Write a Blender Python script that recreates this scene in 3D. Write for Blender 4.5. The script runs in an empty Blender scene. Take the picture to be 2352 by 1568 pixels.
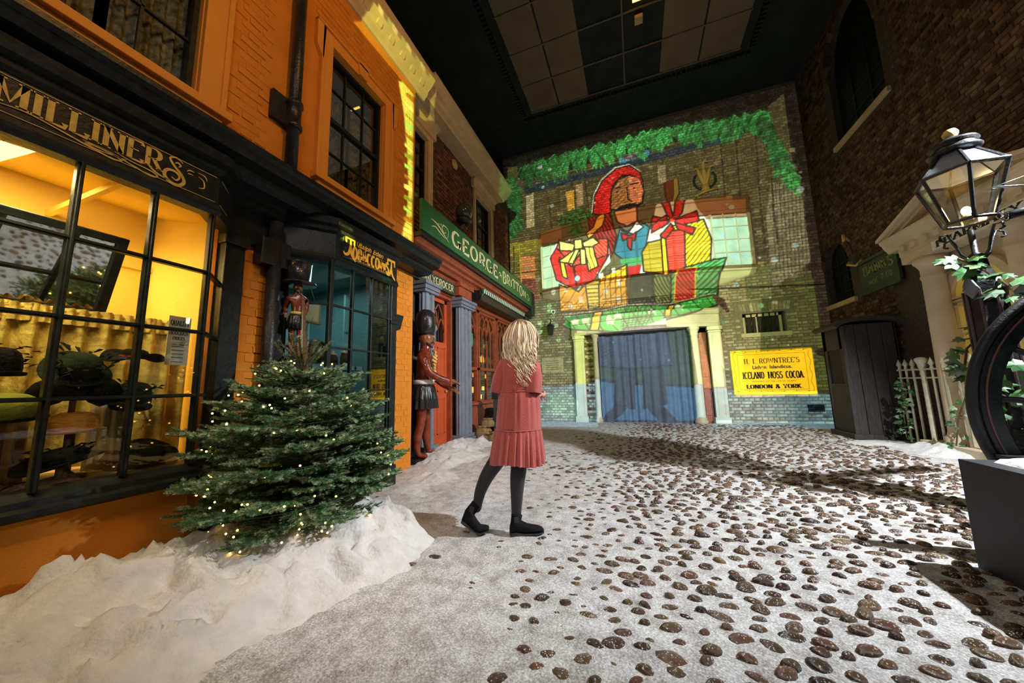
import bpy, math, random
import numpy as np
from mathutils import Vector, Matrix
random.seed(7); np.random.seed(7)
S = bpy.context.scene
COL = S.collection
PI = math.pi
R = math.radians

# ------------------------------------------------------------------ camera
CAM_H = 1.10
F_PX = 774.0
CM = np.array([[0.938, -0.068, -0.339], [0.345, 0.113, 0.932], [-0.025, -0.991, 0.129]])
_q, _r = np.linalg.qr(CM)
CM = _q * np.sign(np.diag(_r))
cam_data = bpy.data.cameras.new('camera')
cam_data.sensor_width = 36.0
cam_data.lens = F_PX / 2352 * 36.0
cam_data.clip_start = 0.05
cam_data.clip_end = 100
camera = bpy.data.objects.new('camera', cam_data)
COL.objects.link(camera)
camera.matrix_world = Matrix(((CM[0, 0], -CM[0, 1], -CM[0, 2], 0), (CM[1, 0], -CM[1, 1], -CM[1, 2], 0),
                              (CM[2, 0], -CM[2, 1], -CM[2, 2], CAM_H), (0, 0, 0, 1)))
S.camera = camera

def ray(px, py):
    return CM @ np.array([(px - 1176) / F_PX, (py - 784) / F_PX, 1.0])
def onz(px, py, z=0.0):
    d = ray(px, py); return d * ((z - CAM_H) / d[2]) + np.array([0, 0, CAM_H])
def onx(px, py, x):
    d = ray(px, py); return d * (x / d[0]) + np.array([0, 0, CAM_H])
def ony(px, py, y):
    d = ray(px, py); return d * (y / d[1]) + np.array([0, 0, CAM_H])
def onplane(px, py, p, n):
    d = ray(px, py); p = np.array(p, float) - np.array([0, 0, CAM_H]); n = np.array(n, float)
    return d * (n.dot(p) / n.dot(d)) + np.array([0, 0, CAM_H])

S.view_settings.view_transform = 'Standard'
S.view_settings.look = 'None'
S.view_settings.gamma = 1.0
S.view_settings.use_curve_mapping = False
S.view_settings.exposure = 0.0
S.cycles.use_denoising = True
S.cycles.max_bounces = 6
S.cycles.diffuse_bounces = 3
S.cycles.glossy_bounces = 3
S.cycles.transmission_bounces = 5
S.cycles.transparent_max_bounces = 12
S.cycles.sample_clamp_indirect = 4.0
S.cycles.caustics_reflective = False
S.cycles.caustics_refractive = False

world = bpy.data.worlds.new('world')
S.world = world
world.use_nodes = True
world.node_tree.nodes['Background'].inputs[0].default_value = (0.10, 0.11, 0.12, 1)
world.node_tree.nodes['Background'].inputs[1].default_value = 0.01

# ------------------------------------------------------------------ lights of the place, with added fills
def lamp(kind, name, loc, target, energy, color, **kw):
    l = bpy.data.lights.new(name, kind)
    l.energy = energy; l.color = color
    for k, v in kw.items(): setattr(l, k, v)
    o = bpy.data.objects.new(name, l); COL.objects.link(o)
    o.location = loc
    if target is not None:
        o.rotation_euler = (Vector(target) - Vector(loc)).to_track_quat('-Z', 'Y').to_euler()
    return o
# white street spot that throws the lantern's shadow across the cobbles
lamp('SPOT', 'street_spot', (3.75, 3.2, 3.8), (0.3, 5.6, 0), 1750, (0.93, 0.97, 1.0), spot_size=R(100), spot_blend=0.4, shadow_soft_size=0.035)
# added soft fill lamp over the near cobbles
lamp('AREA', 'near_fill', (-0.3, -0.9, 4.8), (-0.1, 1.9, 0), 42, (1.0, 0.96, 0.95), shape='RECTANGLE', size=1.4, size_y=1.0)
# orange stage light on the left fronts
lamp('SPOT', 'amber_spot', (1.2, 1.2, 6.2), (-3.05, 2.2, 3.9), 270, (1.0, 0.46, 0.09), spot_size=R(98), spot_blend=0.5, shadow_soft_size=0.15)
# front light on the visitor, from the left behind the camera
lamp('SPOT', 'visitor_spot', (-1.2, -1.6, 3.0), (-1.15, 2.5, 0.75), 190, (1.0, 0.95, 0.90), spot_size=R(50), spot_blend=0.6, shadow_soft_size=0.12)
# dim tan light on the chemist's front and right wall
lamp('SPOT', 'right_wall_spot', (0.6, 4.0, 6.0), (4.5, 6.0, 2.2), 62, (1.0, 0.80, 0.52), spot_size=R(95), spot_blend=0.7, shadow_soft_size=0.2)
lamp('AREA', 'bounce_fill', (0.8, 5.5, 8.0), (0.8, 5.5, 0), 6, (1.0, 0.86, 0.70), size=4.0)  # added fill lamp standing in for light bounced around the room

# ------------------------------------------------------------------ materials
def mat(name, col, rough=0.6, metal=0.0, var=0.0, vscale=8.0, bump=0.0, bscale=60.0, island=0.0, emit=None, estr=0.0,
        alpha=None, trans=0.0, spec=0.5, stretch=None, col2=None, sheen=0.0, ior=1.45, coat=0.0):
    m = bpy.data.materials.new(name); m.use_nodes = True
    nt = m.node_tree; N = nt.nodes; L = nt.links
    b = N['Principled BSDF']
    b.inputs['Base Color'].default_value = (*col, 1)
    b.inputs['Roughness'].default_value = rough
    b.inputs['Metallic'].default_value = metal
    b.inputs['Specular IOR Level'].default_value = spec
    b.inputs['Transmission Weight'].default_value = trans
    b.inputs['IOR'].default_value = ior
    b.inputs['Coat Weight'].default_value = coat
    if sheen: b.inputs['Sheen Weight'].default_value = sheen
    if emit is not None:
        b.inputs['Emission Color'].default_value = (*emit, 1); b.inputs['Emission Strength'].default_value = estr
    vec = None
    def coords():
        nonlocal vec
        if vec is None:
            tc = N.new('ShaderNodeTexCoord'); mp = N.new('ShaderNodeMapping')
            if stretch: mp.inputs['Scale'].default_value = stretch
            L.new(tc.outputs['Object'], mp.inputs[0]); vec = mp.outputs[0]
        return vec
    cur = None
    if var:
        n = N.new('ShaderNodeTexNoise'); n.inputs['Scale'].default_value = vscale; n.inputs['Detail'].default_value = 5
        L.new(coords(), n.inputs[0])
        r = N.new('ShaderNodeValToRGB')
        c2 = col2 if col2 else tuple(min(1, c * (1 + var)) for c in col)
        c1 = tuple(c * (1 - var) for c in col) if not col2 else col
        r.color_ramp.elements[0].position = 0.32; r.color_ramp.elements[1].position = 0.68
        r.color_ramp.elements[0].color = (*c1, 1); r.color_ramp.elements[1].color = (*c2, 1)
        L.new(n.outputs[0], r.inputs[0]); cur = r.outputs[0]
    if island:
        g = N.new('ShaderNodeNewGeometry'); oi = N.new('ShaderNodeObjectInfo')
        a = N.new('ShaderNodeMath'); a.operation = 'ADD'; f = N.new('ShaderNodeMath'); f.operation = 'FRACT'
        L.new(g.outputs['Random Per Island'], a.inputs[0]); L.new(oi.outputs['Random'], a.inputs[1]); L.new(a.outputs[0], f.inputs[0])
        mr = N.new('ShaderNodeMapRange'); mr.inputs[3].default_value = 1 - island; mr.inputs[4].default_value = 1 + island
        L.new(f.outputs[0], mr.inputs[0])
        hs = N.new('ShaderNodeHueSaturation'); hs.inputs['Color'].default_value = (*col, 1)
        if cur: L.new(cur, hs.inputs['Color'])
        L.new(mr.outputs[0], hs.inputs['Value'])
        m2 = N.new('ShaderNodeMath'); m2.operation = 'MULTIPLY'; m2.inputs[1].default_value = 7.31
        f2 = N.new('ShaderNodeMath'); f2.operation = 'FRACT'
        L.new(f.outputs[0], m2.inputs[0]); L.new(m2.outputs[0], f2.inputs[0])
        mr2 = N.new('ShaderNodeMapRange'); mr2.inputs[3].default_value = 0.5 - 0.014 * island / 0.4; mr2.inputs[4].default_value = 0.5 + 0.012 * island / 0.4
        L.new(f2.outputs[0], mr2.inputs[0]); L.new(mr2.outputs[0], hs.inputs['Hue'])
        cur = hs.outputs[0]
    if cur: L.new(cur, b.inputs['Base Color'])
    if bump:
        n = N.new('ShaderNodeTexNoise'); n.inputs['Scale'].default_value = bscale; n.inputs['Detail'].default_value = 4
        L.new(coords(), n.inputs[0])
        bp = N.new('ShaderNodeBump'); bp.inputs['Strength'].default_value = bump; bp.inputs['Distance'].default_value = 0.02
        L.new(n.outputs[0], bp.inputs['Height']); L.new(bp.outputs[0], b.inputs['Normal'])
    return m

def glass_mat(name, tint=(1, 1, 1), refl=0.08, rough=0.0):
    m = bpy.data.materials.new(name); m.use_nodes = True
    N = m.node_tree.nodes; L = m.node_tree.links; N.clear()
    out = N.new('ShaderNodeOutputMaterial'); mx = N.new('ShaderNodeMixShader')
    t = N.new('ShaderNodeBsdfTransparent'); t.inputs[0].default_value = (*tint, 1)
    g = N.new('ShaderNodeBsdfGlossy'); g.inputs['Roughness'].default_value = rough
    fr = N.new('ShaderNodeLayerWeight'); fr.inputs[0].default_value = 0.25
    ad = N.new('ShaderNodeMath'); ad.operation = 'MULTIPLY_ADD'; ad.inputs[1].default_value = 0.5; ad.inputs[2].default_value = refl * 0.4
    L.new(fr.outputs['Fresnel'], ad.inputs[0]); L.new(ad.outputs[0], mx.inputs[0])
    L.new(t.outputs[0], mx.inputs[1]); L.new(g.outputs[0], mx.inputs[2]); L.new(mx.outputs[0], out.inputs[0])
    return m

M = {}
M['black'] = mat('black_paint', (0.012, 0.016, 0.017), 0.38, var=0.5, vscale=20, bump=0.10, bscale=40, spec=0.35)
M['iron'] = mat('black_iron', (0.018, 0.018, 0.02), 0.35, var=0.4, vscale=14, bump=0.25, bscale=50, spec=0.5)
M['orange'] = mat('orange_wall_paint', (0.70, 0.25, 0.03), 0.85, var=0.10, vscale=3, bump=0.25, bscale=90, spec=0.15)
M['orange_trim'] = mat('orange_trim_paint', (0.78, 0.31, 0.045), 0.75, var=0.05, vscale=4, bump=0.08, bscale=60, spec=0.2)
M['cream'] = mat('cream_stone_paint', (0.62, 0.52, 0.36), 0.6, var=0.12, vscale=3, bump=0.12, bscale=50)
M['tan'] = mat('tan_cornice_paint', (0.60, 0.45, 0.25), 0.75, var=0.12, vscale=5, bump=0.15, bscale=50, spec=0.2)
M['gold'] = mat('gold_leaf', (0.66, 0.42, 0.09), 0.45, metal=0.0, var=0.2, vscale=30)
M['gold_line'] = mat('gold_line_paint', (0.55, 0.40, 0.16), 0.5)
M['amber_letter'] = mat('amber_letter_paint', (0.85, 0.42, 0.03), 0.5, var=0.15, vscale=20)
M['brick_red'] = mat('dark_brown_brick', (0.16, 0.075, 0.045), 0.9, var=0.35, vscale=14, bump=0.5, bscale=70, island=0.45, spec=0.1)
M['mortar_dark'] = mat('dark_mortar', (0.07, 0.05, 0.038), 0.95, var=0.3, vscale=20, bump=0.4)
M['brick_far'] = mat('buff_brick', (0.42, 0.34, 0.24), 0.9, var=0.25, vscale=10, bump=0.4, bscale=60, island=0.35, spec=0.1)
M['mortar_far'] = mat('grey_mortar', (0.22, 0.19, 0.15), 0.95, var=0.25, vscale=20)
M['brick_right'] = mat('umber_brick', (0.11, 0.068, 0.038), 0.9, var=0.4, vscale=6, bump=0.5, bscale=60, island=0.5, spec=0.1)
M['ceiling'] = mat('dark_ceiling', (0.03, 0.04, 0.038), 0.95, var=0.2, vscale=2, spec=0.1)
M['panel'] = mat('ceiling_panel_grey', (0.20, 0.16, 0.10), 0.95, var=0.1, vscale=2, spec=0.1)
M['yellow_room'] = mat('yellow_plaster', (0.85, 0.60, 0.13), 0.8, var=0.05, vscale=3, spec=0.2)
M['curtain_gold'] = mat('gold_lace_curtain', (0.90, 0.62, 0.16), 0.6, var=0.35, vscale=16, bump=0.7, bscale=30, spec=0.4)
M['lace'] = mat('grey_lace', (0.55, 0.45, 0.30), 0.9, var=0.6, vscale=22, bump=0.5, bscale=50, spec=0.1)
M['dark_room'] = mat('dark_interior', (0.03, 0.025, 0.02), 0.9)
M['glass'] = glass_mat('window_glass', (0.97, 0.98, 0.97), 0.10)
M['glass_dark'] = glass_mat('dark_window_glass', (0.75, 0.78, 0.75), 0.12)
M['mirror'] = mat('mirror_silver', (0.85, 0.85, 0.82), 0.03, metal=1.0)
M['wood'] = mat('brown_wood', (0.20, 0.09, 0.035), 0.55, var=0.3, vscale=6, stretch=(8, 8, 1), bump=0.2)
M['wood_dark'] = mat('weathered_dark_wood', (0.042, 0.036, 0.032), 0.75, var=0.35, vscale=6, stretch=(10, 10, 1), bump=0.3)
M['red_paint'] = mat('brick_red_paint', (0.36, 0.085, 0.035), 0.5, var=0.2, vscale=8, bump=0.1)
M['door_red'] = mat('orange_red_door_paint', (0.62, 0.11, 0.035), 0.45, var=0.1, vscale=5, bump=0.1, bscale=90)
M['blue_col'] = mat('blue_grey_column_paint', (0.19, 0.22, 0.27), 0.45, var=0.15, vscale=8, bump=0.1)
M['green_sign'] = mat('green_sign_paint', (0.022, 0.15, 0.05), 0.5, var=0.1, vscale=5)
M['cream_letter'] = mat('cream_letter_paint', (0.85, 0.78, 0.42), 0.5)
M['white'] = mat('white_paint', (0.78, 0.77, 0.72), 0.6, var=0.08, vscale=10)
M['fence'] = mat('cream_fence_paint', (0.55, 0.52, 0.38), 0.55, var=0.15, vscale=12, bump=0.15)
M['paper'] = mat('white_card', (0.82, 0.80, 0.72), 0.8)
M['ink'] = mat('black_ink', (0.015, 0.015, 0.013), 0.7)
M['sign_yellow'] = mat('yellow_wall_sign_paint', (0.95, 0.62, 0.02), 0.75, var=0.06, vscale=4, bump=0.1)
M['straw'] = mat('orange_straw', (0.75, 0.36, 0.06), 0.7, var=0.3, vscale=30, stretch=(1, 1, 6), bump=0.5, bscale=60)
M['felt'] = mat('black_felt', (0.012, 0.014, 0.014), 0.85, var=0.5, vscale=30, bump=0.6, bscale=80, spec=0.15)
M['felt_green'] = mat('dark_green_velvet', (0.02, 0.035, 0.022), 0.8, var=0.5, vscale=12, bump=0.6, bscale=50, spec=0.15)
M['lime'] = mat('lime_felt', (0.33, 0.36, 0.04), 0.75, var=0.2, vscale=20, bump=0.3)
M['red_ribbon'] = mat('red_ribbon', (0.55, 0.03, 0.015), 0.5, bump=0.3)
M['burlap'] = mat('burlap', (0.34, 0.21, 0.09), 0.95, var=0.25, vscale=25, bump=0.8, bscale=120)
M['tights'] = mat('black_tights', (0.014, 0.010, 0.014), 0.55, sheen=0.12, bump=0.2, bscale=200)
M['boot'] = mat('black_suede_boot', (0.006, 0.006, 0.007), 0.8, spec=.2, bump=0.3, bscale=120)
M['elastic'] = mat('dark_elastic', (0.035, 0.03, 0.032), 0.9, bump=0.5, bscale=200)
M['sole'] = mat('rubber_sole', (0.03, 0.03, 0.03), 0.6)
M['dress'] = mat('coral_cord_dress', (0.42, 0.085, 0.075), 0.9, var=0.08, vscale=10, bump=0.4, bscale=160, sheen=0.4, spec=0.1)
M['skin'] = mat('skin', (0.55, 0.30, 0.20), 0.5, var=0.05, vscale=10)
M['hair'] = mat('blonde_hair', (0.86, 0.70, 0.50), 0.36, island=0.45, spec=0.4)
M['hair_root'] = mat('brown_hair_root', (0.28, 0.17, 0.09), 0.5, island=0.3)
M['lacquer_red'] = mat('red_brown_lacquer', (0.20, 0.035, 0.015), 0.25, var=0.5, vscale=9, bump=0.2, coat=0.5)
M['lacquer_black'] = mat('black_lacquer', (0.015, 0.015, 0.017), 0.25, var=0.3, vscale=9, bump=0.25, coat=0.5)
M['lacquer_skin'] = mat('brown_lacquer', (0.28, 0.10, 0.045), 0.3, var=0.3, vscale=12, coat=0.5)
M['fir'] = mat('fir_needles', (0.075, 0.21, 0.075), 0.5, island=0.45, spec=0.4)
M['fir_tip'] = mat('fir_tip_needles', (0.34, 0.48, 0.28), 0.55, island=0.35, spec=0.4)
M['bark'] = mat('fir_bark', (0.12, 0.075, 0.04), 0.9, bump=0.5)
M['bulb'] = mat('warm_bulb', (1, 0.6, 0.15), 0.5, emit=(1.0, 0.55, 0.10), estr=11)
M['flame'] = mat('lantern_bulb', (1, 0.8, 0.5), 0.5, emit=(1.0, 0.62, 0.22), estr=60)
M['glow_yellow'] = mat('glowing_amber_glass', (1, 0.6, 0.1), 0.5, emit=(1.0, 0.52, 0.06), estr=2.2)
M['glow_green'] = mat('green_lamp_shade', (0.05, 0.5, 0.15), 0.5, emit=(0.03, 0.30, 0.10), estr=0.9)
M['ivy'] = mat('ivy_leaf', (0.045, 0.13, 0.04), 0.35, island=0.5, spec=0.6)
M['ivy_pale'] = mat('pale_ivy_leaf', (0.17, 0.27, 0.16), 0.4, island=0.4, spec=0.6)
M['fabric_blue'] = mat('grey_blue_curtain', (0.11, 0.14, 0.18), 0.8, var=0.12, vscale=6, bump=0.2)
M['teal'] = mat('teal_plaster', (0.16, 0.32, 0.34), 0.8, var=0.1, vscale=4)
M['tobacco'] = mat('tobacco_leaf', (0.07, 0.025, 0.012), 0.7, var=0.5, vscale=20, bump=0.6)
M['box_black'] = mat('charcoal_planter', (0.017, 0.019, 0.023), 0.55, var=0.2, vscale=80, bump=0.15, bscale=200)
M['brown_band'] = mat('brown_painted_timber', (0.30, 0.15, 0.07), 0.7, var=0.1, vscale=4)
M['stone'] = mat('wet_cobble', (0.088, 0.046, 0.021), 0.32, var=0.5, vscale=26, bump=0.45, bscale=110, island=0.6, spec=0.5)
M['crest_gold'] = mat('crest_gold', (0.72, 0.50, 0.16), 0.4, bump=0.2)
M['green_dark'] = mat('dark_green_paint', (0.03, 0.06, 0.035), 0.6, var=0.2, vscale=10)

def snow_mat():
    m = mat('snow', (0.80, 0.80, 0.80), 0.7, bump=0.0, spec=0.3)
    N = m.node_tree.nodes; L = m.node_tree.links; b = N['Principled BSDF']
    tc = N.new('ShaderNodeTexCoord')
    n1 = N.new('ShaderNodeTexNoise'); n1.inputs['Scale'].default_value = 120; n1.inputs['Detail'].default_value = 6; n1.inputs['Roughness'].default_value = 0.7
    n2 = N.new('ShaderNodeTexNoise'); n2.inputs['Scale'].default_value = 9; n2.inputs['Detail'].default_value = 4
    r = N.new('ShaderNodeValToRGB')
    r.color_ramp.elements[0].position = 0.37; r.color_ramp.elements[1].position = 0.56
    r.color_ramp.elements[0].color = (0.36, 0.32, 0.29, 1); r.color_ramp.elements[1].color = (0.86, 0.86, 0.86, 1)
    mx = N.new('ShaderNodeMath'); mx.operation = 'MULTIPLY_ADD'; mx.inputs[1].default_value = 0.6
    sc = N.new('ShaderNodeMath'); sc.operation = 'MULTIPLY'; sc.inputs[1].default_value = 0.4
    L.new(tc.outputs['Object'], n1.inputs[0]); L.new(tc.outputs['Object'], n2.inputs[0])
    L.new(n2.outputs[0], sc.inputs[0]); L.new(n1.outputs[0], mx.inputs[0]); L.new(sc.outputs[0], mx.inputs[2])
    L.new(mx.outputs[0], r.inputs[0]); L.new(r.outputs[0], b.inputs['Base Color'])
    bp = N.new('ShaderNodeBump'); bp.inputs['Strength'].default_value = 0.8; bp.inputs['Distance'].default_value = 0.012
    L.new(n1.outputs[0], bp.inputs['Height']); L.new(bp.outputs[0], b.inputs['Normal'])
    return m
M['snow'] = snow_mat()
def add_grains(m, scale, lo, hi, thr=None):
    N = m.node_tree.nodes; L = m.node_tree.links; b = N['Principled BSDF']
    tc = N.new('ShaderNodeTexCoord'); v = N.new('ShaderNodeTexVoronoi'); v.inputs['Scale'].default_value = scale; L.new(N.new('ShaderNodeNewGeometry').outputs['Position'], v.inputs['Vector'])
    sp = N.new('ShaderNodeSeparateColor'); L.new(v.outputs['Color'], sp.inputs[0])
    mr = N.new('ShaderNodeMapRange'); L.new(sp.outputs[0], mr.inputs[0]); mx = N.new('ShaderNodeMix'); mx.data_type = 'RGBA'
    src = b.inputs['Base Color'].links[0].from_socket
    if thr is None:
        mr.inputs[3].default_value = lo; mr.inputs[4].default_value = hi; mx.blend_type = 'MULTIPLY'; mx.inputs[0].default_value = 1
        L.new(src, mx.inputs[6]); L.new(mr.outputs[0], mx.inputs[7])
    else:
        n = N.new('ShaderNodeTexNoise'); n.inputs['Scale'].default_value = 14; L.new(tc.outputs['Object'], n.inputs[0])
        ad = N.new('ShaderNodeMath'); ad.operation = 'MULTIPLY_ADD'; ad.inputs[1].default_value = .5; L.new(n.outputs[0], ad.inputs[0]); L.new(sp.outputs[0], ad.inputs[2])
        gt = N.new('ShaderNodeMath'); gt.operation = 'GREATER_THAN'; gt.inputs[1].default_value = thr; L.new(ad.outputs[0], gt.inputs[0])
        L.new(gt.outputs[0], mx.inputs[0]); L.new(src, mx.inputs[6]); mx.inputs[7].default_value = (.62, .61, .60, 1)
    L.new(mx.outputs[2], b.inputs['Base Color'])
add_grains(M['snow'], 150, .62, 1.12); add_grains(M['stone'], 210, 0, 1, thr=1.17)
M['cotton'] = mat('cotton_snow', (0.62, 0.61, 0.60), 0.95, var=0.08, vscale=14, bump=0.6, bscale=45, spec=0.1, sheen=0.2)

# ------------------------------------------------------------------ geometry collector
ORG = {}
class Fr:
    """A wall frame: u along, v up, w out of the wall."""
    def __init__(s, o, u, w, v=(0, 0, 1)):
        s.o = np.array(o, float); s.u = np.array(u, float); s.v = np.array(v, float); s.w = np.array(w, float)
        s.u /= np.linalg.norm(s.u); s.w /= np.linalg.norm(s.w)
    def __call__(s, P):
        P = np.atleast_2d(np.array(P, float))
        return s.o + P[:, :1] * s.u + P[:, 1:2] * s.v + P[:, 2:3] * s.w
    def p(s, u, v, w=0): return s([(u, v, w)])[0]
WORLD = Fr((0, 0, 0), (1, 0, 0), (0, 0, 1), (0, 1, 0))
LEFT = lambda x: Fr((x, 0, 0), (0, 1, 0), (1, 0, 0))
FAR = lambda y: Fr((0, y, 0), (1, 0, 0), (0, -1, 0))
RIGHT = lambda x: Fr((x, 0, 0), (0, 1, 0), (-1, 0, 0))

class G:
    def __init__(s, fr=None):
        s.V = []; s.F = []; s.n = 0; s.fr = fr
    def add(s, P, F):
        P = np.atleast_2d(np.array(P, float))
        if s.fr is not None: P = s.fr(P)
        s.V.append(P); n = s.n
        s.F.extend([tuple(i + n for i in f) for f in F]); s.n += len(P)
        return s
    def box(s, u0, u1, v0, v1, w0, w1):
        P = [(u0, v0, w0), (u1, v0, w0), (u1, v1, w0), (u0, v1, w0), (u0, v0, w1), (u1, v0, w1), (u1, v1, w1), (u0, v1, w1)]
        return s.add(P, [(0, 3, 2, 1), (4, 5, 6, 7), (0, 1, 5, 4), (1, 2, 6, 5), (2, 3, 7, 6), (3, 0, 4, 7)])
    def prism(s, poly, w0, w1):
        n = len(poly)
        P = [(a, b, w0) for a, b in poly] + [(a, b, w1) for a, b in poly]
        return s.add(P, [tuple(range(n))[::-1], tuple(range(n, 2 * n))] + [(i, (i + 1) % n, n + (i + 1) % n, n + i) for i in range(n)])
    def profile(s, prof, u0, u1, m0=0.0, m1=0.0):
        """prof: list of (v,w) closed outline, extruded along u; m0,m1: mitre shift of u per w."""
        n = len(prof)
        P = [(u0 + m0 * w, v, w) for v, w in prof] + [(u1 + m1 * w, v, w) for v, w in prof]
        return s.add(P, [tuple(range(n)), tuple(range(n, 2 * n))[::-1]] + [(i, n + i, n + (i + 1) % n, (i + 1) % n) for i in range(n)])
    def rings(s, rings, cap=True, closed=True):
        k = len(rings[0]); P = np.concatenate([np.atleast_2d(r) for r in rings]); F = []
        for i in range(len(rings) - 1):
            for j in range(k if closed else k - 1):
                a = i * k + j; b = i * k + (j + 1) % k
                F.append((a, b, b + k, a + k))
        if cap:
            F.append(tuple(range(k))[::-1]); F.append(tuple(range((len(rings) - 1) * k, len(rings) * k)))
        return s.add(P, F)
    def tube(s, pts, r, n=8, cap=True):
        pts = [np.array(p, float) for p in pts]; rs = r if hasattr(r, '__len__') else [r] * len(pts)
        rings = []; prev = None
        for i, p in enumerate(pts):
            t = pts[min(i + 1, len(pts) - 1)] - pts[max(i - 1, 0)]; t = t / (np.linalg.norm(t) + 1e-9)
            if prev is None:
                a = np.array([0, 0, 1.0]) if abs(t[2]) < 0.9 else np.array([1.0, 0, 0])
                x = np.cross(t, a)
            else: x = prev - t * prev.dot(t)
            x /= np.linalg.norm(x) + 1e-9; prev = x; y = np.cross(t, x)
            rings.append([p + rs[i] * (math.cos(a) * x + math.sin(a) * y) for a in np.arange(n) * 2 * PI / n])
        return s.rings(rings, cap)
    def lathe(s, prof, c, axis=(0, 0, 1), n=20, sx=1.0, cap=True, a0=0.0):
        """prof: (r,h) list around axis through c."""
        ax = np.array(axis, float); ax /= np.linalg.norm(ax)
        t = np.array([1.0, 0, 0]) if abs(ax[0]) < 0.9 else np.array([0, 1.0, 0])
        x = t - ax * t.dot(ax); x /= np.linalg.norm(x); y = np.cross(ax, x); c = np.array(c, float)
        rings = [[c + ax * h + max(r, 1e-4) * (sx * math.cos(a) * x + math.sin(a) * y) for a in a0 + np.arange(n) * 2 * PI / n] for r, h in prof]
        return s.rings(rings, cap)
    def ball(s, c, r, n=12, m=8, sc=(1, 1, 1)):
        c = np.array(c, float); sc = np.array(sc, float)
        rings = [[c + sc * r * np.array([math.sin(p) * math.cos(a), math.sin(p) * math.sin(a), math.cos(p)]) for a in np.arange(n) * 2 * PI / n]
                 for p in np.linspace(0.02, PI - 0.02, m)]
        return s.rings(rings)
    def build(s, name, m=None, parent=None, origin=None, smooth=False, bevel=0.0):
        V = np.concatenate(s.V) if s.V else np.zeros((0, 3))
        if parent is not None: origin = ORG[parent.name]
        elif origin is None: origin = np.array([(V[:, 0].min() + V[:, 0].max()) / 2, (V[:, 1].min() + V[:, 1].max()) / 2, V[:, 2].min()])
        origin = np.array(origin, float)
        me = bpy.data.meshes.new(name)
        me.from_pydata((V - origin).tolist(), [], s.F)
        if smooth: me.shade_smooth()
        if m is not None: me.materials.append(m)
        o = bpy.data.objects.new(name, me); COL.objects.link(o)
        if parent is not None: o.parent = parent
        else: o.location = origin
        ORG[o.name] = origin
        if bevel:
            b = o.modifiers.new('bevel', 'BEVEL'); b.width = bevel; b.segments = 2; b.limit_method = 'ANGLE'
        return o

def thing(name, loc, label=None, cat=None, group=None, kind=None):
    o = bpy.data.objects.new(name, None); COL.objects.link(o); o.location = loc
    o.empty_display_size = 0.1
    ORG[o.name] = np.array(loc, float); return tag(o, label, cat, group, kind)
def tag(o, label=None, cat=None, group=None, kind=None):
    if label: o['label'] = label
    if cat: o['category'] = cat
    if group: o['group'] = group
    if kind: o['kind'] = kind
    return o
def dup(root, loc, rz=None, label=None):
    def cp(o, parent):
        c = o.copy(); COL.objects.link(c); c.parent = parent; ORG[c.name] = ORG[o.name]
        for ch in list(o.children): cp(ch, c)
        return c
    r = cp(root, None); r.location = loc
    if rz is not None: r.rotation_euler[2] = rz
    if label: r['label'] = label
    return r
def skin(name, verts, edges, radii, m, parent, sub=2, smooth=True):
    org = ORG[parent.name]; me = bpy.data.meshes.new(name)
    me.from_pydata([tuple(np.array(v) - org) for v in verts], edges, [])
    me.materials.append(m)
    o = bpy.data.objects.new(name, me); COL.objects.link(o); o.parent = parent; ORG[o.name] = org
    sk = o.modifiers.new('skin', 'SKIN'); sk.use_smooth_shade = True
    for i, r in enumerate(radii):
        me.skin_vertices[0].data[i].radius = (r, r) if not hasattr(r, '__len__') else r
    me.skin_vertices[0].data[0].use_root = True
    ss = o.modifiers.new('sub', 'SUBSURF'); ss.levels = sub; ss.render_levels = sub
    return o

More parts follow.
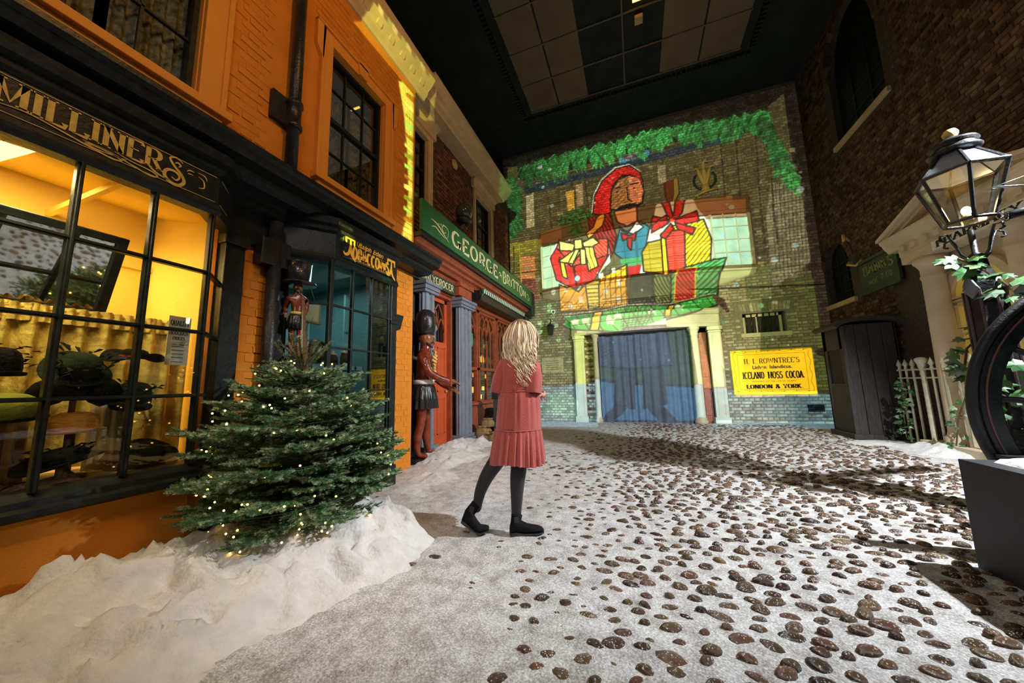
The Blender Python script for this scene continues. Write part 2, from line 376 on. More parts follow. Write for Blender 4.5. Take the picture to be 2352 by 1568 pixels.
# ------------------------------------------------------------------ painted lettering (stroke alphabet)
def arc(cx, cy, rx, ry, a0, a1, n=10):
    return [(cx + rx * math.cos(R(a)), cy + ry * math.sin(R(a))) for a in np.linspace(a0, a1, n)]
GL = {
 'A': (.72, [[(.02, 0), (.36, 1)], [(.36, 1), (.70, 0)], [(.15, .34), (.57, .34)]], [(.02, 0), (.70, 0)]),
 'B': (.64, [[(.12, 0), (.12, 1)], [(.12, 1), (.34, 1)] + arc(.34, .76, .22, .24, 90, -90) + [(.12, .52)], [(.34, .52)] + arc(.34, .26, .26, .26, 90, -90) + [(.12, 0)]], []),
 'C': (.66, [arc(.36, .5, .30, .5, 50, 310, 18)], []),
 'D': (.70, [[(.12, 0), (.12, 1)], [(.12, 1), (.3, 1)] + arc(.3, .5, .32, .5, 90, -90, 14) + [(.12, 0)]], []),
 'E': (.60, [[(.12, 0), (.12, 1)], [(.12, 1), (.54, 1), (.54, .86)], [(.12, .52), (.44, .52)], [(.12, 0), (.56, 0), (.56, .16)]], []),
 'F': (.56, [[(.12, 0), (.12, 1)], [(.12, 1), (.54, 1), (.54, .86)], [(.12, .52), (.44, .52)]], [(.12, 0)]),
 'G': (.72, [arc(.36, .5, .30, .5, 50, 350, 20), [(.64, 0), (.64, .44)], [(.44, .44), (.70, .44)]], []),
 'H': (.72, [[(.12, 0), (.12, 1)], [(.60, 0), (.60, 1)], [(.12, .5), (.60, .5)]], [(.12, 0), (.12, 1), (.60, 0), (.60, 1)]),
 'I': (.30, [[(.15, 0), (.15, 1)]], [(.15, 0), (.15, 1)]),
 'K': (.68, [[(.12, 0), (.12, 1)], [(.12, .42), (.58, 1)], [(.28, .6), (.64, 0)]], [(.12, 0), (.12, 1), (.58, 1), (.62, 0)]),
 'L': (.58, [[(.12, 0), (.12, 1)], [(.12, 0), (.54, 0), (.54, .2)]], [(.12, 1)]),
 'M': (.88, [[(.12, 0), (.12, 1)], [(.12, 1), (.44, .1), (.76, 1)], [(.76, 1), (.76, 0)]], [(.12, 0), (.76, 0), (.12, 1), (.76, 1)]),
 'N': (.76, [[(.12, 0), (.12, 1)], [(.12, 1), (.64, 0)], [(.64, 0), (.64, 1)]], [(.12, 0), (.64, 1), (.12, 1)]),
 'O': (.76, [arc(.38, .5, .31, .5, 90, 450, 24)], []),
 'P': (.62, [[(.12, 0), (.12, 1)], [(.12, 1), (.34, 1)] + arc(.34, .74, .24, .26, 90, -90) + [(.12, .48)]], [(.12, 0)]),
 'Q': (.76, [arc(.38, .5, .31, .5, 90, 450, 24), [(.42, .25), (.72, -.08)]], []),
 'R': (.68, [[(.12, 0), (.12, 1)], [(.12, 1), (.34, 1)] + arc(.34, .74, .24, .26, 90, -90) + [(.12, .48)], [(.34, .48), (.62, 0)]], [(.12, 0), (.63, 0)]),
 'S': (.58, [arc(.29, .75, .21, .25, 30, 200, 10) + arc(.29, .25, .23, .27, 60, -160, 14)], []),
 'T': (.66, [[(.33, 0), (.33, 1)], [(.04, .84), (.04, 1), (.62, 1), (.62, .84)]], [(.33, 0)]),
 'U': (.70, [[(.12, 1), (.12, .3)] + arc(.35, .3, .23, .3, 180, 360) + [(.58, 1)]], [(.12, 1), (.58, 1)]),
 'W': (1.0, [[(.04, 1), (.27, 0), (.5, .9)], [(.5, .9), (.73, 0), (.96, 1)]], [(.04, 1), (.96, 1)]),
 'Y': (.70, [[(.04, 1), (.35, .48), (.66, 1)], [(.35, .48), (.35, 0)]], [(.04, 1), (.66, 1), (.35, 0)]),
 '&': (.78, [[(.72, 0), (.2, .72)] + arc(.34, .8, .16, .2, 180, 0, 8) + [(.46, .64), (.16, .38)] + arc(.3, .22, .2, .22, 150, 320, 8) + [(.7, .44)]], []),
 '.': (.24, [[(.10, .0), (.10, .10)]], []), "'": (.2, [[(.1, .78), (.1, 1)]], []), '-': (.4, [[(.06, .5), (.34, .5)]], []), ' ': (.42, [], []),
 ',': (.24, [[(.06, -.12), (.12, .08)]], []),
}
def ribbon(g, pts, thick, thin, tr, w):
    P = np.array(pts, float); n = len(P)
    if n < 2: return
    Lf = []; Rt = []
    closed = np.linalg.norm(P[0] - P[-1]) < 1e-6
    for i in range(n):
        if closed and i in (0, n - 1): d = P[1] - P[-2]
        else: d = P[min(i + 1, n - 1)] - P[max(i - 1, 0)]
        l = np.linalg.norm(d) + 1e-9; d = d / l
        if 0 < i < n - 1:
            d0 = P[i] - P[i - 1]; d1 = P[i + 1] - P[i]
            c = d0.dot(d1) / (np.linalg.norm(d0) * np.linalg.norm(d1) + 1e-9)
            k = 1 / max(0.5, math.sqrt(max(0.0, (1 + c) / 2)))
        else: k = 1
        h = (thin + (thick - thin) * abs(d[1]) ** 1.3) / 2 * k
        nn = np.array([-d[1], d[0]])
        Lf.append(P[i] + nn * h); Rt.append(P[i] - nn * h)
    A = [tr(*p) for p in Lf]; B = [tr(*p) for p in Rt]
    g.add([(x, y, w) for x, y in A] + [(x, y, w) for x, y in B], [(i, n + i, n + i + 1, i + 1) for i in range(n - 1)])
def text(g, s, u0, u1, v0, v1, w, thick=.17, thin=.05, serif=.10, gap=.10, flip=False, warp=None, caps=None):
    adv = [GL[c][0] + gap for c in s]; tot = sum(adv) - gap
    sx = (u1 - u0) / tot; x = 0; H = v1 - v0
    for i, c in enumerate(s):
        def tr(px, py, x=x):
            U = u0 + (x + px) * sx; V = v0 + py * H
            if warp: U, V = warp(U, V)
            return U, V
        for st in GL[c][1]: ribbon(g, st, thick, thin, tr, w)
        if serif:
            for (sxx, syy) in GL[c][2]:
                e = thin * .5 if syy < .5 else -thin * .5
                ribbon(g, [(sxx - serif - thick * .4, syy + e), (sxx + serif + thick * .4, syy + e)], thin * 1.3, thin * 1.3, tr, w)
        x += adv[i]
    return g
def font_mesh(s, size, fr, u, v, w, name, m, parent, shear=0.0, align='LEFT', bold=0.0):
    """Small lower-case writing with Blender's built-in letter shapes, as a flat mesh."""
    cu = bpy.data.curves.new(name, 'FONT'); cu.body = s; cu.size = size; cu.shear = shear; cu.align_x = align; cu.offset = bold
    t = bpy.data.objects.new(name, cu); COL.objects.link(t)
    me0 = bpy.data.meshes.new_from_object(t.evaluated_get(bpy.context.evaluated_depsgraph_get()))
    bpy.data.objects.remove(t)
    g = G(fr); P = [(u + p.co.x, v + p.co.y, w) for p in me0.vertices]
    g.add(P, [tuple(f.vertices) for f in me0.polygons])
    return g.build(name, m, parent)

# ------------------------------------------------------------------ brick walls built brick by brick
def near(p): return np.linalg.norm(np.array(p) - np.array([0, 0, CAM_H]))
def bricks(parent, fr, u0, u1, v0, v1, m, skip=None, bl=.225, bh=.075, j=.012, proud=.010, nparts=300, seen=None):
    row = 0; v = v0; L = []
    rnd = random.Random(int(u0 * 100 + v1 * 10) + 5)
    while v + bh * .6 < v1:
        head = row % 2
        step = (bl if not head else bl / 2) + 0
        u = u0 - (0 if not head else bl / 4)
        while u < u1:
            a = max(u0, u + j / 2); b = min(u1, u + step - j / 2)
            c = min(v1, v + bh - j)
            if b - a > .03:
                pm = ((a + b) / 2, (v + c) / 2)
                if not (skip and (skip(a, v) or skip(b, c) or skip(*pm) or skip(a, c) or skip(b, v))):
                    L.append((a, b, v, c))
            u += step
        v += bh; row += 1
    def inview(q):
        w = fr.p((q[0] + q[1]) / 2, (q[2] + q[3]) / 2); cc = CM.T @ (w - np.array([0, 0, CAM_H]))
        if cc[2] < .2: return 1e9
        x = 1176 + F_PX * cc[0] / cc[2]; y = 784 + F_PX * cc[1] / cc[2]
        if not (-10 < x < 2362 and -10 < y < 1578): return 1e8 + near(w)
        if seen and not seen(x, y): return 1e7 + near(w)
        return near(w) / (0.3 + (q[1] - q[0]))
    L.sort(key=inview)
    cache = {}
    for q in L[:nparts]:
        bw = round(q[1] - q[0], 3); bb = round(q[3] - q[2], 3); k = rnd.randrange(3)
        key = (bw, bb, k)
        if key not in cache:
            g = G(fr); s_ = fr.o; g.fr = Fr((0, 0, 0), fr.u, fr.w, fr.v)
            e = .004 + .002 * k; pr = proud + .003 * k
            P = [(-bw / 2, -bb / 2, -.02), (bw / 2, -bb / 2, -.02), (bw / 2, bb / 2, -.02), (-bw / 2, bb / 2, -.02),
                 (-bw / 2 + e, -bb / 2 + e, pr), (bw / 2 - e, -bb / 2 + e * .6, pr), (bw / 2 - e, bb / 2 - e, pr - .001 * k), (-bw / 2 + e * .7, bb / 2 - e, pr)]
            g.add(P, [(4, 5, 6, 7), (0, 1, 5, 4), (1, 2, 6, 5), (2, 3, 7, 6), (3, 0, 4, 7)])
            V = np.concatenate(g.V); me = bpy.data.meshes.new('brick'); me.from_pydata(V.tolist(), [], g.F); me.materials.append(m); cache[key] = me
        o = bpy.data.objects.new('brick', cache[key]); COL.objects.link(o); o.parent = parent
        o.location = fr.p((q[0] + q[1]) / 2, (q[2] + q[3]) / 2) - ORG[parent.name]; ORG[o.name] = ORG[parent.name]
    g = G(fr)
    for q in L[nparts:]:
        e = .005; pr = proud + rnd.random() * .006; a, b, c, d = q
        g.add([(a, c, -.02), (b, c, -.02), (b, d, -.02), (a, d, -.02), (a + e, c + e, pr), (b - e, c + e, pr), (b - e, d - e, pr), (a + e, d - e, pr)],
              [(4, 5, 6, 7), (0, 1, 5, 4), (1, 2, 6, 5), (2, 3, 7, 6), (3, 0, 4, 7)])
    if g.n: tag(g.build('brick_courses', m, parent), kind='stuff')
def wall_cells(g, u0, u1, v0, v1, holes, t=.22):
    us = sorted({u0, u1, *[h[0] for h in holes], *[h[1] for h in holes]}); vs = sorted({v0, v1, *[h[2] for h in holes], *[h[3] for h in holes]})
    us = [u for u in us if u0 <= u <= u1]; vs = [v for v in vs if v0 <= v <= v1]
    for a, b in zip(us, us[1:]):
        for c, d in zip(vs, vs[1:]):
            mu, mv = (a + b) / 2, (c + d) / 2
            if not any(h[0] < mu < h[1] and h[2] < mv < h[3] for h in holes): g.box(a, b, c, d, -t, 0)
    return g
def inrect(h, pad=0.0): return lambda u, v: h[0] - pad < u < h[1] + pad and h[2] - pad < v < h[3] + pad

# ------------------------------------------------------------------ the ground
_perm = np.random.RandomState(3).rand(256, 256)
def vnoise(x, y):
    xi = np.floor(x).astype(int); yi = np.floor(y).astype(int); fx = x - xi; fy = y - yi
    fx = fx * fx * (3 - 2 * fx); fy = fy * fy * (3 - 2 * fy)
    a = _perm[xi % 256, yi % 256]; b = _perm[(xi + 1) % 256, yi % 256]; c = _perm[xi % 256, (yi + 1) % 256]; d = _perm[(xi + 1) % 256, (yi + 1) % 256]
    return a * (1 - fx) * (1 - fy) + b * fx * (1 - fy) + c * (1 - fx) * fy + d * fx * fy
def fbm(x, y, o=4, s=1.0):
    t = 0; a = 1; n = 0
    for i in range(o): t = t + a * vnoise(x * s + 17 * i, y * s + 31 * i); n += a; a *= .5; s *= 2.03
    return t / n
def billow(x, y, s):
    return np.abs(2 * vnoise(x * s, y * s) - 1) * .6 + np.abs(2 * vnoise(x * s * 2.1 + 9, y * s * 2.1) - 1) * .3 + np.abs(2 * vnoise(x * s * 4.3, y * s * 4.3 + 5) - 1) * .15
def sstep(a, b, x):
    t = np.clip((x - a) / (b - a), 0, 1); return t * t * (3 - 2 * t)
def ground_z(x, y):
    x = np.asarray(x, float); y = np.asarray(y, float)
    return (fbm(x, y, 5, 3.0) - .5) * .035 + (vnoise(x * 40, y * 40) - .5) * .006
xs = np.concatenate([np.arange(-4.3, 3.2, .03), np.arange(3.2, 5.2, .08)])
ys = []; y_ = -1.2
while y_ < 10.6: ys.append(y_); y_ += .018 + .006 * abs(y_)
ys = np.array(ys); X_, Y_ = np.meshgrid(xs, ys, indexing='ij')
Z_ = ground_z(X_, Y_)
g = G(); k = len(ys)
g.add(np.stack([X_.ravel(), Y_.ravel(), Z_.ravel()], 1), [(i * k + j, (i + 1) * k + j, (i + 1) * k + j + 1, i * k + j + 1) for i in range(len(xs) - 1) for j in range(k - 1)])
floor = g.build('floor', M['snow'], origin=(0, 0, 0), smooth=True); tag(floor, kind='structure')
# river cobbles bedded in the snow
rnd = random.Random(11)
def cobble_shape(seed, n=9):
    r = random.Random(seed); prof = [(1.0, -.35), (.97, .15), (.78, .62), (.42, .90), (.05, 1.0)]
    wob = [1 + r.uniform(-.13, .13) for _ in range(n)]; sk = r.uniform(-.12, .12)
    rings = []
    for rr, h in prof:
        rings.append([(rr * wob[i] * math.cos(2 * PI * i / n) + sk * h, rr * wob[i] * math.sin(2 * PI * i / n), h) for i in range(n)])
    gg = G(); gg.rings(rings, cap=True); return np.concatenate(gg.V), gg.F
SHAPES = [cobble_shape(i) for i in range(8)]
COB = []
yy = -.9; row = 0
while yy < 10.0:
    xx = -3.1 + (row % 2) * .07
    while xx < 4.6:
        px = xx + rnd.uniform(-.03, .03); py = yy + rnd.uniform(-.022, .022) + .10 * math.sin(px * .9 + .4) * math.sin(yy * .6)
        a = rnd.uniform(.026, .056) * (1.25 if rnd.random() < .12 else 1); b = a * rnd.uniform(.48, .75)
        cov = float(fbm(px + 40, py + 11, 3, 1.3))
        show = float(sstep(-1.35, .35, px + .25 * (cov - .5) * 4 - .08 * max(0, 2.2 - py)))
        if py > 4: show = max(show, .55 * float(sstep(-2.2, -.6, px)))
        dep = rnd.gauss(-.001, .006) + (show - .68) * .028 + (.5 - cov) * .012
        dep -= .0011 * max(0, py - 3.0)
        if px < -1.5 and rnd.random() < .85: dep = -1
        if px > 3.55 and 5.6 < py: dep = -1
        if dep > -.012: COB.append((px, py, a, b, min(.016, dep) , rnd.gauss(0.12, .35), rnd.randrange(8)))
        xx += rnd.uniform(.102, .142)
    yy += rnd.uniform(.078, .094); row += 1
COB.sort(key=lambda c: near((c[0], c[1], 0)) if 0 < (CM.T @ (np.array([c[0], c[1], -CAM_H])))[2] * 1 else 99)
def _vis(c):
    q = CM.T @ np.array([c[0], c[1], -CAM_H]); 
    return (-1.6 < c[0] < 1.6 and c[1] < 1.3) or q[2] > .3 and -20 < 1176 + F_PX * q[0] / q[2] < 2372 and 784 + F_PX * q[1] / q[2] < 1590
COB = [c for c in COB if _vis(c)]
cob_me = []
for V, F in SHAPES:
    me = bpy.data.meshes.new('cobble'); me.from_pydata(V.tolist(), [], F); me.shade_smooth(); me.materials.append(M['stone']); cob_me.append(me)
big = G(); nC = 0
for (px, py, a, b, dep, rot, si) in COB:
    hz = .021; z = float(ground_z(px, py)) + dep - hz * .74 + .006
    if nC < 300 and dep > -.004:
        o = bpy.data.objects.new('cobble', cob_me[si]); COL.objects.link(o); o.parent = floor
        o.location = (px, py, z); o.scale = (a, b, hz); o.rotation_euler = (0, 0, rot); nC += 1
    else:
        V, F = SHAPES[si]; c_, s_ = math.cos(rot), math.sin(rot); Q = V * [a, b, hz]
        big.add(np.stack([Q[:, 0] * c_ - Q[:, 1] * s_ + px, Q[:, 0] * s_ + Q[:, 1] * c_ + py, Q[:, 2] + z], 1), F)
tag(big.build('cobbles', M['stone'], floor, smooth=True), kind='stuff')

# snow drifts
def drift(name, blobs, box, m, label, step=.025, bil=.09, bs=5.5):
    x0, x1, y0, y1 = box; xs = np.arange(x0, x1, step); ys = np.arange(y0, y1, step)
    X, Y = np.meshgrid(xs, ys, indexing='ij'); H = np.zeros_like(X)
    for (cx, cy, rx, ry, h) in blobs: H = np.maximum(H, 0) + h * np.exp(-(((X - cx) / rx) ** 2 + ((Y - cy) / ry) ** 2) ** 1.3)
    wx = X + .10 * vnoise(X * 6, Y * 6); wy = Y + .10 * vnoise(X * 6 + 50, Y * 6)
    H = H - .035 + (1.05 - billow(wx, wy, bs) * 2.2) * bil * sstep(.02, .12, H) + (fbm(X, Y, 4, 14) - .5) * .035
    E = np.minimum(np.minimum(X - x0, x1 - step - X), np.minimum(Y - y0, y1 - step - Y)); H = np.where(E < step * .9, -.08, H)
    k = len(ys); keep = (H > -.05)
    F = [(i * k + j, (i + 1) * k + j, (i + 1) * k + j + 1, i * k + j + 1) for i in range(len(xs) - 1) for j in range(k - 1)
         if keep[i, j] or keep[i + 1, j] or keep[i, j + 1] or keep[i + 1, j + 1]]
    g = G(); g.add(np.stack([X.ravel(), Y.ravel(), np.maximum(H, -.06).ravel()], 1), F)
    o = g.build(name, m, origin=((x0 + x1) / 2, (y0 + y1) / 2, 0), smooth=True)
    return tag(o, label, 'snow')
drift('snow_drift', [(-2.35, 1.25, .55, .55, .20), (-2.15, 1.85, .55, .50, .20), (-1.85, 2.15, .32, .30, .14), (-2.62, .55, .35, .6, .18), (-2.2, .8, .5, .4, .08), (-1.65, 1.85, .2, .2, .07)],
      (-2.78, -1.2, .15, 2.75), M['cotton'], 'deep heap of cotton snow under the fir tree beside the hat shop wall', bil=.10)
drift('snow_drift', [(-2.95, 4.75, .35, .5, .10), (-3.0, 5.5, .28, .6, .17), (-2.75, 4.35, .3, .3, .09), (-2.85, 6.4, .35, .5, .09), (-2.45, 3.75, .35, .3, .07), (-2.55, 5.0, .35, .4, .06), (-2.35, 3.2, .3, .3, .05)],
      (-3.4, -1.7, 2.8, 7.4), M['cotton'], 'lumpy snow bank around the wooden soldier\'s feet and the red door', bil=.07, bs=4.5)
drift('snow_drift', [(4.15, 6.9, .35, .35, .14), (3.95, 6.5, .3, .25, .08), (3.6, 7.4, .5, .4, .06)],
      (3.0, 4.9, 6.0, 8.0), M['cotton'], 'small snow heap against the foot of the cream railing', bil=.05, bs=5)
drift('snow_drift', [(1.95, 1.9, .3, .5, .04), (1.62, 2.2, .22, .6, .05)], (1.2, 1.75, 1.2, 3.2), M['snow'], 'thin crusty snow along the foot of the black planter', bil=.02)

# ------------------------------------------------------------------ ceiling and outer shell
ZC = 9.0
g = G(); g.box(-5.5, 7.5, -3, 12.5, ZC, ZC + .15)
g2 = G()
ceil = G().add([(-5.5, -3, ZC), (7.5, -3, ZC), (7.5, 12.5, ZC), (-5.5, 12.5, ZC), (-5.5, -3, ZC + .15), (7.5, -3, ZC + .15), (7.5, 12.5, ZC + .15), (-5.5, 12.5, ZC + .15)],
               [(0, 3, 2, 1), (4, 5, 6, 7), (0, 1, 5, 4), (1, 2, 6, 5), (2, 3, 7, 6), (3, 0, 4, 7)]).build('ceiling', M['ceiling'], origin=(0, 0, ZC))
tag(ceil, kind='structure')
# laylight: grid of grey panels with a toothed border
def cpt(px, py): return onz(px, py, ZC)
lx0, lx1 = -2.36, 2.88; ly0, ly1 = 3.10, 8.62
mg = G()
def cbox(g, x0, x1, y0, y1, z0, z1): g.fr = None; return g.add([(x0, y0, z0), (x1, y0, z0), (x1, y1, z0), (x0, y1, z0), (x0, y0, z1), (x1, y0, z1), (x1, y1, z1), (x0, y1, z1)],
        [(0, 3, 2, 1), (4, 5, 6, 7), (0, 1, 5, 4), (1, 2, 6, 5), (2, 3, 7, 6), (3, 0, 4, 7)])
xcols = [lx0, lx0 + .83, lx0 + 1.66]; xr = [1.07, 1.97, lx1]
rowsy = np.arange(ly0, ly1 + .01, .92)
for cols in (xcols, xr):
    for a, b in zip(cols, cols[1:]):
        for c, d in zip(rowsy, rowsy[1:]):
            cbox(G(), a + .02, b - .02, c + .02, d - .02, ZC - .03, ZC - .005).build('panel', M['panel'], ceil)
g = G()
for c in rowsy: cbox(g, lx0, lx1, c - .015, c + .015, ZC - .045, ZC - .02)
cbox(g, .22, .25, ly0, ly1, ZC - .045, ZC - .02)
g.build('grid_bar', M['panel'], ceil)
g = G()
for i in range(49):
    x = lx0 - .25 + i * .118; cbox(g, x, x + .07, ly1 + .16, ly1 + .26, ZC - .08, ZC)
for i in range(54):
    y = ly0 + i * .104
    cbox(g, lx0 - .28, lx0 - .18, y, y + .06, ZC - .08, ZC); cbox(g, lx1 + .18, lx1 + .28, y, y + .06, ZC - .08, ZC)
g.build('toothed_border', M['black'], ceil)
p = onz(1465, 4, ZC - .15)
t = thing('strip_light', (p[0], p[1], ZC), 'small amber strip lamp under the dark ceiling panels', 'lamp')
cbox(G(), p[0] - .12, p[0] + .22, p[1] - .04, p[1] + .04, ZC - .08, ZC).build('housing', M['iron'], t)
cbox(G(), p[0] - .10, p[0] + .20, p[1] - .02, p[1] + .02, ZC - .11, ZC - .08).build('tube', mat('amber_tube', (1, .5, .1), emit=(1, .42, .05), estr=9), t)
p = onz(1467, 48, ZC - .2)
t = thing('ceiling_spotlight', (p[0], p[1], ZC), 'small pale square spotlight hanging from the ceiling bay', 'lamp')
cbox(G(), p[0] - .08, p[0] + .08, p[1] - .08, p[1] + .08, ZC - .2, ZC - .12).build('body', M['tan'], t)
cbox(G(), p[0] - .01, p[0] + .01, p[1] - .01, p[1] + .01, ZC - .12, ZC).build('stem', M['iron'], t)

# ------------------------------------------------------------------ LEFT: orange house with two shop windows
XF, XB = -3.05, -2.75
FL = LEFT(XF)
W1 = (.45, 1.37, 3.38, 5.3)      # upper window over the hat shop (u0,u1,v0,v1)
W2 = (2.53, 3.40, 3.40, 5.02)
SHOP1 = (-.35, 1.62, .3, 2.95); SHOP2 = (2.16, 3.36, .62, 2.95)
g = G(FL); wall_cells(g, -.5, 4.06, 0, 6.3, [W1, W2, (-.40, 1.62, .56, 2.7), (2.16, 3.30, .64, 2.7)], t=.2)
wl = g.build('wall_left', M['orange'], origin=(XF, 0, 0)); tag(wl, kind='structure')
def skipL(u, v):
    return (inrect(W1, .17)(u, v) or inrect(W2, .17)(u, v) or (v < 2.98 and not (1.79 < u < 2.14 or 3.38 < u)) or (2.0 < u < 2.18 and v > 2.9) or (W2[0]-.26<u<W2[1]+.26 and W2[3]-.55<v<W2[3]+.22))
bricks(wl, FL, -.45, 4.05, .1, 5.8, M['orange'], skipL, bl=.23, bh=.078, j=.008, proud=.003, nparts=300)
# end return of the house
g = G(); cbox(g, XF - .55, XF, 4.06, 4.1, 0, 6.3).build('house_end', M['orange'], wl)

def sash_window(fr, r, label, cols=3, rows=4, meet=2, frame=M['black'], surround=None, lights=M['lace'], sw=.13, group=None, depth=.14, ears=False, sill=True):
    u0, u1, v0, v1 = r; c = fr.p((u0 + u1) / 2, v0, 0)
    t = thing('sash_window', c, label, 'window', group)
    if surround:
        g = G(fr)
        g.box(u0 - sw, u0, v0 - .02, v1 + sw, .0, .035); g.box(u1, u1 + sw, v0 - .02, v1 + sw, .0, .035); g.box(u0, u1, v1, v1 + sw, .0, .035)
        g.box(u0 - sw - .02, u0 - sw + .02, v0 - .02, v1 + sw, 0, .05); g.box(u1 + sw - .02, u1 + sw + .02, v0 - .02, v1 + sw, 0, .05)
        if ears:
            for q, s_ in ((u0 - sw, -1), (u1 + sw, 1)):
                g.prism([(q, v1 - .30), (q + s_ * .09, v1 - .16), (q + s_ * .09, v1 + sw + .02), (q - s_ * .02, v1 + sw + .02)], 0, .05)
            g.box(u0 - sw - .09, u1 + sw + .09, v1 + sw, v1 + sw + .03, 0, .06)
            m_ = (u0 + u1) / 2; g.prism([(m_ - .06, v1), (m_ + .06, v1), (m_ + .09, v1 + sw + .06), (m_ - .09, v1 + sw + .06)], .03, .06)
        g.box(u0, u0 + .01, v0, v1, -depth, 0); g.box(u1 - .01, u1, v0, v1, -depth, 0); g.box(u0, u1, v1 - .01, v1, -depth, 0)
        g.build('surround', surround, t, bevel=.004)
        if sill:
            g = G(fr); g.box(u0 - sw - .05, u1 + sw + .05, v0 - .09, v0 - .02, 0, .09); g.box(u0 - sw, u1 + sw, v0 - .14, v0 - .09, 0, .05)
            g.build('sill', surround, t, bevel=.006)
    g = G(fr); f = .045
    g.box(u0 + .01, u0 + f, v0, v1, -depth, -.05); g.box(u1 - f, u1 - .01, v0, v1, -depth, -.05); g.box(u0, u1, v1 - f, v1, -depth, -.05); g.box(u0, u1, v0, v0 + f, -depth, -.05)
    vm = v0 + (v1 - v0) * meet / rows; g.box(u0, u1, vm - .022, vm + .022, -depth, -.06)
    g.build('frame', frame, t)
    g = G(fr)
    for i in range(1, cols): g.box(u0 + (u1 - u0) * i / cols - .009, u0 + (u1 - u0) * i / cols + .009, v0, v1, -.11, -.08)
    for i in range(1, rows):
        if i != meet: g.box(u0, u1, v0 + (v1 - v0) * i / rows - .009, v0 + (v1 - v0) * i / rows + .009, -.11, -.08)
    g.build('glazing_bar', frame, t)
    for i in range(cols):
        for j in range(rows):
            a = u0 + (u1 - u0) * i / cols; b = u0 + (u1 - u0) * (i + 1) / cols; c_ = v0 + (v1 - v0) * j / rows; d = v0 + (v1 - v0) * (j + 1) / rows
            G(fr).box(a + .008, b - .008, c_ + .008, d - .008, -.097, -.093).build('pane', M['glass_dark'], t)
    g = G(fr); n = 60; top = v1 - (v1 - v0) * .20
    for s0, s1, tp in ((u0, u0 + (u1 - u0) * .47, top), (u0 + (u1 - u0) * .53, u1, top)):
        rings = []
        for v in (v0, tp):
            rings.append([(u, v, -.19 + .022 * math.sin(u * 95) + .012 * math.sin(u * 41)) for u in np.linspace(s0, s1, n)])
        g.rings(rings, cap=False, closed=False)
    g.build('net_curtain', lights, t, smooth=True)
    g = G(fr); g.box(u0 - .05, u1 + .05, v0 - .05, v1 + .05, -.60, -.58); g.build('dark_back', M['dark_room'], t)
    return t
sash_window(FL, W1, 'large dark sash window with lace curtains above the hat shop sign', cols=3, rows=4, surround=M['orange_trim'], sw=.16)
sash_window(FL, W2, 'dark sash window with net curtains and eared orange surround above the tobacconist', cols=3, rows=4, surround=M['orange_trim'], ears=True, sw=.13)

# downpipe
t = thing('downpipe', (XF + .07, 2.08, 2.9), 'dark iron downpipe with a hopper bracket on the upper orange wall', 'pipe')
g = G(); g.tube([(XF + .075, 2.09, 2.93), (XF + .075, 2.09, 6.0)], .055, 14); g.build('pipe', M['iron'], t, smooth=True)
g = G(); g.lathe([(.055, 0), (.075, .01), (.075, .05), (.062, .06), (.062, .24), (.075, .25), (.075, .29), (.055, .30)], (XF + .075, 2.09, 3.62)); g.build('collar', M['iron'], t, smooth=True)
cbox(G(), XF, XF + .05, 1.90, 2.04, 3.64, 3.92).build('bracket', M['iron'], t)
t = thing('downpipe', (XF + .07, 2.0, 0), 'dark iron downpipe running down between the two shop windows', 'pipe')
g = G(); g.tube([(XF + .075, 2.0, .0), (XF + .075, 2.0, 2.62)], .055, 14); g.build('pipe', M['iron'], t, smooth=True)
g = G(); cbox(g, XF, XF + .12, 1.86, 2.12, 2.20, 2.44); g.prism
g.build('hopper', M['iron'], t, bevel=.01)

# shop front: bay windows, fascia, cornice
sf = thing('shop_front', (XF, 1.8, 0), 'black timber cornice and sign boards running over both left shop windows', 'shop front')
def cprof(z0, x0, pts): return [(z0 + v, w) for v, w in pts]
FLs = LEFT(0)
# main straight cornice
g = G(LEFT(XF))
prof = [(2.78, 0), (2.78, .20), (2.82, .26), (2.85, .27), (2.87, .38), (2.93, .40), (2.95, .43), (2.985, .43), (3.00, .40), (3.06, .02), (3.06, 0)]
g.profile(prof, -.5, 4.22); g.build('cornice', M['black'], sf)
# stepped sub-mouldings follow the bays: polyline in plan
def along(g, plan, prof):
    """sweep prof (z, outward offset) along plan points [(y, x, ny, nx)]"""
    rings = []
    for (y, x, ny, nx) in plan: rings.append([(x + nx * w, y + ny * w, z) for z, w in prof])
    n = len(prof); g.fr = None
    k0 = g.n; P = np.concatenate([np.array(r) for r in rings]); F = []
    for i in range(len(rings) - 1):
        for j in range(n): F.append((i * n + j, i * n + (j + 1) % n, (i + 1) * n + (j + 1) % n, (i + 1) * n + j))
    F += [tuple(range(n)), tuple(range((len(rings) - 1) * n, len(rings) * n))]
    g.add(P, F)
k = .41
plan = [(-.5, XB, 0, 1), (1.42, XB, k, 1), (1.70, XF + .02, k, 1), (2.10, XF + .02, -k, 1), (2.44, XB, -k, 1), (3.36, XB, .0, 1)]
g = G(); along(g, plan, [(2.42, -.15), (2.42, .0), (2.66, .0), (2.68, .03), (2.72, .035), (2.735, .07), (2.80, .08), (2.80, -.15)]); g.build('fascia', M['black'], sf)
g = G(); along(g, plan, [(2.35, -.06), (2.35, .02), (2.38, .035), (2.41, .02), (2.44, .01), (2.44, -.06)]); g.build('head_moulding', M['black'], sf)
g = G(); cbox(g, XF - .05, XB, 3.34, 3.36, 2.40, 2.80); g.build('fascia_return', M['black'], sf)
